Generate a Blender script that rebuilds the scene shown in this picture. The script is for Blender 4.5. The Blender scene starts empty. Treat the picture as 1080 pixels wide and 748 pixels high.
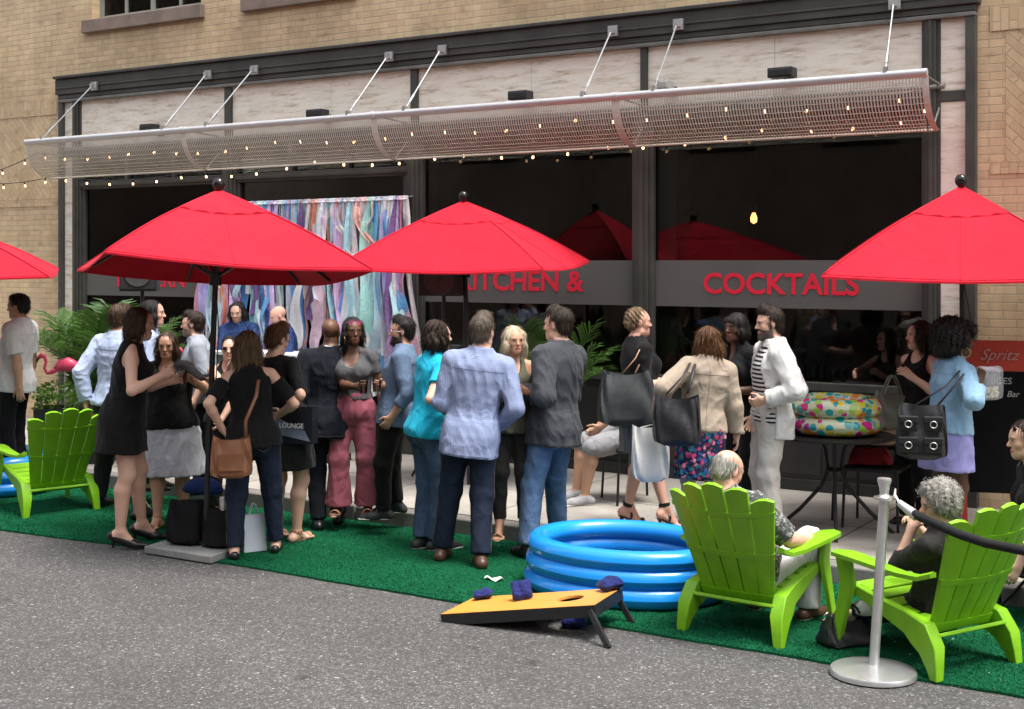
import bpy, math, random
import numpy as np
from mathutils import Vector, Matrix
random.seed(7)
rng = np.random.default_rng(7)
S = bpy.context.scene
COL = S.collection
# ------------------------------------------------------------------ camera frame
F_PX, CX, HY, HC = 1400.0, 540.0, 277.0, 2.1      # focal length and horizon of the photograph (1080 px wide)
AL = math.radians(32.0)                            # the shop front is turned 32 degrees to the camera
DW = 11.07                                         # camera to shop front
CAM = np.array([0.0, -DW, HC])
RT = np.array([math.cos(AL), math.sin(AL), 0.0]); FW = np.array([-math.sin(AL), math.cos(AL), 0.0]); UP = np.array([0, 0, 1.0])

def PD(px, py, d):                                 # a point seen at (px,py), d metres in front of the camera
    return CAM + d * (RT * (px - CX) / F_PX + UP * (HY - py) / F_PX + FW)
def G(px, py, z=0.0):                              # the point of the plane at height z seen at (px,py)
    return PD(px, py, F_PX * (HC - z) / (py - HY))
def depth(p): return float(np.dot(np.asarray(p) - CAM, FW))
def WX(px, Y=0.0):                                 # X of the vertical line seen at column px on the plane at Y
    t = (px - CX) / F_PX; D = DW + Y
    return D * (t * math.cos(AL) - math.sin(AL)) / (math.cos(AL) + t * math.sin(AL))
def WZ(px, py, Y=0.0):
    X = WX(px, Y); d = -X * math.sin(AL) + (DW + Y) * math.cos(AL)
    return HC + (HY - py) / F_PX * d
SW = 0.13                                          # height of the pavement
KERB_Y = -2.62
# ------------------------------------------------------------------ objects
def tag(o, label=None, cat=None, group=None, kind=None):
    if label: o['label'] = label
    if cat: o['category'] = cat
    if group: o['group'] = group
    if kind: o['kind'] = kind
    return o
def empty(name, loc=(0, 0, 0), rz=0.0, label=None, cat=None, group=None, parent=None):
    o = bpy.data.objects.new(name, None); COL.objects.link(o)
    o.location = [float(v) for v in loc]; o.rotation_euler = (0, 0, rz); o.empty_display_size = .1
    if parent: o.parent = parent
    return tag(o, label, cat, group)
def link(name, me, parent=None):
    o = bpy.data.objects.new(name, me); COL.objects.link(o)
    if parent: o.parent = parent
    return o
def copy_tree(o, parent=None):
    c = o.copy(); COL.objects.link(c); c.parent = parent
    for ch in list(o.children): copy_tree(ch, c)
    return c
def rotz(a):
    c, s = math.cos(a), math.sin(a); return np.array([[c, -s, 0], [s, c, 0], [0, 0, 1.0]])
class MB:
    def __init__(s): s.v = []; s.f = []; s.n = 0; s.mi = []; s.cur = 0
    def add(s, vs, fs):
        vs = np.asarray(vs, float); b = s.n
        s.v.append(vs); s.n += len(vs)
        for f in fs: s.f.append([b + i for i in f]); s.mi.append(s.cur)
        return s
    def box(s, c, size, R=None):
        h = np.asarray(size, float) / 2
        p = np.array([[x, y, z] for x in (-1, 1) for y in (-1, 1) for z in (-1, 1)]) * h
        if R is not None: p = p @ np.asarray(R).T
        return s.add(p + np.asarray(c, float), [(0, 1, 3, 2), (4, 6, 7, 5), (0, 4, 5, 1), (2, 3, 7, 6), (0, 2, 6, 4), (1, 5, 7, 3)])
    def bounds(s, x0, x1, y0, y1, z0, z1): return s.box(((x0 + x1) / 2, (y0 + y1) / 2, (z0 + z1) / 2), (abs(x1 - x0), abs(y1 - y0), abs(z1 - z0)))
    def beam(s, a, b, w, h, up=(0, 0, 1)):
        a = np.asarray(a, float); b = np.asarray(b, float); d = b - a; L = np.linalg.norm(d); d = d / L
        u = np.asarray(up, float); r = np.cross(d, u)
        if np.linalg.norm(r) < 1e-4: r = np.cross(d, (1, 0, 0))
        r /= np.linalg.norm(r); u = np.cross(r, d)
        return s.box((a + b) / 2, (w, L, h), np.stack([r, d, u], 1))
    def tube(s, path, r, seg=8, cap=True, closed=False, sq=None):
        P = np.asarray(path, float); n = len(P); rs = np.full(n, r) if np.isscalar(r) else np.asarray(r, float)
        if closed: T = np.roll(P, -1, 0) - np.roll(P, 1, 0)
        else: T = np.gradient(P, axis=0)
        T /= np.linalg.norm(T, axis=1)[:, None] + 1e-12
        ref = np.array([0, 0, 1.0]) if abs(T[0][2]) < .9 else np.array([1.0, 0, 0])
        vs = []; N = None
        for i in range(n):
            if N is None: N = np.cross(T[i], ref)
            else: N = N - T[i] * np.dot(N, T[i])
            N = N / (np.linalg.norm(N) + 1e-12); B = np.cross(T[i], N)
            for k in range(seg):
                a = 2 * math.pi * k / seg; vs.append(P[i] + rs[i] * (N * math.cos(a) + B * math.sin(a) * (sq or 1)))
        fs = []
        m = n if closed else n - 1
        for i in range(m):
            j = (i + 1) % n
            for k in range(seg):
                k2 = (k + 1) % seg; fs.append((i * seg + k, i * seg + k2, j * seg + k2, j * seg + k))
        if cap and not closed: fs.append(tuple(range(seg))[::-1]); fs.append(tuple((n - 1) * seg + k for k in range(seg)))
        return s.add(vs, fs)
    def lathe(s, prof, seg=32, c=(0, 0, 0), sx=1, sy=1, close=True):
        vs = []; n = len(prof)
        for (r, z) in prof:
            for k in range(seg):
                a = 2 * math.pi * k / seg; vs.append((c[0] + r * sx * math.cos(a), c[1] + r * sy * math.sin(a), c[2] + z))
        fs = [(i * seg + k, i * seg + (k + 1) % seg, (i + 1) * seg + (k + 1) % seg, (i + 1) * seg + k) for i in range(n - 1) for k in range(seg)]
        if close:
            if prof[0][0] > 1e-5: fs.append(tuple(range(seg))[::-1])
            if prof[-1][0] > 1e-5: fs.append(tuple((n - 1) * seg + k for k in range(seg)))
        return s.add(vs, fs)
    def grid(s, P):                                 # P[i][j] points
        P = np.asarray(P, float); a, b = P.shape[:2]
        return s.add(P.reshape(-1, 3), [(i * b + j, i * b + j + 1, (i + 1) * b + j + 1, (i + 1) * b + j) for i in range(a - 1) for j in range(b - 1)])
    def prism(s, poly, z0, z1):                     # poly in XY
        n = len(poly); vs = [(x, y, z0) for x, y in poly] + [(x, y, z1) for x, y in poly]
        return s.add(vs, [tuple(range(n))[::-1], tuple(range(n, 2 * n))] + [(i, (i + 1) % n, n + (i + 1) % n, n + i) for i in range(n)])
    def slab(s, poly, t):                           # poly of 3-D points, thickened by vector t
        P = np.asarray(poly, float); n = len(P); t = np.asarray(t, float)
        return s.add(np.vstack([P, P + t]), [tuple(range(n))[::-1], tuple(range(n, 2 * n))] + [(i, (i + 1) % n, n + (i + 1) % n, n + i) for i in range(n)])
    def xf(s, M=None, loc=(0, 0, 0)):
        s.v = [(v @ np.asarray(M).T if M is not None else v) + np.asarray(loc, float) for v in s.v]; return s
    def mesh(s, name, mats, smooth=False, bevel=0):
        me = bpy.data.meshes.new(name)
        v = np.vstack(s.v)
        me.from_pydata([tuple(x) for x in v.tolist()], [], s.f)
        for m in (mats if isinstance(mats, (list, tuple)) else [mats]): me.materials.append(m)
        if any(s.mi): me.polygons.foreach_set('material_index', s.mi)
        import bmesh
        bm = bmesh.new(); bm.from_mesh(me); bmesh.ops.recalc_face_normals(bm, faces=bm.faces[:]); bm.to_mesh(me); bm.free()
        if smooth:
            me.polygons.foreach_set('use_smooth', [True] * len(me.polygons))
            if smooth != True: 
                me.set_sharp_from_angle(angle=math.radians(smooth))
        me.update(); return me
    def build(s, name, mats, parent=None, smooth=False, bevel=0):
        o = link(name, s.mesh(name, mats, smooth), parent)
        if bevel:
            b = o.modifiers.new('bevel', 'BEVEL'); b.width = bevel; b.segments = 2; b.limit_method = 'ANGLE'; b.angle_limit = math.radians(40)
        return o
# ------------------------------------------------------------------ materials
class NT:
    def __init__(s, m): s.t = m.node_tree
    def n(s, typ, **kw):
        x = s.t.nodes.new(typ)
        for k, v in kw.items():
            if k in x.inputs.keys(): x.inputs[k].default_value = v
            else: setattr(x, k, v)
        return x
    def l(s, a, b): s.t.links.new(a, b)
    def math(s, op, a, b=None, c=None):
        x = s.n('ShaderNodeMath', operation=op)
        for i, v in enumerate((a, b, c)):
            if v is None: continue
            if isinstance(v, (int, float)): x.inputs[i].default_value = v
            else: s.l(v, x.inputs[i])
        return x.outputs[0]
    def mix(s, fac, a, b, typ='MIX'):
        x = s.n('ShaderNodeMix', data_type='RGBA', blend_type=typ)
        for i, v in ((0, fac), (6, a), (7, b)):
            if isinstance(v, (int, float)): x.inputs[i].default_value = v
            elif isinstance(v, (tuple, list)): x.inputs[i].default_value = tuple(v[:3]) + (1,)
            else: s.l(v, x.inputs[i])
        return x.outputs[2]
    def noise(s, scale, detail=4, rough=.55, vec=None, out=0):
        x = s.n('ShaderNodeTexNoise'); x.inputs['Scale'].default_value = scale; x.inputs['Detail'].default_value = detail; x.inputs['Roughness'].default_value = rough
        if vec is not None: s.l(vec, x.inputs['Vector'])
        return x.outputs[out]
    def ramp(s, fac, stops, interp='LINEAR'):
        x = s.n('ShaderNodeValToRGB'); x.color_ramp.interpolation = interp
        e = x.color_ramp.elements
        while len(e) < len(stops): e.new(.5)
        for i, (p, c) in enumerate(stops): e[i].position = p; e[i].color = tuple(c[:3]) + (1,) if not isinstance(c, (int, float)) else (c, c, c, 1)
        s.l(fac, x.inputs[0]); return x.outputs[0]
    def coord(s, kind='Object'): return s.n('ShaderNodeTexCoord').outputs[kind]
    def mapping(s, vec, scale=(1, 1, 1), rot=(0, 0, 0), loc=(0, 0, 0)):
        x = s.n('ShaderNodeMapping'); x.inputs['Scale'].default_value = scale; x.inputs['Rotation'].default_value = rot; x.inputs['Location'].default_value = loc
        s.l(vec, x.inputs[0]); return x.outputs[0]
    def bump(s, h, strength=.3, dist=.01, normal=None):
        x = s.n('ShaderNodeBump'); x.inputs['Strength'].default_value = strength; x.inputs['Distance'].default_value = dist
        s.l(h, x.inputs['Height'])
        if normal is not None: s.l(normal, x.inputs['Normal'])
        return x.outputs[0]
def newmat(name):
    m = bpy.data.materials.new(name); m.use_nodes = True
    t = NT(m); p = m.node_tree.nodes['Principled BSDF']; return m, t, p
def setc(t, p, c):
    if isinstance(c, (tuple, list)): p.inputs['Base Color'].default_value = tuple(c[:3]) + (1,)
    else: t.l(c, p.inputs['Base Color'])
_mc = {}
def plain(name, c, rough=.6, metal=0.0, var=.15, vs=8.0, bump=.0, bs=60.0, spec=.5, coat=0.0):
    key = (name, tuple(c), rough, metal)
    if key in _mc: return _mc[key]
    m, t, p = newmat(name)
    co = t.coord()
    if var > 0:
        k = t.noise(vs, 5, .6, co)
        a = tuple(min(1, x * (1 - var)) for x in c); b = tuple(min(1, x * (1 + var)) for x in c)
        setc(t, p, t.ramp(k, [(.3, a), (.7, b)]))
        t.l(t.math('MULTIPLY_ADD', k, .25, rough - .12), p.inputs['Roughness'])
    else:
        setc(t, p, c); p.inputs['Roughness'].default_value = rough
    p.inputs['Metallic'].default_value = metal; p.inputs['Specular IOR Level'].default_value = spec
    p.inputs['Coat Weight'].default_value = coat; p.inputs['Coat Roughness'].default_value = .1
    if bump > 0: t.l(t.bump(t.noise(bs, 3, .6, co), bump, .004), p.inputs['Normal'])
    _mc[key] = m; return m
def emit(name, c, s):
    m, t, p = newmat(name); p.inputs['Emission Color'].default_value = tuple(c) + (1,); p.inputs['Emission Strength'].default_value = s; setc(t, p, c); return m
def wrinkle(t, p, co, bump, weave, wr):
    w = t.n('ShaderNodeTexNoise'); w.inputs['Scale'].default_value = wr; w.inputs['Detail'].default_value = 1.5; w.inputs['Roughness'].default_value = .45; w.inputs['Distortion'].default_value = .9; t.l(t.mapping(co, (1, 1, .7)), w.inputs['Vector'])
    r = t.math('SUBTRACT', 1.0, t.math('ABSOLUTE', t.math('MULTIPLY_ADD', w.outputs[0], 3.2, -1.6)))
    b1 = t.bump(r, min(1, bump * 1.15), .020); t.l(t.bump(t.noise(weave, 2, .5, co), min(1, bump), .004, b1), p.inputs['Normal'])
def fabric(name, c, transl=0.0, weave=420, bump=.15, wr=6.0, rough=.85, fold=.0):
    m, t, p = newmat(name); co = t.coord(); n = t.noise(5, 5, .6, co)
    setc(t, p, t.ramp(n, [(.3, tuple(x * .86 for x in c)), (.7, tuple(min(1, x * 1.1) for x in c))])); p.inputs['Roughness'].default_value = rough; p.inputs['Sheen Weight'].default_value = .05; p.inputs['Specular IOR Level'].default_value = .25
    wrinkle(t, p, co, bump, weave, wr)
    if transl > 0:
        tr = t.n('ShaderNodeBsdfTranslucent'); tr.inputs[0].default_value = tuple(c) + (1,); mx = t.n('ShaderNodeMixShader'); mx.inputs[0].default_value = transl
        out = t.t.nodes['Material Output']; t.l(p.outputs[0], mx.inputs[1]); t.l(tr.outputs[0], mx.inputs[2]); t.l(mx.outputs[0], out.inputs[0])
    return m
def heading(deg): return AL + math.radians(deg)      # 0 = facing straight away from the camera, + = turned to the left
import zlib
def seed_of(s): return zlib.crc32(s.encode())
# ------------------------------------------------------------------ camera, light
cam = bpy.data.cameras.new('camera'); camo = bpy.data.objects.new('camera', cam); COL.objects.link(camo); S.camera = camo
cam.sensor_width = 36; cam.lens = 36 * F_PX / 1080; cam.shift_y = -(374 - HY) / 1080; cam.clip_end = 500; cam.clip_start = .05
camo.location = CAM; camo.rotation_euler = (math.pi / 2, 0, AL)
W = bpy.data.worlds.new("World"); S.world = W; W.use_nodes = True
SUN_EL = math.radians(72)
_sd = RT * .55 - FW * .45; _sd /= np.linalg.norm(_sd)          # towards the sun, on the ground
sky = W.node_tree.nodes.new('ShaderNodeTexSky'); sky.sky_type = 'NISHITA'; sky.sun_disc = False
sky.sun_elevation = SUN_EL; sky.sun_rotation = math.atan2(_sd[0], _sd[1]); sky.dust_density = 4.0; sky.air_density = 1.0; sky.ozone_density = 1.0
bg = W.node_tree.nodes['Background']; hz_ = W.node_tree.nodes.new('ShaderNodeHueSaturation'); hz_.inputs['Saturation'].default_value = .30; W.node_tree.links.new(sky.outputs[0], hz_.inputs['Color']); W.node_tree.links.new(hz_.outputs[0], bg.inputs[0]); bg.inputs[1].default_value = .15
sl = bpy.data.lights.new('sun', 'SUN'); so = bpy.data.objects.new('sun', sl); COL.objects.link(so)
sl.energy = 1.75; sl.angle = math.radians(18); sl.color = (1, .96, .90)
to = np.append(_sd[:2] * math.cos(SUN_EL), math.sin(SUN_EL)); so.rotation_euler = Vector(to).to_track_quat('Z', 'Y').to_euler()
so.location = (0, 0, 12)
S.view_settings.view_transform = 'Standard'; S.view_settings.look = 'None'; S.view_settings.exposure = 1.33; S.view_settings.gamma = 1
S.cycles.max_bounces = 8; S.cycles.transparent_max_bounces = 16; S.cycles.use_denoising = True
S.cycles.caustics_reflective = False; S.cycles.caustics_refractive = False
# ------------------------------------------------------------------ ground
def asphalt():
    m, t, p = newmat('asphalt'); co = t.coord()
    n1 = t.noise(1.1, 6, .6, co); vo = t.n('ShaderNodeTexVoronoi'); t.l(co, vo.inputs['Vector']); vo.inputs['Scale'].default_value = 120
    v2 = t.n('ShaderNodeTexVoronoi'); t.l(co, v2.inputs['Vector']); v2.inputs['Scale'].default_value = 70
    base = t.ramp(n1, [(.3, (.062, .060, .059)), (.7, (.080, .077, .075))])
    sep = t.n('ShaderNodeSeparateColor'); t.l(vo.outputs['Color'], sep.inputs[0])
    st = t.ramp(sep.outputs[0], [(.0, .72), (.5, 1.0), (.86, 1.15), (.95, 2.0), (1, 3.0)])
    sep2 = t.n('ShaderNodeSeparateColor'); t.l(v2.outputs['Color'], sep2.inputs[0])
    st2 = t.ramp(sep2.outputs[1], [(0, .7), (.6, 1.0), (.95, 1.2), (1, 2.6)])
    c = t.mix(1.0, base, st, 'MULTIPLY'); c = t.mix(1.0, c, st2, 'MULTIPLY')
    spots = t.ramp(t.noise(2.6, 3, .5, t.mapping(co, (1, 1.7, 1))), [(.27, (.35, .34, .34)), (.33, (1, 1, 1))])
    c = t.mix(.8, c, spots, 'MULTIPLY')
    cr = t.n('ShaderNodeTexVoronoi', feature='DISTANCE_TO_EDGE'); wv = t.n('ShaderNodeVectorMath', operation='MULTIPLY_ADD'); t.l(t.noise(2.2, 5, .6, co, 1), wv.inputs[0]); wv.inputs[1].default_value = (.7, .7, .7); t.l(co, wv.inputs[2]); t.l(wv.outputs[0], cr.inputs['Vector']); cr.inputs['Scale'].default_value = .42
    ck = t.math('MULTIPLY', t.math('LESS_THAN', cr.outputs['Distance'], .0032), t.math('GREATER_THAN', t.noise(.7, 2, .5, co), .47)); c = t.mix(t.math('MULTIPLY', ck, .22), c, (.02, .019, .018))
    wear = t.ramp(t.noise(.45, 3, .5, t.mapping(co, (.35, 1.6, 1))), [(.35, (.92, .915, .91)), (.6, (1.04, 1.04, 1.04))]); c = t.mix(1.0, c, wear, 'MULTIPLY')
    setc(t, p, c); p.inputs['Roughness'].default_value = .85
    h = t.math('ADD', vo.outputs['Distance'], t.math('MULTIPLY', t.noise(30, 4, .6, co), .6))
    t.l(t.bump(h, .45, .006), p.inputs['Normal']); return m
def concrete():
    m, t, p = newmat('pavement_concrete'); co = t.coord()
    n = t.noise(2.2, 7, .65, co); f = t.noise(60, 3, .6, co)
    c = t.ramp(n, [(.25, (.25, .23, .20)), (.6, (.40, .37, .33)), (.8, (.46, .43, .39))])
    c = t.mix(.35, c, t.ramp(f, [(.35, .45), (.6, 1.0)]), 'MULTIPLY')
    mp = t.n('ShaderNodeTexBrick'); t.l(t.mapping(co, (1, 1, 1), (0, 0, 0), (.4, .02, 0)), mp.inputs['Vector'])
    mp.offset = 0; mp.inputs['Scale'].default_value = 1; mp.inputs['Brick Width'].default_value = 1.32; mp.inputs['Row Height'].default_value = 1.3; mp.inputs['Mortar Size'].default_value = .008
    mp.inputs['Color1'].default_value = (1, 1, 1, 1); mp.inputs['Color2'].default_value = (.86, .86, .86, 1); mp.inputs['Mortar'].default_value = (.25, .23, .2, 1)
    c = t.mix(1.0, c, mp.outputs[0], 'MULTIPLY'); setc(t, p, c); p.inputs['Roughness'].default_value = .9
    t.l(t.bump(t.math('SUBTRACT', f, mp.outputs[1]), .4, .004), p.inputs['Normal']); return m
def granite(name, a, b):
    m, t, p = newmat(name); co = t.coord()
    f = t.noise(140, 3, .8, co); n = t.noise(3, 5, .6, co)
    setc(t, p, t.mix(.4, t.ramp(f, [(.35, a), (.65, b)]), t.ramp(n, [(.3, tuple(.5 * x for x in a)), (.7, b)]))); p.inputs['Roughness'].default_value = .75
    t.l(t.bump(t.noise(25, 5, .7, co), .35, .006), p.inputs['Normal']); return m
def turf():
    m, t, p = newmat('artificial_turf'); co = t.coord()
    f = t.noise(230, 2, .7, co); n = t.noise(2.0, 5, .6, co); n2 = t.noise(14, 3, .6, t.mapping(co, (1, 3.0, 1)))
    c = t.ramp(f, [(.3, (.003, .060, .024)), (.7, (.012, .19, .075))])
    c = t.mix(.7, c, t.ramp(n, [(.3, (.5, .55, .5)), (.7, (1.1, 1.1, 1.1))]), 'MULTIPLY'); c = t.mix(.5, c, t.ramp(n2, [(.35, .6), (.65, 1.1)]), 'MULTIPLY')
    setc(t, p, c); p.inputs['Roughness'].default_value = .9; p.inputs['Specular IOR Level'].default_value = .1
    t.l(t.bump(f, 1.0, .012), p.inputs['Normal']); return m
M_ASPH, M_CONC, M_TURF = asphalt(), concrete(), turf()
M_KERB = granite('kerb_granite', (.10, .095, .09), (.27, .25, .23)); M_SLAB = granite('slab_granite', (.15, .15, .145), (.34, .34, .325))
b = MB(); b.grid([[(x, y, 0) for y in (-60, -14, KERB_Y - .02)] for x in (-150, -20, 0, 20, 150)])
tag(b.build('road', M_ASPH), kind='structure')
b = MB(); b.bounds(-60, 40, KERB_Y + .16, 0.4, -.1, SW); tag(b.build('pavement', M_CONC), kind='structure')
b = MB()
x = -58.0
while x < 38:
    L = random.uniform(1.6, 2.4); b.bounds(x, x + L - .012, KERB_Y + random.uniform(-.008, .008), KERB_Y + .155, -.1, SW + random.uniform(-.004, .003)); x += L
tag(b.build('kerb', M_KERB, bevel=.012), kind='structure')
# artificial turf runner laid in the gutter lane, with a real frayed edge
EP = [(-260, 527), (0, 560), (150, 579), (226, 594), (320, 609.5), (680, 669), (980, 720), (1080, 737), (1500, 807)]
E = [G(*e) for e in EP]; pts = []
for a, c in zip(E[:-1], E[1:]):
    n = max(2, int(np.linalg.norm(c - a) / .05))
    for i in range(n):
        q = a + (c - a) * i / n; pts.append((q[0] + random.uniform(-.003, .003), q[1] + random.uniform(-.005, .005) + .010 * math.sin(1.7 * q[0]) + .006 * math.sin(4.9 * q[0] + 1)))
pts.append((E[-1][0], E[-1][1]))
b = MB(); far = [(q[0], KERB_Y - .006) for q in pts]
P0 = [[(p[0], p[1], 0.001), (p[0], p[1], .014)] + [(p[0] + (q[0] - p[0]) * k, p[1] + (q[1] - p[1]) * k, .014 + .004 * math.sin(3 * p[0] + 9 * k) * math.sin(k * 3.1)) for k in (.08, .25, .5, .75, 1)] + [(q[0], q[1], .001)] for p, q in zip(pts, far)]
b.grid(P0); turf_o = tag(b.build('artificial_turf', M_TURF, smooth=50), 'green artificial turf runner laid along the gutter under the party', 'artificial turf')
def turf_blades(n):
    px_, py_ = np.array([p[0] for p in pts]), np.array([p[1] for p in pts]); o_ = np.argsort(px_); x = rng.uniform(-10.5, 5.2, n); e = np.interp(x, px_[o_], py_[o_]); y = e + (KERB_Y - .008 - e) * rng.random(n) ** 1.25
    a = rng.uniform(0, 6.283, n); h = rng.uniform(.003, .010, n); w = .0030; z0 = .0135; dx, dy = np.cos(a) * w, np.sin(a) * w; lx, ly = rng.normal(0, .006, n), rng.normal(0, .006, n)
    V = np.stack([np.stack([x - dx, y - dy, np.full(n, z0)], 1), np.stack([x + dx, y + dy, np.full(n, z0)], 1), np.stack([x + dx * .4 + lx, y + dy * .4 + ly, z0 + h], 1), np.stack([x - dx * .4 + lx, y - dy * .4 + ly, z0 + h], 1)], 1).reshape(-1, 3)
    me = bpy.data.meshes.new('blades'); me.vertices.add(4 * n); me.vertices.foreach_set('co', V.astype(np.float32).ravel()); me.loops.add(4 * n); me.polygons.add(n); me.loops.foreach_set('vertex_index', np.arange(4 * n, dtype=np.int32)); me.polygons.foreach_set('loop_start', np.arange(0, 4 * n, 4, dtype=np.int32)); me.polygons.foreach_set('loop_total', np.full(n, 4, np.int32)); me.update(calc_edges=True)
    m, t, p = newmat('turf_blade'); g = t.n('ShaderNodeNewGeometry'); big = t.noise(1.6, 4, .6, t.coord()); c = t.ramp(g.outputs['Random Per Island'], [(0, (.006, .085, .042)), (.7, (.014, .138, .068)), (1, (.022, .165, .085))]); setc(t, p, t.mix(.8, c, t.ramp(big, [(.3, (.62, .66, .62)), (.7, (1.15, 1.15, 1.15))]), 'MULTIPLY')); p.inputs['Roughness'].default_value = 1; p.inputs['Specular IOR Level'].default_value = 0
    me.materials.append(m); o = link('blades', me, turf_o); o['kind'] = 'stuff'
turf_blades(150000)
# ------------------------------------------------------------------ building
def brickmat(name, rot=0.0, herring=False):
    m, t, p = newmat(name); co = t.coord()
    sep = t.n('ShaderNodeSeparateXYZ'); t.l(co, sep.inputs[0]); cmb = t.n('ShaderNodeCombineXYZ'); t.l(sep.outputs[0], cmb.inputs[0]); t.l(sep.outputs[2], cmb.inputs[1])
    v = cmb.outputs[0]
    wob = t.noise(3.0, 2, .5, v, 1); v2 = t.n('ShaderNodeVectorMath', operation='MULTIPLY_ADD'); t.l(wob, v2.inputs[0]); v2.inputs[1].default_value = (.008, .008, 0); t.l(v, v2.inputs[2])
    br = t.n('ShaderNodeTexBrick'); t.l(t.mapping(v2.outputs[0], (1, 1, 1), (0, 0, rot)), br.inputs['Vector'])
    br.inputs['Scale'].default_value = 1; br.inputs['Brick Width'].default_value = .212; br.inputs['Row Height'].default_value = .066; br.inputs['Mortar Size'].default_value = .006; br.inputs['Mortar Smooth'].default_value = .3; br.inputs['Bias'].default_value = -.1
    br.inputs['Color1'].default_value = (.66, .515, .325, 1); br.inputs['Color2'].default_value = (.55, .42, .26, 1); br.inputs['Mortar'].default_value = (.50, .40, .275, 1)
    big = t.noise(.55, 6, .6, v); c = t.mix(1.0, br.outputs[0], t.ramp(big, [(.3, (.80, .78, .76)), (.65, (1.12, 1.1, 1.08))]), 'MULTIPLY')
    dr = t.noise(1.6, 5, .65, t.mapping(v, (1, .3, 1))); c = t.mix(.5, c, t.ramp(dr, [(.35, (.70, .66, .60)), (.62, (1.05, 1.05, 1.05))]), 'MULTIPLY'); st = t.noise(9, 5, .7, t.mapping(v, (1, .25, 1))); c = t.mix(.5, c, t.ramp(st, [(.3, .72), (.6, 1.05)]), 'MULTIPLY')
    dk = t.noise(4.2, 1, .5, t.mapping(v, (1, 3.0, 1))); c = t.mix(.45, c, t.ramp(dk, [(.25, (.55, .5, .48)), (.4, (1, 1, 1))]), 'MULTIPLY')
    setc(t, p, c); p.inputs['Roughness'].default_value = .88
    h = t.math('SUBTRACT', t.math('MULTIPLY', t.noise(70, 4, .7, v), .5), br.outputs[1]); t.l(t.bump(h, .6, .010), p.inputs['Normal']); return m
M_BRICK = brickmat('tan_brick'); M_HERR = brickmat('herringbone_brick', math.radians(45)); M_SOLD = brickmat('soldier_brick', math.radians(90))
def stonemat():
    m, t, p = newmat('travertine'); co = t.coord(); v = t.mapping(co, (1, 1, 6))
    n = t.noise(2.2, 8, .7, v); n2 = t.noise(2.6, 7, .72, t.mapping(co, (1, 1, 7)))
    c = t.ramp(n, [(.28, (.60, .52, .42)), (.45, (.78, .725, .63)), (.65, (.85, .81, .73))])
    c = t.mix(.75, c, t.ramp(n2, [(.36, (.50, .40, .33)), (.44, (.86, .80, .74)), (.52, (1, 1, 1))]), 'MULTIPLY')
    setc(t, p, c); p.inputs['Roughness'].default_value = .6; t.l(t.bump(n2, .3, .004), p.inputs['Normal']); return m
M_STONE = stonemat()
M_FRAME = plain('painted_metal', (.050, .050, .043), .55, 0, .35, 3.0, .12, 40)
M_FRAMEL = plain('weathered_lead', (.17, .17, .155), .5, .2, .25, 5)
M_BASE = plain('black_panel', (.022, .022, .023), .35, 0, .25, 4)
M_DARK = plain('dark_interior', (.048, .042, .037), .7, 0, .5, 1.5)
M_BLACK = plain('black_plastic', (.014, .014, .015), .45, 0, .2, 12)
M_CHROME = plain('galvanised_steel', (.62, .62, .62), .32, .9, .08, 20)
M_WHITE = plain('white_paint', (.78, .77, .74), .5, 0, .05)
XL, XR = WX(66), WX(1031); ZC0, ZC1 = 4.12, 4.37; ZL = 3.50; ZSILL = 1.07
bld = empty('brick_building', (XL, 0, 0), 0, 'tan brick corner building with a dark framed shop front and travertine panels', 'building')
OFF = np.array([XL, 0, 0])
def bpart(mb, name, mats, parent=None, **k):
    mb.xf(None, -OFF if parent is None else (0, 0, 0)); return mb.build(name, mats, parent or bld, **k)
UWX0, UWX1, UWZ = WX(97), WX(212), 5.07        # upper window
U2X0, U2X1 = WX(266), WX(372)
b = MB(); T = .35
b.bounds(-40, XL, 0, T, -.1, ZC1); b.bounds(XR, 30, 0, T, -.1, ZC1)
b.bounds(-40, 30, 0, T, ZC1, UWZ); b.bounds(-40, UWX0, 0, T, UWZ, 12); b.bounds(UWX1, U2X0, 0, T, UWZ, 12); b.bounds(U2X1, 30, 0, T, UWZ, 12); b.bounds(UWX0, UWX1, 0, T, UWZ + 1.9, 12); b.bounds(U2X0, U2X1, 0, T, UWZ + 1.9, 12)
bpart(b, 'brick_wall', M_BRICK)
for (x0, x1, s) in ((XL - 2.6, XL - .22, 1), (XR + .22, XR + 2.4, 1)):
    z1 = ZC0 - .17; z0 = z1 - 1.05
    b = MB(); b.bounds(x0, x1, -.004, .02, z0, z1); bpart(b, 'herringbone_panel', M_HERR)
    b = MB(); b.bounds(x0 - .12, x1 + .12, -.010, .02, z1 + .004, z1 + .20); b.bounds(x0 - .12, x1 + .12, -.007, .02, z0 - .09, z0 - .004); bpart(b, 'soldier_course', M_SOLD)
def glassmat(name, tint, refl=1.0):
    m, t, p = newmat(name); t.t.nodes.remove(p); out = t.t.nodes['Material Output']
    tr = t.n('ShaderNodeBsdfTransparent'); tr.inputs[0].default_value = tuple(tint) + (1,)
    gl = t.n('ShaderNodeBsdfGlossy'); gl.inputs['Roughness'].default_value = .0; gl.inputs[0].default_value = (refl, refl, refl, 1)
    fr = t.n('ShaderNodeFresnel'); fr.inputs[0].default_value = 1.45; mx = t.n('ShaderNodeMixShader'); t.l(fr.outputs[0], mx.inputs[0]); t.l(tr.outputs[0], mx.inputs[1]); t.l(gl.outputs[0], mx.inputs[2]); t.l(mx.outputs[0], out.inputs[0]); return m
M_GLASS = glassmat('shop_glass', (.80, .82, .81), .72)
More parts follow.
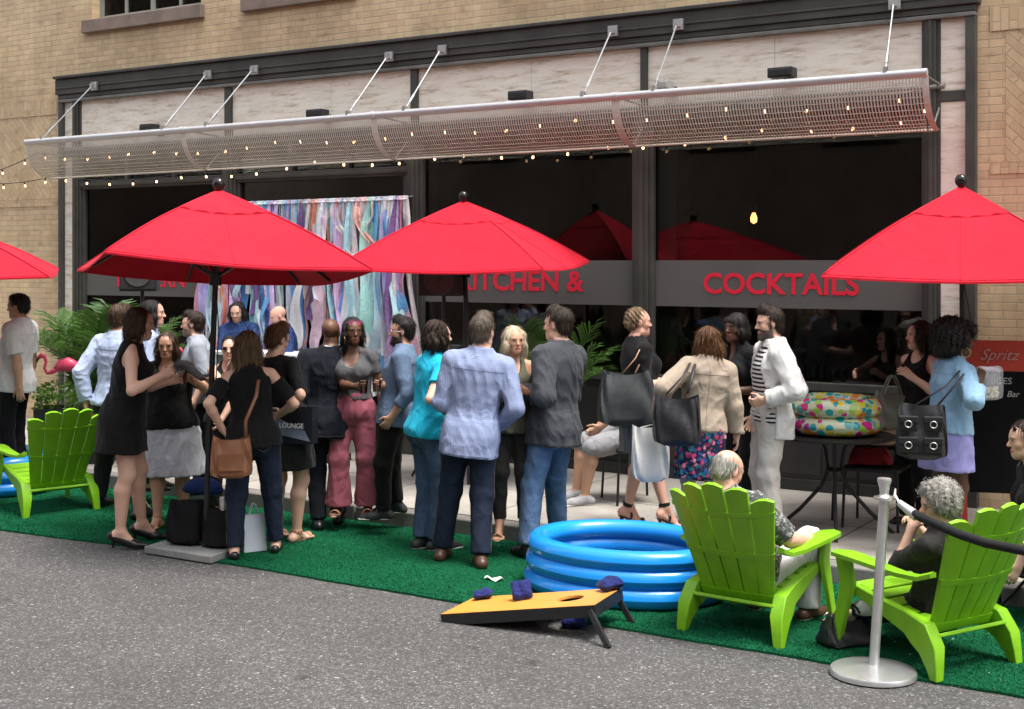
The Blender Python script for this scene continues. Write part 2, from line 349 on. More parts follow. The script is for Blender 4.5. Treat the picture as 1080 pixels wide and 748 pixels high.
def filmmat():
    m, t, p = newmat('frosted_film'); t.t.nodes.remove(p); out = t.t.nodes['Material Output']
    tr = t.n('ShaderNodeBsdfTransparent'); tr.inputs[0].default_value = (.6, .6, .6, 1); df = t.n('ShaderNodeBsdfDiffuse'); df.inputs[0].default_value = (.17, .165, .155, 1)
    mx = t.n('ShaderNodeMixShader'); mx.inputs[0].default_value = .72; t.l(tr.outputs[0], mx.inputs[1]); t.l(df.outputs[0], mx.inputs[2]); t.l(mx.outputs[0], out.inputs[0]); return m
M_FILM = filmmat()
def upper(x0, x1, nm):
    w = MB(); 
    for xx in (x0 + .03, x1 - .03, (x0 + x1) / 2): w.bounds(xx - .03, xx + .03, .12, .18, UWZ, UWZ + 1.9)
    for k in (.25, .75): xx = x0 + (x1 - x0) * k; w.bounds(xx - .02, xx + .02, .125, .175, UWZ + .06, UWZ + 1.84)
    for zz in (UWZ + .03, UWZ + 1.87, UWZ + .95): w.bounds(x0 + .06, x1 - .06, .122, .178, zz - .03, zz + .03)
    o = bpart(w, 'window', plain('sash_paint', (.26, .27, .24), .6))
    g = MB(); g.bounds(x0, x1, .145, .155, UWZ, UWZ + 1.9); g.xf(None, -OFF).build('pane', M_GLASS, o)
    sl_ = MB(); sl_.bounds(x0 - .12, x1 + .06, -.07, .12, UWZ - .16, UWZ - .002); sl_.xf(None, -OFF).build('sill', plain('brownstone', (.20, .155, .125), .8, 0, .3, 4, .3), o, bevel=.01)
    d = MB(); d.bounds(x0, x1, .34, .36, UWZ, UWZ + 1.9); d.xf(None, -OFF).build('blind', plain('dim_blind', (.12, .13, .12), .8), o)
upper(UWX0, UWX1, 'a'); upper(U2X0, U2X1, 'b')
# shop front frame
fr = MB()
fr.bounds(XL - .02, XR + .03, -.10, .05, ZC0 + .06, ZC1); fr.bounds(XL, XR, -.075, .05, ZC0 + .005, ZC0 + .058)
fr.bounds(XL - .02, XR + .03, -.14, .05, ZC1 + .001, ZC1 + .035); fr.bounds(XL, XR, -.115, .05, ZC0 + .125, ZC0 + .145)
bpart(fr, 'cornice', M_FRAME, bevel=.006)
fr = MB(); fr.bounds(XL, XR, -.08, .05, ZC0 - .035, ZC0); bpart(fr, 'cornice_bead', M_FRAMEL, bevel=.008)
POSTS = [(66, 70), (78, 87), (236, 250), (430, 447), (668, 690), (973, 993), (1020, 1031)]
px_ = []
fr = MB()
for i, (a, c) in enumerate(POSTS):
    x0, x1 = WX(a), WX(c); px_.append((x0, x1)); z1 = ZC0 - .036
    if i in (0, 6):
        fr.bounds(x0, x1, -.07, .05, SW, z1)
    else:
        w = x1 - x0; fr.bounds(x0, x1, -.03, .09, SW, z1 if i in (1, 5) else ZL); fr.bounds(x0 + w * .2, x1 - w * .2, -.055, -.031, SW, z1 if i in (1, 5) else ZL - .001)
        fr.bounds(x0 + w * .4, x1 - w * .4, -.07, -.056, SW, z1 if i in (1, 5) else ZL - .002)
    fr.bounds(x0 - .015, x1 + .015, -.085, -.0, SW, SW + .3)
fr.bounds(px_[0][1], px_[6][0], -.035, .07, ZL - .09, ZL - .002); fr.bounds(px_[1][1], px_[5][0], -.06, -.036, ZL - .06, ZL - .03)
for a, c in ((1, 2), (2, 3)):                       # transom bar of the two left bays
    x0, x1 = px_[a][1] + .001, px_[c][0] - .001; fr.bounds(x0, x1, -.02, .08, 3.0, 3.10); fr.bounds(x0, x1, -.035, -.021, 3.03, 3.07)
    for k in range(1, 3):
        xx = x0 + (x1 - x0) * k / 3; fr.bounds(xx - .03, xx + .03, -.015, .07, 3.101, ZL - .091)
for a, c in ((1, 2), (2, 3), (3, 4), (4, 5)):
    x0, x1 = px_[a][1] + .001, px_[c][0] - .001; fr.bounds(x0, x1, -.045, .10, ZSILL - .07, ZSILL)
    if a < 3: fr.bounds(x0, x0 + .05, -.01, .07, ZSILL + .001, 2.999); fr.bounds(x1 - .05, x1, -.01, .07, ZSILL + .001, 2.999)
bpart(fr, 'shop_frame', M_FRAME, bevel=.006)
for i, a in enumerate((243, 439, 681)):             # divider strips between the stone panels
    x = (WX(a - 3.5), WX(a + 3.5)); d = MB(); d.bounds(x[0], x[1], -.045, .05, ZL + .001, ZC0 - .036); bpart(d, 'panel_strip', M_FRAME)
ed = [87, 239.5, 246.5, 435.5, 442.5, 677.5, 684.5, 973]
for i in range(4):
    x0, x1 = WX(ed[2 * i]), WX(ed[2 * i + 1]); xm = x0 + (x1 - x0) * (.52, .57, .53, .49)[i]
    for a, c in ((x0, xm - .002), (xm + .002, x1)):
        d = MB(); d.bounds(a, c, -.012 - .002 * (i % 2), .05, ZL + .001, ZC0 - .037); bpart(d, 'stone_panel', M_STONE)
for a, c in ((70, 78), (993, 1020)):
    d = MB(); d.bounds(WX(a), WX(c), -.02, .05, ZL + .001, ZC0 - .037); bpart(d, 'stone_panel', M_STONE)
    d = MB(); d.bounds(WX(a), WX(c), -.02, .05, SW, ZL - .091); bpart(d, 'stone_panel', M_STONE)
for a, c in ((1, 2), (2, 3), (3, 4), (4, 5)):
    x0, x1 = px_[a][1], px_[c][0]
    d = MB(); d.bounds(x0, x1, .0, .08, SW, ZSILL - .071); n = 3
    for k in range(n): d.bounds(x0 + .06 + (x1 - x0 - .06) * k / n, x0 + (x1 - x0 - .06) * (k + 1) / n, -.014, -.001, SW + .14, ZSILL - .14)
    d.bounds(x0, x1, -.03, -.0005, SW + .002, SW + .10); bpart(d, 'base_panel', M_BASE, bevel=.004)
    g = MB(); g.bounds(x0, x1, .030, .036, ZSILL + .001, ZL - .091); gl = bpart(g, 'window', M_GLASS)
    f = MB(); f.bounds(x0 + (.05 if a < 3 else .002), x1 - (.05 if a < 3 else .002), .026, .0295, 1.70, 2.12); f.xf(None, -OFF).build('frosted_band', M_FILM, gl)
M_RED = plain('red_vinyl', (.78, .014, .045), .5, 0, .04)
def text(body, px0, px1, py0, py1, Y, name, mat, parent, font_bold=True):
    cu = bpy.data.curves.new(name, 'FONT'); cu.body = body; cu.size = 1; cu.extrude = .002; cu.offset = .022 if font_bold else 0; cu.resolution_u = 4
    o = bpy.data.objects.new(name, cu); COL.objects.link(o)
    dg = bpy.context.evaluated_depsgraph_get(); me = bpy.data.meshes.new_from_object(o.evaluated_get(dg)); bpy.data.objects.remove(o)
    v = np.zeros(len(me.vertices) * 3); me.vertices.foreach_get('co', v); v = v.reshape(-1, 3)
    x0, x1 = WX(px0, Y), WX(px1, Y); pm = (px0 + px1) / 2; z1, z0 = WZ(pm, py0, Y), WZ(pm, py1, Y)
    lo, hi = v.min(0), v.max(0)
    q = np.stack([x0 + (v[:, 0] - lo[0]) / (hi[0] - lo[0]) * (x1 - x0), Y - v[:, 2], z0 + (v[:, 1] - lo[1]) / (hi[1] - lo[1]) * (z1 - z0)], 1)
    if parent is bld or parent.parent is bld: q -= OFF
    me.vertices.foreach_set('co', q.ravel()); me.materials.clear(); me.materials.append(mat); me.update()
    ob = link(name, me, parent); return ob
text('COCKTAILS', 742, 906, 288, 311, .022, 'window_lettering', M_RED, bld)
text('KITCHEN &', 483, 616, 285, 307, .022, 'window_lettering', M_RED, bld)
text('MODERN', 124, 195, 287.5, 303, .022, 'window_lettering', M_RED, bld)
# room behind the windows
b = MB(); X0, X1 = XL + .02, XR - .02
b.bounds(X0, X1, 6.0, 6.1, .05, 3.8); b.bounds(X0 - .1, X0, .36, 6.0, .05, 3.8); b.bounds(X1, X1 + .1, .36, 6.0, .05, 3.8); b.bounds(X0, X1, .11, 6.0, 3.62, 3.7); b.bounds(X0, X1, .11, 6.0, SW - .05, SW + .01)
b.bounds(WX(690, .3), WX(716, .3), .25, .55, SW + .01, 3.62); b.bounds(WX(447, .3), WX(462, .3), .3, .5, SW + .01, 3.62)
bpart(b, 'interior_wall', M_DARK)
b = MB(); b.bounds(px_[3][1] + .1, px_[5][0] - .02, .12, .62, ZSILL - .06, ZSILL - .01); b.bounds(px_[3][1] + .1, px_[5][0] - .02, .5, .55, SW + .02, ZSILL - .061); bpart(b, 'counter', plain('dark_wood', (.04, .025, .018), .3))
# other side of the street: only its reflection and its shade reach the picture
b = MB(); ob = empty('street_building', (0, -19, 0), 0, 'brown brick office block with window rows across the street, behind the viewer', 'building')
b.bounds(-60, 40, -.5, 0, 0, 11)
b.build('facade', plain('brown_brick', (.26, .20, .16), .9, 0, .3, .4), ob)
ow = None
for fz in (4.8, 8.2):
    for k in range(-7, 8):
        if ow is None:
            b = MB(); b.bounds(-.9, .9, -.02, .03, 0, 2.0); ow = b.build('window', plain('dark_glazing', (.02, .022, .025), .1), ob)
            o = ow
        else: o = ow.copy(); COL.objects.link(o)
        o.parent = ob; o.location = (k * 3.4 - 6, .0, fz)
# ------------------------------------------------------------------ awning of curved wire mesh
AY = -.60
pz0, pz1 = WZ(27, 150, AY), WZ(978, 76, AY); ax0, ax1 = WX(27, AY), WX(978, AY)
def pipe_at(x): return pz0 + (pz1 - pz0) * (x - ax0) / (ax1 - ax0)
aw = empty('awning', (ax0, AY, pz0), 0, 'long shallow awning of curved wire mesh under a steel pipe, hung over the shop windows', 'awning')
AO = np.array([ax0, AY, pz0])
M_MESH = plain('awning_wire', (.62, .59, .51), .6, 0, .1, 4, spec=.2)
joints = [27, 193, 394, 649, 978]
b = MB(); b.tube([(ax0, AY, pz0), (ax1, AY, pz1)], .031, 14)
for j in joints[1:-1]: x = WX(j, AY); b.tube([(x - .03, AY, pipe_at(x)), (x + .03, AY, pipe_at(x))], .037, 14)
b.xf(None, -AO).build('pipe', plain('awning_pipe', (.56, .56, .57), .4, .4, .06, 5), aw, smooth=40)
def prof(u): th = u * math.pi / 2; return np.array([0, .35 * (1 - math.cos(th)), -.37 * math.sin(th) - .02 * u])
for j0, j1 in zip(joints[:-1], joints[1:]):
    x0, x1 = WX(j0, AY) + .01, WX(j1, AY) - .01; b = MB(); n = int((x1 - x0) / .026)
    for i in range(n + 1):
        x = x0 + (x1 - x0) * i / n; base = np.array([x, AY, pipe_at(x) - .03]); end = i in (0, n)
        P = [base + prof(k / 8) for k in range(9)]
        w = .020 if end else .0062
        b.grid([[p + (-w, 0, 0), p + (w, 0, 0)] for p in P]); b.grid([[p + (w, .004, 0), p + (-w, .004, 0)] for p in P])
    for k in range(12):
        p = prof(k / 11); t = .010 if k in (0, 11) else .0022
        b.tube([np.array([x0, AY, pipe_at(x0) - .03]) + p, np.array([x1, AY, pipe_at(x1) - .03]) + p], t, 4)
    b.xf(None, -AO).build('mesh_panel', M_MESH, aw)
b = MB()
for j in joints:
    x = WX(j, AY) + (.05 if j == 27 else -.05 if j == 978 else 0); b.tube([(x, AY, pipe_at(x)), (x, -.04, pipe_at(x) - .03)], .011, 8); b.tube([(x, AY + .35, pipe_at(x) - .41), (x, -.04, pipe_at(x) - .22)], .008, 6)
b.tube([(ax0 + .1, -.06, pz0 - .05), (ax1, -.06, pz1 - .05)], .02, 8)
b.xf(None, -AO).build('bracket', M_FRAMEL, aw, smooth=40)
for (a, ya), (c, yc) in (((100, 91), (45, 145)), ((220, 79), (172, 136)), ((269, 74), (218, 131)), ((411, 60), (367, 120)), ((467, 53), (427, 115)), ((647, 33), (615, 99)), ((716, 26), (690, 93)), ((944, 4), (934, 76))):
    x = WX(a, -.12); z = WZ(a, ya, -.12); xe = WX(c, AY); b = MB(); b.box((x, -.125, z), (.10, .03, .10)); b.box((x, -.155, z), (.05, .05, .05))
    b.tube([(x, -.16, z), (xe, AY, pipe_at(xe) + .03)], .0075, 6); p0, p1 = np.array((x, -.16, z)), np.array((xe, AY, pipe_at(xe) + .03))
    b.tube([p0 * .25 + p1 * .75, p0 * .12 + p1 * .88], .013, 6); b.box((xe, AY, pipe_at(xe) + .04), (.03, .05, .05))
    b.xf(None, -AO).build('hanger_rod', M_CHROME, aw)
# ------------------------------------------------------------------ string lights
M_CABLE = plain('black_cable', (.015, .015, .015), .6, 0, 0); M_BULB = emit('bulb_glow', (1, .55, .26), 2.3)
bulb_me = MB().lathe([(0.0001, -.036), (.008, -.034), (.0115, -.026), (.0115, -.018), (.008, -.006), (.007, 0)], 10).mesh('bulb', M_BULB, True)
sock_me = MB().lathe([(.009, -.006), (.010, .02), (.006, .032)], 8).mesh('socket', M_CABLE, True)
def string_lights(pts, nb, label):
    P = [np.array(p) for p in pts]; path = []; 
    for a, c in zip(P[:-1], P[1:]):
        L = np.linalg.norm(c - a); n = max(3, int(L / .06))
        for i in range(n): t = i / n; q = a + (c - a) * t; q[2] -= .07 * L * t * (1 - t) * 2; path.append(q)
    path.append(P[-1]); path = np.array(path); s = np.r_[0, np.cumsum(np.linalg.norm(np.diff(path, axis=0), axis=1))]
    o = empty('string_lights', path[0], 0, label, 'string lights', 'strings of bulbs along the awning')
    MB().tube(path - path[0], .005, 5).build('cable', M_CABLE, o)
    for i in range(nb):
        t = s[-1] * (i + .5) / nb + random.uniform(-.03, .03); q = [np.interp(t, s, path[:, k]) for k in range(3)] - path[0]
        bo = link('bulb', bulb_me, o); bo.location = q - np.array([0, 0, .03]); bo.rotation_euler = (random.uniform(-.25, .25), random.uniform(-.25, .25), 0)
        so_ = link('socket', sock_me, bo)
def wp(px, py, Y): return (WX(px, Y), Y, WZ(px, py, Y))
string_lights([wp(-30, 187, -.62), wp(40, 161, -.52), wp(150, 155, -.5), wp(300, 143, -.5), wp(450, 133, -.5), wp(600, 121, -.5), wp(760, 109, -.5), wp(975, 95, -.5), wp(979, 138, -.42)], 33, 'upper string of warm bulbs strung just below the awning pipe')
string_lights([wp(-30, 192, -.25), wp(60, 185, -.2), wp(200, 181, -.2), wp(330, 166, -.2), wp(480, 158, -.2), wp(640, 150, -.2), wp(800, 131, -.25), wp(976, 118, -.3)], 31, 'lower string of warm bulbs along the bottom of the awning mesh')
# ------------------------------------------------------------------ spotlights over the awning
def floodlight(px, py, w, label, m):
    Y = -.22; c = np.array(wp(px, py, Y)); o = empty('floodlight', c, 0, label, 'floodlight', 'floodlights in front of the stone panels')
    b = MB(); b.box((0, 0, 0), (w, .14, .085)); b.box((0, -.075, -.004), (w * .9, .02, .065)); b.build('housing', m, o, bevel=.008)
    b = MB(); b.tube([(0, .06, -.02), (0, .20, -.06)], .014, 6); b.box((0, .165, -.04), (.08, .02, .09)); b.build('bracket', M_FRAME, o)
M_GREYP = plain('grey_casing', (.33, .33, .32), .5)
floodlight(158, 135, .19, 'black floodlight above the awning near its left end', M_BLACK)
floodlight(335, 120, .21, 'black floodlight between the second and fourth hanger rods of the awning', M_BLACK)
floodlight(549, 101, .21, 'black floodlight in front of the third stone panel, above KITCHEN', M_BLACK)
floodlight(825, 77, .22, 'black floodlight above the word COCKTAILS', M_BLACK)
floodlight(701, 90, .13, 'small grey floodlight beside a hanger rod above the awning', M_GREYP)
# ------------------------------------------------------------------ red umbrellas
M_UMB = fabric('red_canvas', (.60, .010, .030), .10, bump=.4, wr=2.4)
M_SEAM = fabric('red_seam', (.55, .010, .035), .0)
def umbrella(peak, corners, base, label, drop=.014):
    C = [PD(*c) for c in corners]; T = PD(*peak); B = G(base[0], base[1], base[2]) if len(base) == 3 else PD(*base)
    o = empty('market_umbrella', B, 0, label, 'umbrella', 'red market umbrellas')
    T0 = T.copy(); hub = T - np.array([0, 0, .02]); n = 14
    def surf(i, u, v, lift=0):                      # u: 0 peak..1 rim, v: 0..1 along panel i
        a, c = C[i], C[(i + 1) % 4]; e = a + (c - a) * v
        p = T + (e - T) * u; p[2] += .006 * math.sin(9 * u + 3 * i) * math.sin(7 * v + i * 2) * math.sin(math.pi * v) + .035 * math.sin(math.pi * u) * (1 if v in (0, 1) else 1 - .55 * math.sin(math.pi * v)) - .034 * math.sin(math.pi * v) * u - .015 * u * u + lift
        return p
    b = MB()
    for i in range(4):
        b.grid([[surf(i, .26 + .74 * k / n, j / n) for j in range(n + 1)] for k in range(n + 1)])
        b.grid([[surf(i, .26 + .74 * k / n, j / n, -.004) for j in range(n, -1, -1)] for k in range(n + 1)])
        b.grid([[surf(i, 1, j / n) + (0, 0, d) for d in (.0, -drop * .55, -drop)] for j in range(n + 1)])
    b.xf(None, -B).build('canopy', M_UMB, o, smooth=30)
    b = MB()
    for i in range(4):
        b.grid([[surf(i, .015 + .345 * k / 6, j / n, .022 - .012 * (k / 6) + (.008 * math.sin(j * 2.2) if k == 6 else 0)) for j in range(n + 1)] for k in range(7)])
        b.grid([[surf(i, .36, j / n, d + .008 * math.sin(j * 2.2)) for d in (.010, -.012)] for j in range(n + 1)])
    b.xf(None, -B).build('vent_flap', M_UMB, o, smooth=30)
    b = MB()
    for i in range(4):
        for v in (0, .5): b.tube([surf(i, u, v, .003) - B for u in np.linspace(.30, .995, 14)], .0055 if v == 0 else .003, 5)
        b.tube([surf(i, .985, v, .002) - B for v in np.linspace(0, 1, 15)], .003, 5)
    b.build('seam', M_SEAM, o, smooth=True)
    axis = (T - B); axis /= np.linalg.norm(axis); mid = T - axis * .62
    MB().tube([B - B, T - B - axis * .0], .021, 12).build('pole', M_BLACK, o, smooth=40)
    hb = MB(); hb.tube([T - B - axis * .08, T - B - axis * .02], .045, 12); hb.tube([mid - B - axis * .05, mid - B + axis * .05], .045, 12); hb.build('hub', M_BLACK, o, smooth=40)
    MB().lathe([(.0001, .105), (.03, .098), (.045, .07), (.043, .04), (.028, .016), (.018, .0), (.018, -.02)], 16, T - B + axis * .0).build('finial', plain('gloss_black', (.01, .01, .01), .15, 0, 0), o, smooth=True)
    for i in range(4):
        for v in (0, .5):
            r = MB(); P = [surf(i, u, v, -.018) - B for u in (.03, .3, .6, .97)]; r.tube(P, .010, 6); q = surf(i, .52, v, -.022) - B; r.tube([q, mid - B], .008, 6); r.build('rib', M_BLACK, o)
    cd = MB(); q = T - B - axis * .7; s_ = np.array([.10, -.10, -.75]); cd.tube([mid - B, mid - B + s_ * .5 + (0.03, 0, 0), mid - B + s_, mid - B + s_ * .9 + (-.06, .02, -.25), mid - B + s_ * .55 + (-.05, .03, 0), mid - B], .004, 5); cd.build('pull_cord', M_BLACK, o)
    return o
umbrella((231, 203, 9.55), [(110, 263, 8.9), (393, 282, 8.5), (317, 297, 10.1), (81, 283, 10.5)], (216, 577, .06), 'red umbrella tilted back over the group, its pole on the granite slab')
umbrella((489, 214, 11.9), [(352, 281, 11.2), (573, 282, 11.2), (622, 274, 12.2), (430, 274, 12.4)], (495, 511, SW), 'red umbrella rising behind the checked shirt man, below the ampersand of KITCHEN')
umbrella((1014, 199, 9.6), [(866, 289, 9.0), (1165, 290, 8.7), (1128, 281, 10.3), (874, 281, 10.6)], (1017, 556, SW), 'bright red umbrella against the travertine strip beside the red menu board')
umbrella((-58, 238, 11.7), [(-185, 284, 11.2), (52, 290, 10.8), (62, 282, 12.4), (-150, 278, 12.9)], (-58, 500, SW), 'red umbrella cut by the left frame edge, its corners above the white shirt man')
# ------------------------------------------------------------------ plastic garden chairs
M_LIME = plain('lime_plastic', (.195, .45, .012), .38, 0, .12, 7, .10, 60, .5)
def lime_chair():
    o = empty('adirondack_chair')
    # seat plane: front z .36 at y .26, rear z .24 at y -.26 ; back reclines from the rear of the seat
    bb = np.array([0, -.20, .20]); bd = np.array([0, -.36, .93]); bd /= np.linalg.norm(bd); bn = np.cross(bd, (1, 0, 0)); bn /= np.linalg.norm(bn)
    b = MB(); n = 5; tops = (.66, .735, .76, .735, .66)
    for k in range(n):
        u0, u1 = (k - 2.5) / 5 + .008, (k - 1.5) / 5 - .008; prevs = []
        rows = 12
        def pt(u, s, off=0):
            w = .44 + .25 * s / .76; bow = -.085 * (1 - (2 * u) ** 2) * (s / .76) + .02 * (s / .76) ** 2
            return bb + np.array([u * w, 0, 0]) + bd * s + bn * (bow * -1 * -1 + off) * 1.0
        F, Bk = [], []
        for r in range(rows + 1):
            s = .005 + (tops[k] - .0) * r / rows; row, rb = [], []
            for c in range(4):
                u = u0 + (u1 - u0) * c / 3; edge = .022 * ((2 * (c / 3) - 1) ** 2) if r == rows else 0
                side = (1 - abs(2 * c / 3 - 1)) * .006
                tilt = .05 * (u - 0) * (1 if k < 2 else -1 if k > 2 else 0) * 0 
                row.append(pt(u, s - edge, .010 + side)); rb.append(pt(u, s - edge, -.008 - side))
            F.append(row); Bk.append(rb)
        b.grid(F); b.grid([r[::-1] for r in Bk])
        b.grid([[F[r][0], Bk[r][0]] for r in range(rows + 1)]); b.grid([[Bk[r][3], F[r][3]] for r in range(rows + 1)]); b.grid([[F[rows][c], Bk[rows][c]] for c in range(4)]); b.grid([[F[0][c], Bk[0][c]] for c in range(3, -1, -1)])
    for s0, s1 in ((.0, .055), (.29, .325), (.56, .585)):     # moulded bands across the slats
        A = [[pt(-.5 + i / 12, s, -.014) for s in (s0, s1)] for i in range(13)]; A2 = [[pt(-.5 + i / 12, s, .006) for s in (s1, s0)] for i in range(13)]
        b.grid(A); b.grid(A2); b.grid([[A[i][1], A2[i][0]] for i in range(13)]); b.grid([[A2[i][1], A[i][0]] for i in range(13)])
    b.build('backrest', M_LIME, o, smooth=35)
    b = MB()
    for k in range(5):
        y0 = -.19 + .092 * k; z0 = .245 + .021 * k
        for i in range(1): b.box((0, y0 + .042, z0 + .012), (.47, .078, .016), np.array([[1, 0, 0], [0, .974, -.225], [0, .225, .974]]))
    b.tube([(-.235, .285, .335), (.235, .285, .335)], .026, 10)
    b.build('seat', M_LIME, o, bevel=.006)
    for s in (-1, 1):
        b = MB()                                      # arm paddle
        ctr = [(.30, -.30, .53, .022), (.305, -.22, .50, .030), (.315, -.1, .50, .038), (.325, .05, .515, .050), (.33, .18, .53, .064), (.33, .28, .535, .066), (.33, .335, .53, .045)]
        top, bot = [], []
        for (x, y, z, w) in ctr: top.append([(s * (x - w), y, z), (s * x, y, z + .010), (s * (x + w), y, z)]); bot.append([(s * (x + w), y, z - .022), (s * (x - w), y, z - .022)])
        b.grid(top); b.grid(bot); b.grid([[t_[2], q[0]] for t_, q in zip(top, bot)]); b.grid([[q[1], t_[0]] for t_, q in zip(top, bot)]); b.add([*top[-1], *bot[-1]], [(0, 1, 2, 3, 4)]); b.add([*top[0], *bot[0]], [(0, 1, 2, 3, 4)])
        b.build('armrest', M_LIME, o, smooth=45, bevel=.006)
        b = MB()                                      # front leg: tapering channel
        L = [(.29, .33, .515, .050, .06), (.285, .30, .36, .045, .055), (.30, .33, .18, .036, .04), (.315, .36, .0, .032, .032)]
        for q0, q1 in zip(L[:-1], L[1:]):
            pass
        P = [[(s * (x - w / 2 * 0 - .008), y - d, z), (s * (x + .018), y - d * .8, z), (s * (x + .018), y + d * .8, z), (s * (x - .008), y + d, z), (s * (x - .008), y - d, z)] for (x, y, z, w, d) in L]
        b.grid(P); b.add(P[0][:4], [(0, 1, 2, 3)]); b.add(P[-1][:4], [(3, 2, 1, 0)]); b.build('leg', M_LIME, o, smooth=40, bevel=.005)
        b = MB()                                      # rear leg: sweeps from the seat front down to the ground behind
        P = []
        for (y, z, h, x, t_) in [(.30, .335, .05, .25, .018), (.10, .285, .075, .255, .022), (-.10, .24, .115, .262, .028), (-.21, .205, .15, .272, .036), (-.275, .14, .115, .282, .037), (-.305, .06, .070, .292, .030), (-.32, .0, .046, .298, .025)]:
            k = min(1, max(0, (-.1 - y) / .25)); ny, nz = -k, 1 - k; nn = math.hypot(ny, nz); ny, nz = ny / nn, nz / nn
            if z == 0: ny, nz = -1, 0
            P.append([(s * (x - t_), y - ny * h / 2, z - nz * h / 2), (s * (x + t_ * 1.1), y - ny * h / 2, z - nz * h / 2), (s * (x + t_ * 1.1), y + ny * h / 2, z + nz * h / 2), (s * (x - t_), y + ny * h / 2, z + nz * h / 2), (s * (x - t_), y - ny * h / 2, z - nz * h / 2)])
        b.grid(P); b.add(P[0][:4], [(0, 1, 2, 3)]); b.add(P[-1][:4], [(3, 2, 1, 0)]); b.build('leg', M_LIME, o, smooth=40, bevel=.005)
    b = MB(); b.beam((-.26, -.27, .20), (.26, -.27, .20), .06, .02, (0, .4, 1)); b.build('rail', M_LIME, o, bevel=.005)
    return o
ch = lime_chair(); CH = []
for i, (rl, rr, hd, lab) in enumerate([((727, 664), (813, 683), -37, 'lime plastic adirondack chair with the bald man in it, beside the blue pool'),
                             ((992, 712), (1070, 704), 31, 'lime plastic adirondack chair with the grey haired woman in it, behind the rope post'),
                             ((38, 543), (92, 540), 40, 'empty lime plastic adirondack chair in front of the man in the white shirt')]):
    c = ch if i == 0 else copy_tree(ch); A, B = G(*rl, .014), G(*rr, .014); a = heading(hd); f = rotz(a) @ np.array([0, 1, 0])
    c.location = (A + B) / 2 + f * .325; c.rotation_euler = (0, 0, a); tag(c, lab, 'chair', 'lime plastic adirondack chairs'); CH.append(c)
# ------------------------------------------------------------------ paddling pools
M_POOL = plain('blue_vinyl', (.012, .27, .80), .22, 0, .06, 3, .0, 60, .5, .3)
def torus(mb, R, r, z, sx, sy, seg=64, ms=14, wob=.004, sq=1.0):
    P = []
    for i in range(seg + 1):
        a = 2 * math.pi * i / seg; w = wob * (.6 * math.sin(17 * a + z * 40) + .5 * math.sin(43 * a + z * 90) * math.sin(3 * a + z * 11))
        P.append([((R + (r + w) * math.cos(t)) * math.cos(a) * sx, (R + (r + w) * math.cos(t)) * math.sin(a) * sy, z + r * sq * math.sin(t)) for t in [2 * math.pi * k / ms for k in range(ms + 1)]])
    return mb.grid(P)
def pool():
    o = empty('paddling_pool'); sx, sy = .60, .475
    for z, f in ((.062, 1.02), (.172, 1.0), (.280, .975)):
        b = MB(); torus(b, f, .066 / .54, z, sx, sy, wob=.003, sq=.54); b.build('ring', M_POOL, o, smooth=True)
    b = MB(); b.lathe([(.0001, .03), (.5, .034), (.95, .02)], 40, (0, 0, 0), sx, sy, False); b.build('floor', M_POOL, o, smooth=True)
    wm, t, p = newmat('pool_water'); p.inputs['Base Color'].default_value = (.75, .93, 1, 1); p.inputs['Roughness'].default_value = .02; p.inputs['Transmission Weight'].default_value = 1.0; p.inputs['IOR'].default_value = 1.33
    t.l(t.bump(t.noise(7, 2, .5, t.coord()), .25, .02), p.inputs['Normal'])
    b = MB(); b.lathe([(.0001, .075), (.92, .075)], 40, (0, 0, 0), sx, sy, False); b.build('water', wm, o)
    v = MB(); v.tube([(.0, -.462, .28), (0, -.485, .295)], .012, 8); v.build('valve', M_WHITE, o)
    return o
p0 = pool(); c = (G(561.5, 602, .062) + G(764, 625, .062)) / 2; p0.location = (c[0] , c[1] , .016)
tag(p0, 'three ring bright blue inflatable paddling pool behind the cornhole board', 'paddling pool', 'blue paddling pools')
p1 = copy_tree(p0); c = G(-14, 517); p1.location = (c[0], c[1], .016); p1.rotation_euler = (0, 0, .2); tag(p1, 'blue inflatable paddling pool behind the empty lime chair', 'paddling pool', 'blue paddling pools')
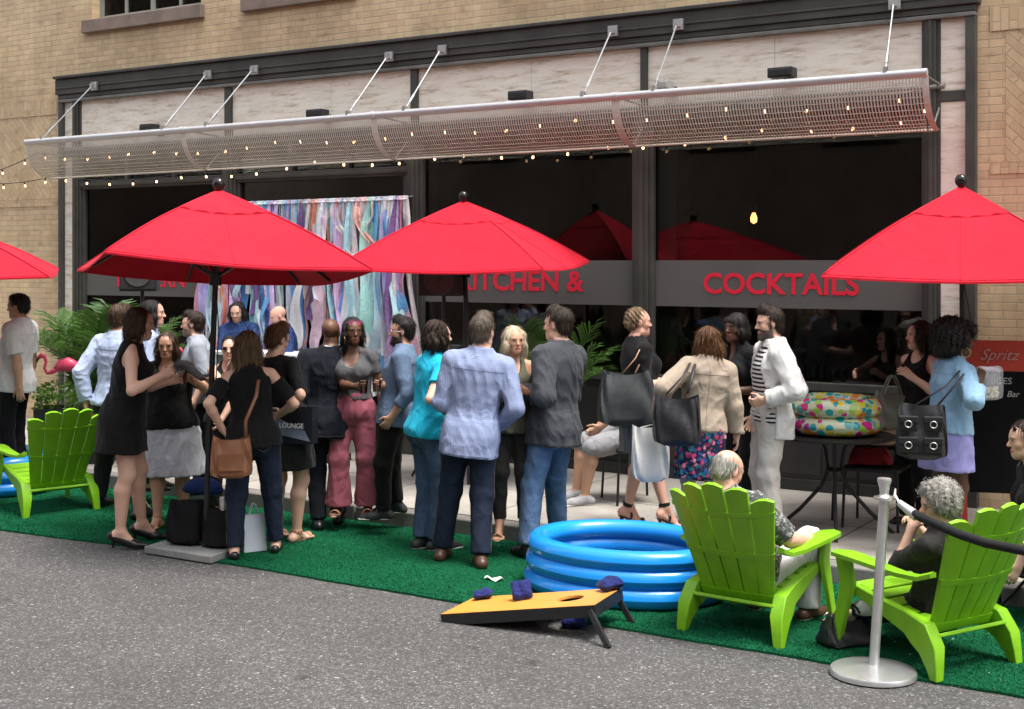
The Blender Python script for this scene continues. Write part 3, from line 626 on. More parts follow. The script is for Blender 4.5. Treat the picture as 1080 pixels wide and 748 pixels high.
# ------------------------------------------------------------------ cornhole board and bean bags
def cornhole():
    A = PD(465, 647.7, 7.757); A[2] = .046; Bq = PD(626.7, 638, 7.35); Cq = PD(653, 620, 7.75); Dq = A + (Cq - Bq)
    o = empty('cornhole_board', A, 0, 'orange cornhole board with black sides propped on black legs, half on the asphalt', 'cornhole board')
    e1 = (Bq - A); L = np.linalg.norm(e1); e1 /= L; e2 = Dq - A; Wd = np.linalg.norm(e2); e2 = e2 - e1 * np.dot(e1, e2); e2 /= np.linalg.norm(e2); nn = np.cross(e1, e2); Rm = np.stack([e1, e2, nn], 1)
    n = 40; hc = (L * .76, Wd / 2); r = .078; b = MB()   # top sheet with a round hole
    ring = []; outer = []
    for i in range(n):
        a = 2 * math.pi * i / n; d = np.array([math.cos(a), math.sin(a)]); ring.append((hc[0] + r * d[0], hc[1] + r * d[1]))
        ts = [((L if d[0] > 0 else 0) - hc[0]) / d[0] if abs(d[0]) > 1e-9 else 9, ((Wd if d[1] > 0 else 0) - hc[1]) / d[1] if abs(d[1]) > 1e-9 else 9]; t_ = min(ts); outer.append((hc[0] + t_ * d[0], hc[1] + t_ * d[1]))
    for cx_, cy_ in ((0, 0), (L, 0), (L, Wd), (0, Wd)):
        i = min(range(n), key=lambda k: (outer[k][0] - cx_) ** 2 + (outer[k][1] - cy_) ** 2); outer[i] = (cx_, cy_)
    vs = [(x, y, 0) for x, y in outer] + [(x, y, 0) for x, y in ring] + [(x, y, -.014) for x, y in outer] + [(x, y, -.014) for x, y in ring]; fs = []
    for i in range(n):
        j = (i + 1) % n; fs += [(i, j, n + j, n + i), (2 * n + i, 3 * n + i, 3 * n + j, 2 * n + j), (n + i, n + j, 3 * n + j, 3 * n + i), (i, 2 * n + i, 2 * n + j, j)]
    b.add(vs, fs); b.xf(Rm).build('board', plain('orange_paint', (.72, .30, .055), .42, 0, .05, 5), o)
    b = MB(); t_ = .016; h = .052
    b.bounds(0, L, .0, t_, -.015 - h, -.0145); b.bounds(0, L, Wd - t_, Wd, -.015 - h, -.0145); b.bounds(0, t_, t_, Wd - t_, -.015 - h, -.0145); b.bounds(L - t_, L, t_, Wd - t_, -.015 - h, -.0145)
    b.bounds(-.002, L + .002, -.0025, 0, -.067, -.002); b.bounds(-.002, 0, 0, Wd, -.067, -.002); b.bounds(L, L + .002, 0, Wd, -.067, -.002)
    b.xf(Rm).build('side_frame', M_BLACK, o)
    for q, fx in ((Bq, (642, 684)), (Cq, (668, 659))):
        f = G(*fx, .0) - A; tp = q - A - nn * .03 - e1 * .03; MB().beam(tp, f, .034, .022, e2).build('leg', M_BLACK, o, bevel=.003)
    return o, A, Rm, L, Wd
cb, CA, CR, CL, CW = cornhole()
M_NAVY = fabric('navy_cloth', (.012, .02, .12), 0, 300, .4, 20)
def beanbag(loc, R, sz, label, puff=.035, standing=False):
    n = 10; top, bot = [], []
    for i in range(n + 1):
        rt, rb = [], []
        for j in range(n + 1):
            u, v = i / n * 2 - 1, j / n * 2 - 1; h = puff * ((1 - u ** 4) * (1 - v ** 4)) ** .5 * (1 + .25 * math.sin(5 * u + 2 * v)); k = 1 - .10 * (u * u * v * v == 1) - .06 * (1 - abs(u * v))
            rt.append((u * sz * k, v * sz * k, h)); rb.append((u * sz * k, v * sz * k, -h * .8))
        top.append(rt); bot.append(rb[::-1])
    b = MB(); b.grid(top); b.grid(bot); b.xf(R)
    o = b.build('bean_bag', M_NAVY, None, smooth=True); o.location = loc; tag(o, label, 'bean bag', 'navy bean bags')
def onboard(u, v, h=0): return CA + CR @ np.array([u * CL, v * CW, h])
Rx = lambda a: np.array([[1, 0, 0], [0, math.cos(a), -math.sin(a)], [0, math.sin(a), math.cos(a)]])
beanbag(onboard(.10, .86, .028), CR @ rotz(.3), .06, 'navy bean bag on the low end of the orange board', .03)
beanbag(onboard(.42, .62, .058), CR @ rotz(.5) @ Rx(1.0), .062, 'navy bean bag standing up in the middle of the orange board', .028)
beanbag(onboard(.95, .88, .034), CR @ rotz(.8), .068, 'navy bean bag slumped on the raised end of the board near the hole', .038)
beanbag(G(606, 661) + (0, 0, .036), rotz(.4), .075, 'navy bean bag lying on the ground below the raised end of the board', .042)
lb = MB(); r_ = random.Random(5)
for k in range(70):
    px, py = (r_.uniform(985, 1078), r_.uniform(660, 728)) if k < 26 else (r_.uniform(560, 960), r_.uniform(640, 700)) if k < 48 else (r_.uniform(20, 540), r_.uniform(545, 628)); q = G(px, py, .024); a = r_.uniform(0, 3); s = r_.uniform(.003, .008)
    if q[1] > KERB_Y - .05: continue
    lb.add([q + np.array([s * math.cos(a + d), s * math.sin(a + d), .002 * d]) for d in (0, 1.5, 3, 4.6)], [(0, 1, 2, 3)])
o = lb.build('litter', M_WHITE); tag(o, 'scattered flecks of white litter on the turf and road', 'litter', kind='stuff')
b = MB(); b.grid([[(-.06 + .12 * i / 4, -.03 + .06 * j / 3, .012 + .012 * math.sin(i * 1.7 + j)) for j in range(4)] for i in range(5)]); o = b.build('paper_scrap', M_WHITE, None, True); o.location = G(521, 612, .016); tag(o, 'scrap of white paper on the green turf behind the board', 'paper scrap')
# ------------------------------------------------------------------ steel rope post
M_STEEL = plain('brushed_steel', (.72, .72, .72), .34, .8, .05, 30)
def stanchion(base, top_px, label):
    B = G(*base, .008); o = empty('rope_post', B, 0, label, 'rope post', 'brushed steel rope posts')
    MB().lathe([(.0001, .052), (.05, .050), (.17, .034), (.212, .026), (.216, .018), (.216, .0)], 48).build('base', M_STEEL, o, smooth=35)
    T = PD(*top_px, depth(B)) - B if top_px else np.array([0, 0, .99]); d = T / np.linalg.norm(T)
    MB().tube([d * .045, T - d * .09], .0255, 20).build('pole', M_STEEL, o, smooth=40)
    b = MB(); q = T - d * .10; b.lathe([(.027, 0), (.052, .004), (.052, .018), (.03, .02), (.022, .03), (.026, .07), (.036, .10), (.034, .112), (.0001, .114)], 24, q); b.build('cap', M_STEEL, o, smooth=40)
    return B, T
SB, ST = stanchion((921, 711), (934, 507), 'brushed steel rope post with a wide round base, half on the asphalt')
hook = SB + ST - np.array([0, 0, .09]); far = G(1330, 790) + np.array([0, 0, .93])
rope_pts = [PD(962, 541, 6.62)]; rp = [PD(962, 541, 6.62), PD(985, 552, 6.5), PD(1010, 563, 6.4), PD(1040, 573, 6.25), PD(1080, 581, 6.05)]
for k in range(1, 8): q = rp[-1] if k == 1 else q; t_ = k / 7; e = rp[4] + (far - rp[4]) * t_; e[2] -= .14 * math.sin(math.pi * t_); rope_pts.append(e)
rope = empty('barrier_rope', hook, 0, 'thick black barrier rope with a chrome end slung from the steel post', 'rope')
MB().tube([p - hook for p in rp[:-1] + rope_pts[1:]] if False else [p - hook for p in rp] + [p - hook for p in rope_pts[1:]], .023, 12).build('cord', fabric('black_rope', (.012, .012, .013), 0, 200, .5), rope, smooth=True)
b = MB(); e0 = rp[0] - hook; e1 = PD(948, 530, 6.68) - hook; b.tube([e0 + (e0 - e1) * .35, e0, e1], [.026, .026, .017], 12); k0 = RT * .05 + UP * .0; b.tube([e1, e1 * .7 + UP * .03, k0 + UP * .045, k0 * .9 + UP * .012, k0 * .8 - UP * .01], .006, 8); b.build('hook', M_STEEL, rope, smooth=40)
stanchion((1330, 790), None, 'brushed steel rope post at the far end of the barrier rope')
# ------------------------------------------------------------------ bistro table, chair and what lies on them
M_IRON = plain('black_iron', (.018, .017, .016), .4, .3, .2, 10)
TB = PD(880, 500, 9.75); TB[2] = SW
tb = empty('bistro_table', TB, 0, 'round black metal bistro table under the dotted inflatable pool', 'table')
MB().lathe([(.0001, .715), (.42, .715), (.445, .705), (.445, .692), (.42, .69), (.0001, .69)], 48).build('tabletop', M_IRON, tb, smooth=35)
for k in range(4):
    a = k * math.pi / 2 + .35; d = np.array([math.cos(a), math.sin(a), 0])
    P = [d * .12 + (0, 0, .69), d * .07 + (0, 0, .6), d * .045 + (0, 0, .45), d * .09 + (0, 0, .33), d * .25 + (0, 0, .15), d * .42 + (0, 0, .0)]
    MB().tube(P, .014, 8).build('leg', M_IRON, tb, smooth=40)
b = MB(); torus(b, .055, .01, .45, 1, 1, 24, 8, 0); b.build('ring', M_IRON, tb, smooth=True)
def dots():
    m, t, p = newmat('dotted_vinyl'); co = t.coord()
    v = t.n('ShaderNodeTexVoronoi'); t.l(co, v.inputs['Vector']); v.inputs['Scale'].default_value = 17; v.inputs['Randomness'].default_value = .8
    sep = t.n('ShaderNodeSeparateColor'); t.l(v.outputs['Color'], sep.inputs[0])
    colr = t.ramp(sep.outputs[0], [(0, (.65, .02, .22)), (.2, (.02, .36, .36)), (.4, (.72, .62, .05)), (.58, (.75, .25, .02)), (.72, (.45, .03, .35)), (.86, (.35, .55, .05))], 'CONSTANT')
    msk = t.math('LESS_THAN', v.outputs['Distance'], t.math('MULTIPLY_ADD', sep.outputs[1], .28, .42))
    setc(t, p, t.mix(msk, (.62, .66, .44), colr)); p.inputs['Roughness'].default_value = .12; p.inputs['Transmission Weight'].default_value = .12; p.inputs['Coat Weight'].default_value = .4; return m
M_DOTS = dots(); o = empty('inflatable_pool', TB + (0, 0, .722), 0, 'small clear inflatable pool with bright coloured dots on the bistro table', 'inflatable pool')
for z in (.070, .200):
    b = MB(); torus(b, .275, .072, z, 1, 1, 56, 16, .003, .95); b.build('ring', M_DOTS, o, smooth=True)
MB().lathe([(.0001, .012), (.27, .012)], 32, close=False).build('floor', M_DOTS, o)
def pd_floor(px, d, z): q = PD(px, 400, d); q[2] = z; return q
def metal_chair(loc, hd, label, group='black metal chairs on the pavement'):
    o = empty('metal_chair', loc, heading(hd), label, 'chair', group)
    b = MB(); b.box((0, 0, .44), (.42, .40, .035)); b.build('seat', M_IRON, o, bevel=.012)
    for x in (-.19, .19):
        for y in (-.18, .18): MB().tube([(x, y, .43), (x * 1.08, y * 1.12, 0)], .011, 8).build('leg', M_IRON, o, smooth=40)
    b = MB()
    for x in (-.19, .19): b.tube([(x, -.18, .44), (x, -.21, .66), (x * .95, -.245, .86)], .011, 8)
    b.tube([(-.18, -.245, .86), (-.09, -.26, .885), (.09, -.26, .885), (.18, -.245, .86)], .011, 8)
    for z in (.56, .66, .76): b.beam((-.19, -.195 - (z - .44) * .1, z), (.19, -.195 - (z - .44) * .1, z), .012, .03)
    b.build('backrest', M_IRON, o, smooth=40); return o
CP = pd_floor(925, 9.95, SW); metal_chair(CP, 150, 'black metal chair holding the red and tan bags, right of the bistro table')
M_SAGE = plain('sage_leather', (.16, .17, .13), .5, 0, .15, 6, .2, 90); M_REDB = fabric('dark_red_cloth', (.22, .012, .018)); M_TANL = plain('tan_leather', (.36, .24, .15), .5, 0, .15, 6, .2, 90); M_BROWNB = plain('brown_leather', (.22, .09, .042), .45, 0, .3, 5, .6, 12); M_BLKL = plain('black_leather', (.014, .014, .016), .45, 0, .3, 6, .7, 13); M_CREAM = fabric('cream_canvas', (.60, .58, .53)); M_GREYL = plain('grey_leather', (.030, .034, .036), .5, 0, .3, 5, .7, 11)
def bag_mesh(w, h, d, flare=.8, sag=.0, seed=0, open_top=True, nz=12, na=40):
    """soft upright bag: rounded-rectangle rings from bottom to top, base at z = 0"""
    r = random.Random(seed); ph = [r.uniform(0, 6.28) for _ in range(6)]; P = []
    for i in range(nz + 1):
        t_ = i / nz; k = flare + (1 - flare) * (1 - t_) if flare <= 1 else 1 + (flare - 1) * t_
        dd = d * (1 - .72 * t_ ** 1.6); ww = w * k * (1 + .05 * math.sin(math.pi * t_)); row = []
        rd = min(1, t_ * 5 + .55)
        for j in range(na + 1):
            a = 2 * math.pi * j / na; ca, sa = math.cos(a), math.sin(a); e = .45
            x = math.copysign(abs(ca) ** e, ca) * ww / 2 * rd; y = math.copysign(abs(sa) ** e, sa) * dd / 2 * rd
            f = .012 * math.sin(4 * a + ph[0] + 3 * t_) * math.sin(5 * t_ + ph[1]) + .008 * math.sin(9 * a + 7 * t_ + ph[2])
            row.append((x * (1 + f * .5), y + f * (1 if sa > 0 else -1), h * t_ + .012 * t_ * math.sin(2 * a + ph[3]) - sag * t_ * math.cos(a) ** 2 * -1 * 0 - sag * t_ * (1 - abs(ca))))
        P.append(row)
    b = MB(); b.grid(P); b.add(P[0][:-1], [tuple(range(na))[::-1]])
    inn = [(x * .9, y * .75, z - h * .10) for x, y, z in P[-1]]; b.grid([P[-1], inn]); b.add(inn[:-1], [tuple(range(na))])
    return b
def arc(x0, x1, z0, rise, y=0, n=12): return [(x0 + (x1 - x0) * i / n, y, z0 + rise * math.sin(math.pi * i / n)) for i in range(n + 1)]
def bag(name, loc, rz, w, h, d, mat, label, cat='bag', handle=.16, flare=.85, sag=.02, seed=0, hm=None, tilt=None, pocket=False, group=None, hr=.007):
    o = empty(name, loc, rz, label, cat, group)
    if tilt: o.rotation_euler = (tilt[0], tilt[1], rz)
    bag_mesh(w, h, d, flare, sag, seed).build('body', mat, o, smooth=50)
    if handle:
        for s in (-1, 1): MB().tube(arc(-w * .25, w * .25, h - .05, handle + .05, s * d * .13), hr, 8).build('handle', hm or mat, o, smooth=True)
    if pocket:
        b = MB(); b.grid([[(-w * .3 + w * .6 * i / 8, -d / 2 - .016 + .01 * (abs(i - 4) / 4) ** 2, h * (.2 + .4 * j / 5)) for j in range(6)] for i in range(9)]); b.build('pocket', mat, o, smooth=True)
    return o
bag('tote_bag', pd_floor(941, 9.98, SW + .72), AL + .2, .32, .28, .15, M_SAGE, 'sage green tote with thin handles on the table behind the dotted pool', seed=2, handle=.12)
bag('cloth_bag', CP + (-.04, -.03, .462), AL - .3, .34, .13, .26, M_REDB, 'dark red cloth bag lying on the metal chair seat', handle=0, seed=3, flare=.7)
bag('handbag', CP + (.02, .06, .60), AL + .25, .30, .22, .16, M_TANL, 'tan handbag on top of the dark red bag on the chair', seed=4, handle=.1)
# ------------------------------------------------------------------ red menu board
mp_ = pd_floor(1060, 9.35, SW); mb_ = empty('menu_board', mp_, heading(-14), 'red standing menu board with a blackboard panel against the brick wall', 'menu board')
M_MRED = plain('red_board', (.42, .034, .014), .5, 0, .08, 3); M_CHALK = plain('blackboard', (.006, .006, .0065), .9, 0, .2, 5, 0, 60, .1); M_CHK = plain('chalk_pink', (.42, .22, .20), .8, 0, .1); M_CHW = plain('chalk_grey', (.35, .34, .32), .8, 0, .1)
Rm = Rx(-.10); b = MB(); b.bounds(-.30, .30, 0, .025, .52, 1.42); b.xf(Rm).build('board', M_MRED, mb_, bevel=.004)
b = MB(); b.bounds(-.25, .215, -.006, -.001, .34, 1.20); b.xf(Rm).build('blackboard', M_CHALK, mb_)
for x in (-.275, .275):
    b = MB(); b.bounds(x - .025, x + .025, -.006, .03, 0, .52); b.xf(Rm).build('leg', M_MRED, mb_)
def boardtext(body, x, z, size, mat, bold=0, shear=0.0, name='lettering'):
    cu = bpy.data.curves.new(name, 'FONT'); cu.body = body; cu.size = size; cu.extrude = .001; cu.shear = shear; cu.offset = bold; cu.resolution_u = 3
    o = bpy.data.objects.new(name, cu); COL.objects.link(o); dg = bpy.context.evaluated_depsgraph_get(); me = bpy.data.meshes.new_from_object(o.evaluated_get(dg)); bpy.data.objects.remove(o)
    v = np.zeros(len(me.vertices) * 3); me.vertices.foreach_get('co', v); v = v.reshape(-1, 3); q = np.stack([x + v[:, 0], np.full(len(v), -.009) - v[:, 2], z + v[:, 1]], 1) @ Rm.T
    me.vertices.foreach_set('co', q.ravel()); me.materials.clear(); me.materials.append(mat); me.update(); return link(name, me, mb_)
boardtext('Spritz', -.16, 1.28, .11, M_CHK, .0, .45); boardtext('PRICES', -.14, 1.11, .065, M_CHW, 0, .1); boardtext('Bar', .02, 1.02, .06, M_CHW, 0, .3)
# ------------------------------------------------------------------ granite slab, bags on it
Aq, Bq_, Cq_ = G(152, 576, .06), G(222, 587, .06), G(247, 579, .06); Dq_ = Aq + Cq_ - Bq_
o = empty('granite_slab', Aq * [1, 1, 0], 0, 'grey granite slab weighting the umbrella pole at the turf edge', 'stone slab')
b = MB(); b.slab([q - Aq * [1, 1, 0] for q in (Aq, Bq_, Cq_, Dq_)], (0, 0, -.052)); b.build('slab', M_SLAB, o, bevel=.006)
slab_c = (Aq + Cq_) / 2
bag('shopping_bag', G(193, 577, .062) + FW * .12, AL - .25, .27, .31, .20, plain('black_nylon', (.007, .007, .008), .8, 0, .2, 8, .3, 60, .15), 'black soft bag on the granite slab left of the pole', flare=.96, seed=5, handle=.0, sag=.0)
bag('shopping_bag', G(231, 580, .062) + FW * .12, AL - .1, .25, .30, .20, plain('black_nylon2', (.009, .009, .010), .8, 0, .2, 8, .3, 60, .15), 'black soft bag on the slab right of the pole, with silver cans', flare=.95, seed=6, handle=.0)
b = MB(); b.lathe([(.0001, .12), (.09, .105), (.16, .06), (.19, .0), (.17, -.03), (.0001, -.04)], 28, (0, 0, 0), 1, .55); o = b.build('backpack', fabric('blue_nylon', (.010, .028, .12), 0, 200, .3, 15), None, True); o.location = G(214, 560, .06) + np.array([0, 0, .30]) + FW * .0; o.location.z = .375; o.scale = (.85, .85, .8); o.rotation_euler = (0, .06, AL); tag(o, 'blue soft backpack lying across the black bags on the slab', 'backpack')
for k, (px, lab) in enumerate(((232, 'silver drink can in the mouth of the black bag'), (242, 'silver drink can nearest the jeans leg on the black bag'))):
    b = MB(); b.lathe([(.0001, 0), (.026, .0), (.032, .008), (.032, .105), (.027, .117), (.0001, .115)], 16); o = b.build('drink_can', M_STEEL, None, 40); q = G(px, 580, .062) + FW * .12; o.location = (q[0], q[1], .30); tag(o, lab, 'drink can', 'silver drink cans')
# white paper bag and black handbag on the turf
def paper_bag(name, loc, rz, w, h, d, mat, label, lean=0.0):
    o = empty(name, loc, rz, label, 'bag'); b = MB(); ww, dd = w / 2, d / 2
    lo = [(-ww, -dd, 0), (ww, -dd, 0), (ww, dd, 0), (-ww, dd, 0)]; hi = [(-ww * .98, -dd * .35, h), (ww * .98, -dd * .35, h), (ww * .98, dd * .35, h), (-ww * .98, dd * .35, h)]; md = [((a[0] + c[0]) / 2 * (.9 if abs(a[0]) else 1), (a[1] + c[1]) / 2, h * .55) for a, c in zip(lo, hi)]
    for A, B in ((lo, md), (md, hi)):
        for i in range(4): j = (i + 1) % 4; b.add([A[i], A[j], B[j], B[i]], [(0, 1, 2, 3)]); b.add([tuple(np.array(q) * (.985, .97, 1)) for q in (A[j], A[i], B[i], B[j])], [(0, 1, 2, 3)])
    b.add(lo, [(3, 2, 1, 0)]); b.build('body', mat, o)
    for s in (-1, 1): MB().tube(arc(-w * .2, w * .2, h - .01, .09, s * dd * .34), .004, 6).build('handle', mat, o)
    return o
paper_bag('paper_bag', G(266, 582, .016) + FW * .05, AL + .5, .17, .26, .10, plain('white_paper', (.66, .70, .76), .6, 0, .06), 'small white paper bag standing on the turf behind the jeans legs')
o = bag('handbag', G(898, 683, .016) + FW * .08, AL + .3, .34, .17, .20, M_BLKL, 'slumped black leather handbag on the turf behind the rope post', seed=9, handle=.05, flare=.7, sag=.05)
# ------------------------------------------------------------------ portable bar
by = -1.02; bx0, bx1 = WX(228, by), WX(352, by)
bar = empty('portable_bar', ((bx0 + bx1) / 2, by, SW), 0, 'portable steel fronted bar with a white top in front of the ribbon curtain', 'bar counter'); hw = (bx1 - bx0) / 2
b = MB(); b.bounds(-hw - .04, hw + .04, -.06, .42, 1.02, 1.055); b.build('worktop', plain('white_laminate', (.72, .74, .76), .3, 0, .04), bar, bevel=.004)
b = MB(); b.bounds(-hw, hw, .0, .36, .08, 1.019); b.build('cabinet', plain('satin_steel', (.36, .37, .36), .4, .6, .15, 3), bar, bevel=.005)
b = MB(); b.bounds(-hw + .05, hw - .05, .03, .33, 0, .079); b.build('plinth', M_BLACK, bar)
def bottle(x, y, label, m, k=1.0):
    b = MB(); b.lathe([(.0001, 0), (.034, 0), (.037, .01), (.037, .17 * k), (.030, .205 * k), (.014, .235 * k), (.013, .29 * k), (.0001, .292 * k)], 14); o = b.build('bottle', m, None, 40); o.location = ((bx0 + bx1) / 2 + x, by + y, SW + 1.056); tag(o, label, 'bottle', 'bottles on the portable bar')
# ------------------------------------------------------------------ loudspeakers
def speaker(px, d, pytop, pybot, w, hd, label, slab_label):
    z1, z0 = HC + (HY - pytop) / F_PX * d, HC + (HY - pybot) / F_PX * d; q = pd_floor(px, d, SW)
    st = empty('speaker_stand', q, heading(hd), slab_label, 'speaker stand', 'black speaker stands')
    MB().tube([(0, 0, .35), (0, 0, z0 - SW - .001)], .018, 10).build('pole', M_BLACK, st, smooth=40)
    for k in range(3):
        a = k * 2.094 + .5; MB().tube([(0, 0, .62), (math.cos(a) * .42, math.sin(a) * .42, .012)], .012, 8).build('leg', M_BLACK, st, smooth=40)
    b = MB(); b.tube([(0, 0, .60), (0, 0, .66)], .035, 10); b.build('collar', M_BLACK, st, smooth=40)
    o = empty('loudspeaker', (q[0], q[1], z0), heading(hd), label, 'loudspeaker', 'black loudspeakers on stands'); h = z1 - z0
    b = MB(); b.prism([(-w / 2, -.14), (w / 2, -.14), (w * .36, .16), (-w * .36, .16)], 0, h); b.build('cabinet', M_BLACK, o, bevel=.01)
    g = MB(); g.bounds(-w * .46, w * .46, -.152, -.141, .02, h - .02); g.build('grille', plain('speaker_grille', (.028, .03, .03), .5, .2, .3, 80), o, bevel=.004)
    c = MB(); c.lathe([(.02, .0), (.06, .006), (w * .33, .002), (w * .36, .006), (w * .36, -.004)], 28, close=False); c.xf(Rx(math.pi / 2), (0, -.155, h * .36)); c.build('woofer', plain('woofer_cone', (.05, .05, .05), .4, 0, .1), o, smooth=True)
speaker(150, 12.6, 255, 307, .36, 0, 'black loudspeaker on a stand, under the left umbrella before MODERN', 'black tripod stand under the loudspeaker beside the palm')
speaker(468, 11.9, 262, 312, .40, -12, 'black loudspeaker on a stand, left of the word KITCHEN', 'black tripod stand under the loudspeaker behind the turquoise shirt')
# ------------------------------------------------------------------ ribbon curtain
ry = -.14; rc0, rc1 = np.array(wp(213, 216, ry)), np.array(wp(429, 208, ry))
rcur = empty('ribbon_curtain', rc0, 0, 'curtain of torn coloured cloth ribbons hung across the second window', 'ribbon curtain')
MB().tube([(rc1 - rc0) * t_ / 10 + np.array([0, 0, -.06 * math.sin(math.pi * t_ / 10) * 0]) for t_ in range(11)], .008, 6).build('cord', M_WHITE, rcur)
b = MB(); b.tube([(-.03, .1, .02), (0, 0, 0)], .006, 6); b.tube([rc1 - rc0, rc1 - rc0 + np.array([.03, .1, .02])], .006, 6); b.build('hook', M_CHROME, rcur)
RCOL = [(0.474, 0.807, 0.9), (0.176, 0.439, 0.9), (0.9, 0.467, 0.59), (0.573, 0.501, 0.9), (0.26, 0.151, 0.37), (0.501, 0.9, 0.786), (0.9, 0.9, 0.9), (0.195, 0.524, 0.9), (0.832, 0.57, 0.9), (0.639, 0.836, 0.9), (0.9, 0.492, 0.417), (0.098, 0.17, 0.403), (0.9, 0.664, 0.762), (0.399, 0.782, 0.9), (0.9, 0.9, 0.9), (0.9, 0.9, 0.9), (0.844, 0.881, 0.9), (0.589, 0.88, 0.9), (0.9, 0.574, 0.556), (0.9, 0.9, 0.9), (0.203, 0.591, 0.651), (0.86, 0.34, 0.2), (0.86, 0.86, 0.88), (0.86, 0.84, 0.82), (0.55, 0.78, 0.84), (0.86, 0.5, 0.44)]
RM = [fabric('ribbon_cloth', c_, .08, 300, .35, 14) for c_ in RCOL]
NR = 98; rr = random.Random(11)
for i in range(NR):
    t_ = (i + .5) / NR; top = (rc1 - rc0) * t_; w = rr.uniform(.030, .072) * (1.5 if rr.random() < .2 else 1); L = rr.uniform(.6, 1.4) if rr.random() < .3 else rr.uniform(1.6, 2.15); y0 = rr.uniform(-.05, .05); fo = rr.uniform(.006, .02); k1, k2, k3 = rr.uniform(3, 7), rr.uniform(0, 6.28), rr.gauss(0, .17)
    tw = rr.uniform(-.8, .8); P = []; n = 22; kink = rr.uniform(.3, .9)
    for k in range(n + 1):
        s = k / n; z = -L * s + .012; cx_ = k3 * s * s + .055 * math.sin(k1 * s * 2 + k2) * s; cy_ = y0 * min(1, s * 4) + .02 * math.sin(k1 * s * 3 + k2 * 2) * s; a = tw * s * 2 + .5 * math.sin(4 * s + k2); wd = w * (.45 + .55 * min(1, s * 7)) * (1 + .15 * math.sin(11 * s + k2)); row = []
        for j in range(5):
            u = j / 4 - .5; row.append(top + np.array([cx_ + u * 2 * wd * math.cos(a), cy_ + u * 2 * wd * math.sin(a) + fo * math.sin(u * 9 + 5 * s + k2), z + (.05 * abs(u) + .03 * u if k == n else 0)]))
        P.append(row)
    b = MB(); b.grid(P); kt = [top + np.array([0, 0, .014]) + np.array([.4 * w * math.cos(q), .02 * math.sin(q), -.02 + .02 * math.sin(q)]) for q in np.linspace(0, 6.28, 7)]; b.tube(kt, .009, 5); b.build('ribbon', RM[rr.randrange(len(RM))], rcur, smooth=True)
# ------------------------------------------------------------------ plants
def leafmat(name, a, bcol):
    m, t, p = newmat(name); co = t.coord(); g = t.n('ShaderNodeNewGeometry'); n = t.noise(5, 3, .6, co); rnd = t.n('ShaderNodeTexWhiteNoise'); rnd.noise_dimensions = '1D'; t.l(g.outputs['Random Per Island'], rnd.inputs['W'])
    setc(t, p, t.ramp(t.math('ADD', t.math('MULTIPLY', n, .5), t.math('MULTIPLY', rnd.outputs[0], .5)), [(.2, a), (.8, bcol)])); p.inputs['Roughness'].default_value = .4
    tr = t.n('ShaderNodeBsdfTranslucent'); tr.inputs[0].default_value = tuple(min(1, x * 1.4) for x in bcol) + (1,); mx = t.n('ShaderNodeMixShader'); mx.inputs[0].default_value = .25; out = t.t.nodes['Material Output']; t.l(p.outputs[0], mx.inputs[1]); t.l(tr.outputs[0], mx.inputs[2]); t.l(mx.outputs[0], out.inputs[0]); return m
M_PALM = leafmat('palm_leaf', (.020, .055, .012), (.075, .16, .03)); M_LEAF = leafmat('shrub_leaf', (.03, .09, .012), (.13, .26, .04)); M_STEM = plain('green_stem', (.10, .14, .04), .5); M_SOIL = plain('soil', (.02, .014, .01), .95, 0, .4, 30, .5)
M_POT = plain('black_planter', (.013, .013, .014), .4, 0, .2, 5)
def pot(parent, w, h, square=True):
    b = MB()
    if square: b.lathe([(w * .62, 0), (w * .70, h), (w * .64, h), (w * .62, h - .05)], 4, close=False); b.add([(w * .62 * math.cos(a), w * .62 * math.sin(a), 0) for a in (0, 1.5708, 3.1416, 4.7124)], [(0, 1, 2, 3)]); b.xf(rotz(math.pi / 4))
    else: b.lathe([(.0001, 0), (w * .40, 0), (w * .5, h), (w * .46, h), (w * .45, h - .05)], 28, close=False)
    b.build('planter', M_POT, parent, smooth=40); s = MB(); s.lathe([(.0001, h - .05), (w * .44, h - .055)], 16, close=False); s.build('soil', M_SOIL, parent)
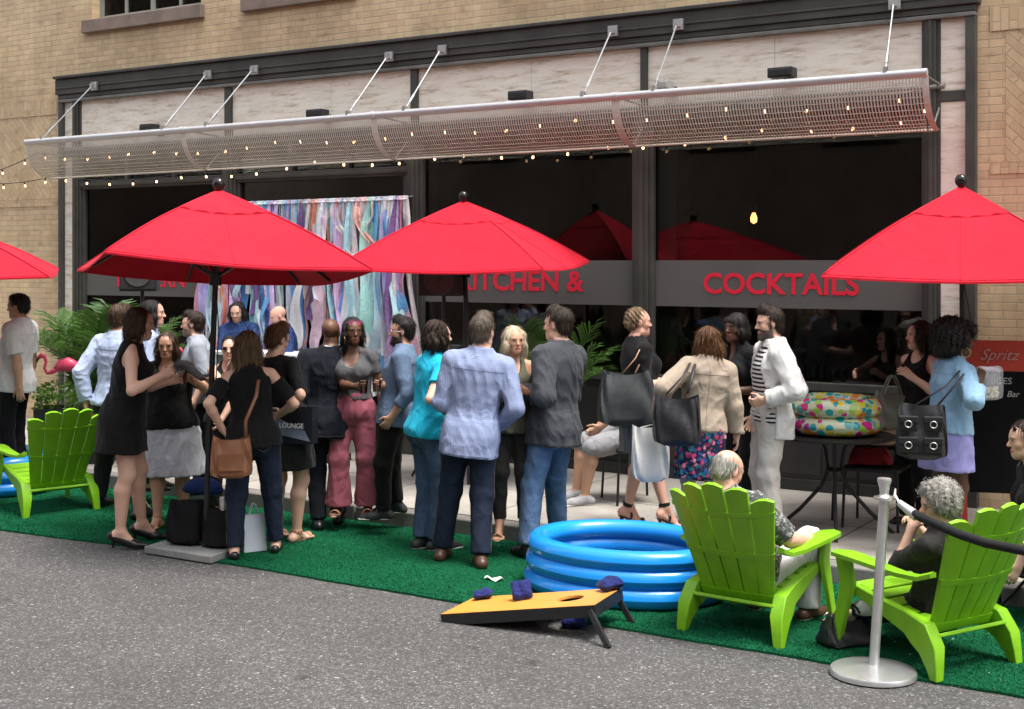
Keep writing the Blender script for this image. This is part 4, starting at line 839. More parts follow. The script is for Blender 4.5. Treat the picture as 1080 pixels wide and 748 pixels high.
def palm(loc, nf, L, h0, potw, poth, label, seed, lift=(0.5, 1.25)):
    r = random.Random(seed); o = empty('potted_palm', loc, 0, label, 'potted palm', 'potted palms by the shop front'); pot(o, potw, poth, False)
    for k in range(nf):
        a = k * 2.39996 + r.uniform(-.3, .3); el = r.uniform(*lift); Lf = L * r.uniform(.75, 1.1); P = []; p = np.array([.03 * math.cos(a), .03 * math.sin(a), poth - .03]); n = 16; d = np.array([math.cos(a) * math.cos(el) * .35, math.sin(a) * math.cos(el) * .35, 1.0]); d /= np.linalg.norm(d); goal = np.array([math.cos(a), math.sin(a), -.55])
        for i in range(n + 1):
            P.append(p.copy()); d = d + goal * (.012 + .11 * (i / n) * (1.45 - el) ); d /= np.linalg.norm(d); p = p + d * Lf / n
        P = np.array(P); b = MB(); b.tube(P, np.linspace(.009, .0025, n + 1), 5)
        m = 34
        for i in range(m):
            t_ = .28 + .72 * i / (m - 1); q = np.array([np.interp(t_ * n, range(n + 1), P[:, c_]) for c_ in range(3)]); tg = P[min(n, int(t_ * n) + 1)] - P[max(0, int(t_ * n) - 1)]; tg /= np.linalg.norm(tg); sd = np.cross(tg, (0, 0, 1)); sd /= np.linalg.norm(sd) + 1e-6; upv = np.cross(sd, tg)
            ll = Lf * .30 * (math.sin(math.pi * min(1, .15 + .85 * (1 - abs(2 * (i / (m - 1)) - .75) / 1.3))) * .8 + .25)
            for s in (-1, 1):
                dv = sd * s * .78 + tg * .62 + upv * r.uniform(.0, .3); dv /= np.linalg.norm(dv); wv = np.cross(dv, upv); wv /= np.linalg.norm(wv) + 1e-6; wv = wv * .011
                e = q + dv * ll * .55 + upv * .01; f = q + dv * ll + np.array([0, 0, -.16 * ll]) + r.uniform(-.01, .01)
                b.add([q - wv * .5, q + wv * .5, e + wv, f, e - wv], [(0, 1, 2, 4), (4, 2, 3)])
        b.build('frond', M_PALM, o)
    return o
palm(pd_floor(100, 13.1, SW), 20, 1.15, 0, .34, .38, 'leafy potted palm in front of the left travertine strip', 3)
palm(pd_floor(133, 13.6, SW), 15, 1.2, 0, .34, .38, 'potted palm right behind the man in the pale blue shirt', 8)
palm(pd_floor(575, 11.9, SW), 17, 1.12, 0, .36, .34, 'potted palm behind the blonde woman below the word KITCHEN', 5, (.55, 1.3))
def shrub(loc, w, h, label, seed):
    r = random.Random(seed); o = empty('planter_box', loc, heading(10), label, 'planter'); pot(o, w, h); b = MB()
    for k in range(420):
        a = r.uniform(0, 6.28); rad = w * .55 * math.sqrt(r.random()); z = h - .06 + .30 * r.random() ** .7 * (1 - (rad / w) ** 2 * .8); q = np.array([rad * math.cos(a), rad * math.sin(a), z]); d = np.array([math.cos(a) * r.uniform(.2, 1), math.sin(a) * r.uniform(.2, 1), r.uniform(-.2, .9)]); d /= np.linalg.norm(d); s = np.cross(d, (r.uniform(-1, 1), r.uniform(-1, 1), .5)); s /= np.linalg.norm(s); l = r.uniform(.035, .07)
        b.add([q, q + d * l * .5 + s * l * .28, q + d * l, q + d * l * .5 - s * l * .28], [(0, 1, 2, 3)])
    b.build('foliage', M_LEAF, o); return o
PL = pd_floor(62, 12.6, SW); shrub(PL, .40, .60, 'black square planter of bright leafy green plants below the pink flamingo', 4)
M_FLAM = plain('pink_plastic', (.75, .075, .16), .35, 0, .06, 10); M_BEAK = plain('beak_black', (.02, .02, .02), .4)
def flamingo(loc, hd, zb, label):
    o = empty('plastic_flamingo', loc, heading(hd), label, 'plastic flamingo', 'pink plastic flamingos'); o.scale = (.84, .84, 1); b = MB()
    b.tube([(0, -.17, zb - .01), (0, -.12, zb + .02), (0, -.04, zb + .035), (0, .06, zb + .02), (0, .12, zb - .01)], [.008, .045, .07, .06, .02], 14)
    b.build('body', M_FLAM, o, smooth=True)
    b = MB(); b.tube([(0, .08, zb), (0, .15, zb - .04), (0, .20, zb - .05), (0, .235, zb - .005), (0, .215, zb + .06), (0, .235, zb + .11), (0, .275, zb + .115), (0, .30, zb + .095)], [.03, .022, .018, .017, .017, .022, .026, .016], 12); b.build('neck', M_FLAM, o, smooth=True)
    MB().tube([(0, .295, zb + .10), (0, .315, zb + .075), (0, .315, zb + .045)], [.016, .012, .004], 8).build('beak', M_BEAK, o, smooth=True)
    for x in (-.02, .02): MB().tube([(x, 0, zb - .02), (x, 0, .3)], .004, 6).build('leg', M_CHROME, o)
    return o
flamingo(PL + RT * .06, 90, .97, 'pink plastic flamingo facing left above the leafy planter by the white shirt man')
PL2 = pd_floor(166, 13.2, SW); flamingo(PL2, -60, .98, 'pink plastic flamingo peeping over the dark haired women by the bar')
o = empty('planter_box', PL2, 0, 'small black planter hidden behind the women, with a flamingo stuck in it', 'planter'); pot(o, .26, .35)
# ------------------------------------------------------------------ inside the right window
b = MB(); o = empty('pendant_lamp', wp(795, 170, 1.3), 0, 'bare pendant bulb glowing inside the COCKTAILS window', 'pendant lamp'); zc = o.location.z
MB().tube([(0, 0, 3.62 - zc), (0, 0, -.42)], .006, 6).build('cord', M_CABLE, o)
MB().lathe([(.03, -.42), (.03, -.50), (.02, -.51)], 10).build('socket', M_CABLE, o)
MB().lathe([(.015, -.51), (.034, -.56), (.03, -.60), (.0001, -.62)], 12).build('bulb', emit('filament_glow', (1, .40, .10), 2.5), o, smooth=True)
def inner_chair(px, py, Y, label):
    x = WX(px, Y); z = WZ(px, py, Y); h = z - SW; o = empty('high_back_chair', (x, Y, SW + .01), 0, label, 'chair', 'high back chairs inside the bar')
    w = .27; A = []
    for i in range(15):
        t_ = i / 14; zz = .45 + (h - .46) * t_; hw_ = w * (1 if t_ < .6 else math.sqrt(max(.02, 1 - ((t_ - .6) / .42) ** 2))); A.append([(hw_ * (k / 6 - .5) * 2, .05 * (k / 6 - .5) ** 2 * 4 - .06 * t_, zz) for k in range(7)])
    b = MB(); b.grid(A); b.grid([[np.array(p) + (0, .05, 0) for p in r[::-1]] for r in A]); b.build('backrest', plain('grey_upholstery', (.07, .068, .065), .8), o, smooth=True)
    b = MB(); b.box((0, .25, .42), (.5, .48, .10)); b.build('seat', plain('grey_upholstery', (.07, .068, .065), .8), o, bevel=.03)
    for sx in (-.2, .2):
        for sy in (.06, .44): MB().tube([(sx, sy, .38), (sx, sy, 0)], .016, 6).build('leg', M_IRON, o)
inner_chair(718, 332, .75, 'grey high backed chair inside the window behind the tan jacket'); inner_chair(901, 345, .80, 'grey arched chair back inside the window above the dotted pool')
M_GL = glassmat('tumbler_glass', (.85, .87, .88), 1.0)
for k, (px, h) in enumerate(((846, .13), (856, .11), (866, .14), (878, .10), (889, .12))):
    b = MB(); b.lathe([(.0001, 0), (.030, 0), (.036, h), (.033, h), (.027, .008), (.0001, .008)], 16); o = b.build('glass', M_GL, None, 40); o.location = (WX(px, .25), .25 + .03 * (k % 2), ZSILL - .009); tag(o, 'clear drinking glass standing on the counter inside the window', 'glass', 'glasses on the inside counter')
b = MB(); b.bounds(-.22, .22, -.1, .1, 0, .006); o = b.build('menu_card', M_WHITE, None); o.location = (WX(905, .28), .28, ZSILL - .009); o.rotation_euler = (0, 0, .2); tag(o, 'white menu lying on the counter inside the window', 'menu')
# ------------------------------------------------------------------ people: smooth implicit bodies meshed with surface nets
def smin(a, b, k):
    h = np.maximum(k - np.abs(a - b), 0) / k; return np.minimum(a, b) - h * h * k * .25
def _n(v): v = np.asarray(v, float); return v / (np.linalg.norm(v) + 1e-12)
from mathutils.bvhtree import BVHTree
_sm = {}
SEAMC = {'checked_cotton': (.18, .21, .36), 'pale_blue_cotton': (.26, .32, .46), 'white_cotton': (.50, .50, .52), 'white_linen': (.48, .47, .45), 'tan_suede': (.22, .175, .13), 'light_denim': (.14, .27, .42), 'denim_shirt': (.05, .08, .14), 'grey_blue_cotton': (.19, .21, .25), 'navy_print': (.01, .02, .06), 'grey_wool': (.026, .029, .034), 'navy_suiting': (.005, .006, .012), 'grey_floral': (.03, .03, .03), 'blue_floral': (.3, .32, .4)}
def seam_of(mat):
    if mat.name not in _sm: m, t, p = newmat('seam_thread'); k = SEAMC.get(mat.name.split('.')[0], (.02, .02, .022)); setc(t, p, k); _sm[mat.name] = m
    return _sm[mat.name]
class Cone:
    def __init__(s, a, b, r1, r2, clip0=None, clip1=None, flat=None):
        s.a, s.b, s.r1, s.r2 = np.asarray(a, float), np.asarray(b, float), r1, r2; s.c0, s.c1 = clip0, clip1; s.flat = flat
        r = max(r1, r2); s.lo = np.minimum(s.a, s.b) - r; s.hi = np.maximum(s.a, s.b) + r
    def ev(s, X, Y, Z, inf=0.0):
        d = s.b - s.a; L2 = d @ d + 1e-12; px, py, pz = X - s.a[0], Y - s.a[1], Z - s.a[2]
        t = (px * d[0] + py * d[1] + pz * d[2]) / L2; tc = np.clip(t, 0, 1)
        qx, qy, qz = px - tc * d[0], py - tc * d[1], pz - tc * d[2]
        if s.flat is not None:
            ax, f = s.flat; q = qx * ax[0] + qy * ax[1] + qz * ax[2]; e = (1 / f - 1); qx, qy, qz = qx + q * e * ax[0], qy + q * e * ax[1], qz + q * e * ax[2]
        o = np.sqrt(qx * qx + qy * qy + qz * qz) - (s.r1 + (s.r2 - s.r1) * tc) - inf
        L = math.sqrt(L2)
        if s.c0 is not None: o = np.maximum(o, (s.c0 - t) * L)
        if s.c1 is not None: o = np.maximum(o, (t - s.c1) * L)
        return o
class Ell:
    def __init__(s, c, r, R=None):
        s.c, s.r = np.asarray(c, float), np.asarray(r, float); s.R = np.eye(3) if R is None else np.asarray(R, float); m = max(s.r); s.lo, s.hi = s.c - m, s.c + m
    def ev(s, X, Y, Z, inf=0.0):
        p = [X - s.c[0], Y - s.c[1], Z - s.c[2]]; q = [p[0] * s.R[0, i] + p[1] * s.R[1, i] + p[2] * s.R[2, i] for i in range(3)]; r = s.r + inf
        k0 = np.sqrt((q[0] / r[0]) ** 2 + (q[1] / r[1]) ** 2 + (q[2] / r[2]) ** 2); k1 = np.sqrt((q[0] / r[0] ** 2) ** 2 + (q[1] / r[1] ** 2) ** 2 + (q[2] / r[2] ** 2) ** 2) + 1e-9
        return k0 * (k0 - 1) / k1
class Loft:
    """elliptical sections along a straight axis: st = rows of (s, rx, ry, forward offset)"""
    def __init__(s, o, U, Lx, st, t0=None, t1=None, e=2.2, pleat=None):
        s.o, s.U, s.L = np.asarray(o, float), _n(U), _n(np.asarray(Lx, float) - _n(U) * np.dot(Lx, _n(U))); s.F = np.cross(s.U, s.L); s.e = e; s.pleat = pleat
        st = np.asarray(st, float); x = np.linspace(st[0, 0], st[-1, 0], 80); s.x = x
        ys = []
        for k in range(1, 4):                      # smoothed interpolation
            y = np.interp(x, st[:, 0], st[:, k])
            for _ in range(3): y[1:-1] = .25 * y[:-2] + .5 * y[1:-1] + .25 * y[2:]
            ys.append(y)
        s.y = ys; s.t0 = st[0, 0] if t0 is None else t0; s.t1 = st[-1, 0] if t1 is None else t1
        m = max(ys[0].max(), ys[1].max()) + np.abs(ys[2]).max(); A, B = s.o + s.U * s.t0, s.o + s.U * s.t1; s.lo, s.hi = np.minimum(A, B) - m, np.maximum(A, B) + m
    def ev(s, X, Y, Z, inf=0.0):
        px, py, pz = X - s.o[0], Y - s.o[1], Z - s.o[2]; t = px * s.U[0] + py * s.U[1] + pz * s.U[2]
        l = px * s.L[0] + py * s.L[1] + pz * s.L[2]; f = px * s.F[0] + py * s.F[1] + pz * s.F[2]
        rx, ry, of = [np.interp(t, s.x, y) for y in s.y]; rx, ry = rx + inf, ry + inf; f = f - of
        if s.pleat:
            n, amp, ph = s.pleat; th = np.arctan2(f / ry, l / rx); k = np.clip((s.x[-1] - t) / (s.x[-1] - s.x[0]), 0, 1); w = 1 + amp * k * np.sin(n * th + ph + 1.2 * np.sin(3 * th)); rx, ry = rx * w, ry * w
        r = (np.abs(l / rx) ** s.e + np.abs(f / ry) ** s.e) ** (1 / s.e); m = np.minimum(rx, ry); d = (r - 1) * m
        return np.maximum(d, np.maximum(s.t0 - t, t - s.t1))
class Band:
    """thin collar ring: tube shell between two heights on an axis"""
    def __init__(s, o, U, r0, r1, h0, h1, th, fo=0.0, F=None, open_=0.0):
        s.o, s.U, s.r0, s.r1, s.h0, s.h1, s.th = np.asarray(o, float), _n(U), r0, r1, h0, h1, th; s.F = F; s.open = open_
        A, B = s.o + s.U * h0, s.o + s.U * h1; m = max(r0, r1) + th; s.lo, s.hi = np.minimum(A, B) - m, np.maximum(A, B) + m
    def ev(s, X, Y, Z, inf=0.0):
        px, py, pz = X - s.o[0], Y - s.o[1], Z - s.o[2]; t = px * s.U[0] + py * s.U[1] + pz * s.U[2]; qx, qy, qz = px - t * s.U[0], py - t * s.U[1], pz - t * s.U[2]
        r = np.sqrt(qx * qx + qy * qy + qz * qz); k = np.clip((t - s.h0) / (s.h1 - s.h0), 0, 1); d = np.abs(r - (s.r0 + (s.r1 - s.r0) * k)) - s.th; d = np.maximum(d, np.maximum(s.h0 - t, t - s.h1))
        if s.F is not None and s.open > 0:
            f = qx * s.F[0] + qy * s.F[1] + qz * s.F[2]; d = np.maximum(d, s.open - np.sqrt(np.maximum(r * r - f * f, 0)) - np.where(f > 0, 0, 9))
        return d
def axes_for(lo, hi, h):
    return [np.arange(math.floor(l / h) - 1, math.ceil(u / h) + 2) * h for l, u in zip(lo, hi)]
class Field:
    def __init__(s, lo, hi, h):
        s.h = h; s.ax = axes_for(lo, hi, h); s.d = np.full([len(a) for a in s.ax], .08, np.float32)
    def sl(s, lo, hi, pad):
        return tuple(slice(max(0, int(np.searchsorted(a, l - pad) - 1)), min(len(a), int(np.searchsorted(a, u + pad) + 1))) for a, l, u in zip(s.ax, lo, hi))
    def g(s, sl): a = [x[i].astype(np.float32) for x, i in zip(s.ax, sl)]; return a[0][:, None, None], a[1][None, :, None], a[2][None, None, :]
    def add(s, p, k=.0, inf=0.0, op='u'):
        sl = s.sl(p.lo - inf, p.hi + inf, 3 * s.h + k); 
        if any(i.stop <= i.start for i in sl): return s
        X, Y, Z = s.g(sl); v = p.ev(X, Y, Z, inf); cur = s.d[sl]
        if op == 'u': s.d[sl] = smin(cur, v, k) if k > 0 else np.minimum(cur, v)
        elif op == 's': s.d[sl] = -smin(-cur, v, k) if k > 0 else np.maximum(cur, -v)
        return s
    def apply(s, fn):
        X, Y, Z = s.g(tuple(slice(0, len(a)) for a in s.ax)); s.d = fn(s.d, X, Y, Z).astype(np.float32); return s
    def near(s, fn, band=.05):                     # displacement evaluated only close to the surface
        m = np.nonzero(np.abs(s.d) < band)
        P = [s.ax[i][m[i]] for i in range(3)]; s.d[m] = s.d[m] + fn(*P); return s
    def nets(s, skip=None):
        return surface_nets(s.d, s.ax, skip)
def surface_nets(D, ax, skip=None):
    sg = D < 0; nx, ny, nz = D.shape
    c = np.zeros((nx - 1, ny - 1, nz - 1), np.int8)
    for i in (0, 1):
        for j in (0, 1):
            for k in (0, 1): c += sg[i:nx - 1 + i, j:ny - 1 + j, k:nz - 1 + k]
    act = (c > 0) & (c < 8)
    if skip is not None:
        cc = [(a[:-1] + a[1:]) / 2 for a in ax]
        for lo, hi in skip:
            ii = [np.nonzero((q > l) & (q < u))[0] for q, l, u in zip(cc, lo, hi)]
            if all(len(q) for q in ii): act[ii[0][0]:ii[0][-1] + 1, ii[1][0]:ii[1][-1] + 1, ii[2][0]:ii[2][-1] + 1] = False
    I = np.argwhere(act); 
    if len(I) == 0: return np.zeros((0, 3)), np.zeros((0, 4), int)
    idx = np.full(act.shape, -1, np.int64); idx[act] = np.arange(len(I))
    acc = np.zeros((len(I), 3)); cnt = np.zeros(len(I)); corners = [(i, j, k) for i in (0, 1) for j in (0, 1) for k in (0, 1)]
    val = {q: D[I[:, 0] + q[0], I[:, 1] + q[1], I[:, 2] + q[2]] for q in corners}
    pos = lambda q: np.stack([ax[m][I[:, m] + q[m]] for m in range(3)], 1)
    for q in corners:
        for m in range(3):
            if q[m] == 0:
                r = list(q); r[m] = 1; r = tuple(r); a, b = val[q], val[r]; x = (a < 0) != (b < 0); t = np.where(x, a / np.where(a == b, 1, a - b), 0)
                pp = pos(q) + (pos(r) - pos(q)) * t[:, None]; acc += pp * x[:, None]; cnt += x
    V = acc / cnt[:, None]; Q = []
    for m in range(3):
        o1, o2 = [(1, 2), (2, 0), (0, 1)][m]
        A = [slice(None)] * 3; B = [slice(None)] * 3; A[m] = slice(0, -1); B[m] = slice(1, None); a, b = sg[tuple(A)], sg[tuple(B)]
        e = np.argwhere(a != b); ok = (e[:, o1] > 0) & (e[:, o2] > 0) & (e[:, o1] < D.shape[o1] - 1) & (e[:, o2] < D.shape[o2] - 1); e = e[ok]
        fl = a[e[:, 0], e[:, 1], e[:, 2]]
        def cell(d1, d2): q = e.copy(); q[:, o1] -= d1; q[:, o2] -= d2; return idx[q[:, 0], q[:, 1], q[:, 2]]
        f = np.stack([cell(1, 1), cell(0, 1), cell(0, 0), cell(1, 0)], 1); f = np.where(fl[:, None], f, f[:, ::-1]); Q.append(f[(f >= 0).all(1)])
    return V, np.vstack(Q)
def npmesh(name, V, Q, mats, color=None):
    me = bpy.data.meshes.new(name); n = len(V); me.vertices.add(n); me.vertices.foreach_set('co', np.asarray(V, np.float32).ravel())
    me.loops.add(len(Q) * 4); me.polygons.add(len(Q)); me.loops.foreach_set('vertex_index', np.asarray(Q, np.int32).ravel())
    me.polygons.foreach_set('loop_start', np.arange(0, len(Q) * 4, 4, dtype=np.int32)); me.polygons.foreach_set('loop_total', np.full(len(Q), 4, np.int32))
    me.polygons.foreach_set('use_smooth', np.ones(len(Q), bool)); me.update(calc_edges=True)
    for m in (mats if isinstance(mats, (list, tuple)) else [mats]): me.materials.append(m)
    if color is not None:
        at = me.color_attributes.new('Col', 'FLOAT_COLOR', 'POINT'); at.data.foreach_set('color', np.concatenate([color, np.ones((n, 1))], 1).astype(np.float32).ravel())
    me.validate(); return me
def folds(seed, amp, lam=.075, stretch=(1, 1, .55)):
    r = np.random.default_rng(seed); D = [(_n(r.normal(size=3)), _n(r.normal(size=3)), r.uniform(0, 6.28), r.uniform(0, 6.28), lam * r.uniform(.7, 1.6)) for _ in range(3)]
    def fn(X, Y, Z):
        P = (X * stretch[0], Y * stretch[1], Z * stretch[2]); o = 0
        for d, e, a, b, l in D:
            u = (P[0] * d[0] + P[1] * d[1] + P[2] * d[2]) * (6.283 / l) + a; w = (P[0] * e[0] + P[1] * e[1] + P[2] * e[2]) * (6.283 / (l * 2.2)) + b; o = o + np.sin(u + 1.6 * np.sin(w))
        o = o / 3; return -amp * (1 - np.abs(o)) ** 2 + amp * .5
    return fn
def skinmat():
    m, t, p = newmat('skin'); a = t.n('ShaderNodeAttribute'); a.attribute_name = 'Col'; co = t.coord()
    c = t.mix(.18, a.outputs['Color'], t.ramp(t.noise(22, 5, .65, co), [(.3, (.72, .60, .57)), (.7, (1, 1, 1))]), 'MULTIPLY'); setc(t, p, c); p.inputs['Roughness'].default_value = .48; p.inputs['Specular IOR Level'].default_value = .4
    p.inputs['Subsurface Weight'].default_value = .06; p.inputs['Subsurface Radius'].default_value = (.01, .004, .002)
    t.l(t.bump(t.noise(160, 3, .6, co), .12, .002), p.inputs['Normal']); return m
M_SKIN = skinmat()
def hairmat(name, a, b, rough=.42):
    m, t, p = newmat(name); co = t.coord(); n = t.noise(60, 4, .6, t.mapping(co, (1, 1, .12))); n2 = t.noise(9, 3, .6, co)
    c = t.ramp(n, [(.32, a), (.68, b)]); c = t.mix(.5, c, t.ramp(n2, [(.3, .6), (.7, 1.1)]), 'MULTIPLY'); setc(t, p, c); p.inputs['Roughness'].default_value = rough; p.inputs['Specular IOR Level'].default_value = .35
    t.l(t.bump(t.noise(190, 4, .7, t.mapping(co, (1, 1, .10))), .9, .006), p.inputs['Normal']); return m
HAIR = {'black': hairmat('black_hair', (.006, .005, .005), (.022, .018, .016)), 'dark': hairmat('dark_brown_hair', (.012, .008, .005), (.050, .030, .019)), 'brown': hairmat('brown_hair', (.030, .017, .009), (.105, .060, .032)),
        'auburn': hairmat('auburn_hair', (.065, .026, .010), (.20, .090, .035)), 'light': hairmat('light_brown_hair', (.080, .048, .024), (.26, .17, .09)), 'blonde': hairmat('blonde_hair', (.50, .40, .25), (.82, .74, .56)), 'grey': hairmat('grey_hair', (.20, .19, .17), (.50, .48, .43)), 'greybrown': hairmat('grey_brown_hair', (.05, .038, .028), (.17, .135, .10))}
SKIN = {'fair': (.70, .43, .315), 'tan': (.56, .32, .215), 'olive': (.46, .27, .175), 'brown': (.135, .064, .036), 'dark': (.075, .036, .022), 'pink': (.70, .395, .295)}
def ik(a, c, l1, l2, pole):
    d = c - a; L = np.linalg.norm(d); mx = (l1 + l2) * .995
    if L > mx: c = a + d / L * mx; d = c - a; L = mx
    L = max(L, abs(l1 - l2) + .02); u = _n(d); x = (l1 * l1 - l2 * l2 + L * L) / (2 * L); h = math.sqrt(max(0, l1 * l1 - x * x)); p = np.asarray(pole, float); p = _n(p - u * np.dot(p, u)); return a + u * x + p * h, c
def person(label, base, z0, top, face, hx=None, H=None, hipx=None, feet=None, foot_deg=(6, -6), turn=0, nod=0, roll=0, lean=0, twist=0, rh=None, lh=None, rp=None, lp=None, rcurl=.35, lcurl=.35, rn=None, ln=None, sex='m', fat=1.0, belly=0.0, skin='fair', hair=None, beard=None, clothes=(), shoes=None, heel=0.0, seat=None, at=None, age=0, bust=1.0, group='people at the street party', depth_=None, glasses=None, earring=None):
    B = np.array(at, float) if at is not None else (G(base[0], base[1], z0) if depth_ is None else np.append(PD(base[0], 400, depth_)[:2], z0)); d0 = depth(B)
    if H is None: H = (HC + (HY - top) / F_PX * d0 - z0 - heel * .8) * .985
    rot = heading(face); R3 = rotz(rot); toL = lambda w: R3.T @ (np.asarray(w, float) - B)
    loc = lambda p: toL(PD(p[0], p[1], d0 - p[2]))                # pixel + metres towards the camera -> person frame
    f = 1.0 if sex == 'm' else 0.0
    X3, Y3, Z3 = np.eye(3)
    # ---- skeleton
    if seat is None: pel = np.array([0, 0, .525 * H + heel * .85])
    else: pel = np.array([0, 0, seat + .045 * H + .03])
    if hipx is not None: pel = pel + (R3.T @ RT) * ((hipx - (CX + F_PX * np.dot(B - CAM, RT) / d0)) / F_PX * d0)
    U = _n([0, math.sin(math.radians(lean)), math.cos(math.radians(lean))]); neck = pel + U * .335 * H
    if hx is not None:
        hc = neck + U * .085 * H + Y3 * .012 * H; w = B + R3 @ hc; cur = CX + F_PX * np.dot(w - CAM, RT) / depth(w); neck = neck + (R3.T @ RT) * ((hx - cur) / F_PX * d0)
        k = neck - pel; neck = pel + _n(k) * .335 * H
    U = _n(neck - pel); tw = math.radians(twist); L = _n(np.array([math.cos(tw), math.sin(tw), 0]) - U * np.dot([math.cos(tw), math.sin(tw), 0], U)); Fd = np.cross(U, L)
    shw = (.108 if sex == 'm' else .096) * H * (.92 + .08 * fat); sh = {1: pel + U * .281 * H + L * shw, -1: pel + U * .281 * H - L * shw}
    la, lf = .172 * H, .146 * H
    aw = math.radians(turn); hr = np.array(U * .35 + Z3 * .65); hU = _n(hr); hb = rotz(aw) @ _n(Fd * [1, 1, 0]); nd = math.radians(nod)
    hF = _n(hb * math.cos(nd) - Z3 * math.sin(nd)); hU = _n(Z3 * math.cos(nd) + hb * math.sin(nd)); hR = np.cross(hF, hU)
    if roll: rr_ = math.radians(roll); hR, hU = hR * math.cos(rr_) + hU * math.sin(rr_), hU * math.cos(rr_) - hR * math.sin(rr_)
    HR = np.stack([hR, hF, hU], 1); hs = H * .130 / .235; hc = neck + U * .022 * H + hU * .053 * H + hF * .014 * H
    hl = lambda p: hc + HR @ (np.asarray(p, float) * hs)
    arms = {}
    for s, tgt, pole in ((1, rh, rp), (-1, lh, lp)):
        if tgt is None: t_ = sh[s] + np.array([.055 * H * s, .025 * H, -.312 * H])
        elif len(tgt) == 4: t_ = pel + np.array(tgt[:3]) * H            # local fraction of height, relative to the pelvis
        else: t_ = loc(tgt)
        po = np.array(pole if pole is not None else (s * .45, -.7, -.6), float); po = L * po[0] + Fd * po[1] + Z3 * po[2]
        e, w = ik(sh[s], t_, la, lf, po); arms[s] = (e, w)
    hipw = .052 * H * (1 if sex == 'm' else 1.04); legs = {}
    ll, lc = .245 * H, .24 * H
    for i, s in enumerate((1, -1)):
        hp = pel + X3 * hipw * s
        if feet is not None and feet[i] is not None: g = toL(G(feet[i][0], feet[i][1], z0)) if len(feet[i]) == 2 else np.array([feet[i][0] * H, feet[i][1] * H, feet[i][2] * H])
        elif seat is not None: g = np.array([hipw * s * 1.3, .27 * H, 0])
        else: g = np.array([hipw * s * 1.05, .0, 0])
        fd = math.radians(foot_deg[i]); fdir = np.array([math.sin(fd), math.cos(fd), 0]); an = g + Z3 * (.040 * H + heel * .85)
        kn, an = ik(hp, an, ll, lc, fdir * .9 + (Z3 * .5 if seat is not None else 0) + X3 * .1 * s); legs[s] = (hp, kn, an, fdir, g)
    # ---- primitives of the body (k = blend)
    fw = fat; P = []
    if sex == 'm': st = [(-.06, .050, .045, .0), (-.03, .086, .062, -.004), (.0, .094, .070, -.006), (.05, .090, .066, -.003), (.10, .086, .062, .004), (.16, .093, .066, .006), (.22, .101, .070, .004), (.272, .100, .060, -.004), (.302, .070, .046, -.008), (.332, .038, .036, -.004), (.352, .034, .034, .0)]
    else: st = [(-.06, .050, .045, .0), (-.03, .094, .066, -.006), (.0, .101, .074, -.010), (.05, .090, .066, -.006), (.10, .076, .056, .0), (.16, .080, .059, .004), (.22, .087, .060, .002), (.272, .084, .050, -.004), (.302, .058, .040, -.008), (.332, .031, .031, -.004), (.352, .029, .030, .0)]
    st = [(a * H, b * H * (1 + (fw - 1) * (1 if a < .25 else .35)), c * H * (1 + (fw - 1) * (1.15 if a < .25 else .3)) + belly * H * math.exp(-((a - .09) / .07) ** 2) * .5, of * H + belly * H * math.exp(-((a - .09) / .07) ** 2) * .5) for a, b, c, of in st]
    torso = Loft(pel, U, L, st); P.append((torso, .02))
    for s in (1, -1): P.append((Ell(pel + X3 * s * .043 * H - Fd * .035 * H - Z3 * .022 * H, (.046 * H * fw, .043 * H * fw, .05 * H * fw)), .05))
    if sex == 'f':
        for s in (1, -1): P.append((Ell(pel + U * .205 * H + L * s * .042 * H + Fd * .048 * H, np.array((.039, .036, .040)) * H * (.6 + .4 * fw) * bust), .035))
    ar = (1.0 if sex == 'm' else .84) * (.75 + .25 * fw)
    A = {}
    for s in (1, -1):
        e, w = arms[s]; dn = _n(e - sh[s]); r = [.033 * H * ar, .0275 * H * ar, .0245 * H * ar, .0265 * H * ar, .0165 * H * (.8 + .2 * ar)]
        up = Cone(sh[s], e, r[0], r[2]); fm = e + (w - e) * .28; fo1 = Cone(e, fm, r[2], r[3]); fo2 = Cone(fm, w, r[3], r[4], flat=None); A[s] = (up, fo1, fo2, r)
        P += [(Cone(neck - U * .010 * H - Fd * .006 * H, sh[s] + U * .006 * H - L * s * .012 * H, .022 * H * ar, .026 * H * ar), .03), (up, .02), (fo1, .015), (fo2, .015)]
    lg = (1.0 if sex == 'm' else 1.02) * (.6 + .4 * fw); LG = {}; covered = any(c_[0] == 'trousers' and (dict(c_[2]) if len(c_) > 2 else {}).get('upto', 1) > .75 for c_ in clothes); bf = .70 if covered else 1.0
    for s in (1, -1):
        hp, kn, an, fdir, g = legs[s]; sd = _n(an - kn); cf = kn + (an - kn) * .27 - fdir * .012 * H * (1 if seat is None else .6); r = [.054 * H * lg, .0335 * H * lg, .0335 * H * lg, .020 * H * (.8 + .2 * lg)]
        th = Cone(hp, kn, r[0], r[1]); c1 = Cone(kn, cf, r[1] * .95, r[2]); c2 = Cone(cf, an, r[2], r[3]); LG[s] = (th, c1, c2, r); P += [(Cone(hp, kn, r[0] * bf, r[1] * bf), .04)] + ([] if covered else [(Ell(kn + fdir * .004 * H, np.array((.032, .032, .036)) * H * lg), .02)]) + [(Cone(kn, cf, r[1] * .95 * bf, r[2] * bf), .02), (Cone(cf, an, r[2] * bf, r[3]), .02)]
        side = np.cross(fdir, Z3); fl = .150 * H * (1 if sex == 'm' else .93); hz = heel * .92
        heelp = g - fdir * fl * .22 + Z3 * (hz + .020 * H * .9); ball = g + fdir * fl * .42 + Z3 * .013 * H; toe = g + fdir * fl * .66 + Z3 * .009 * H
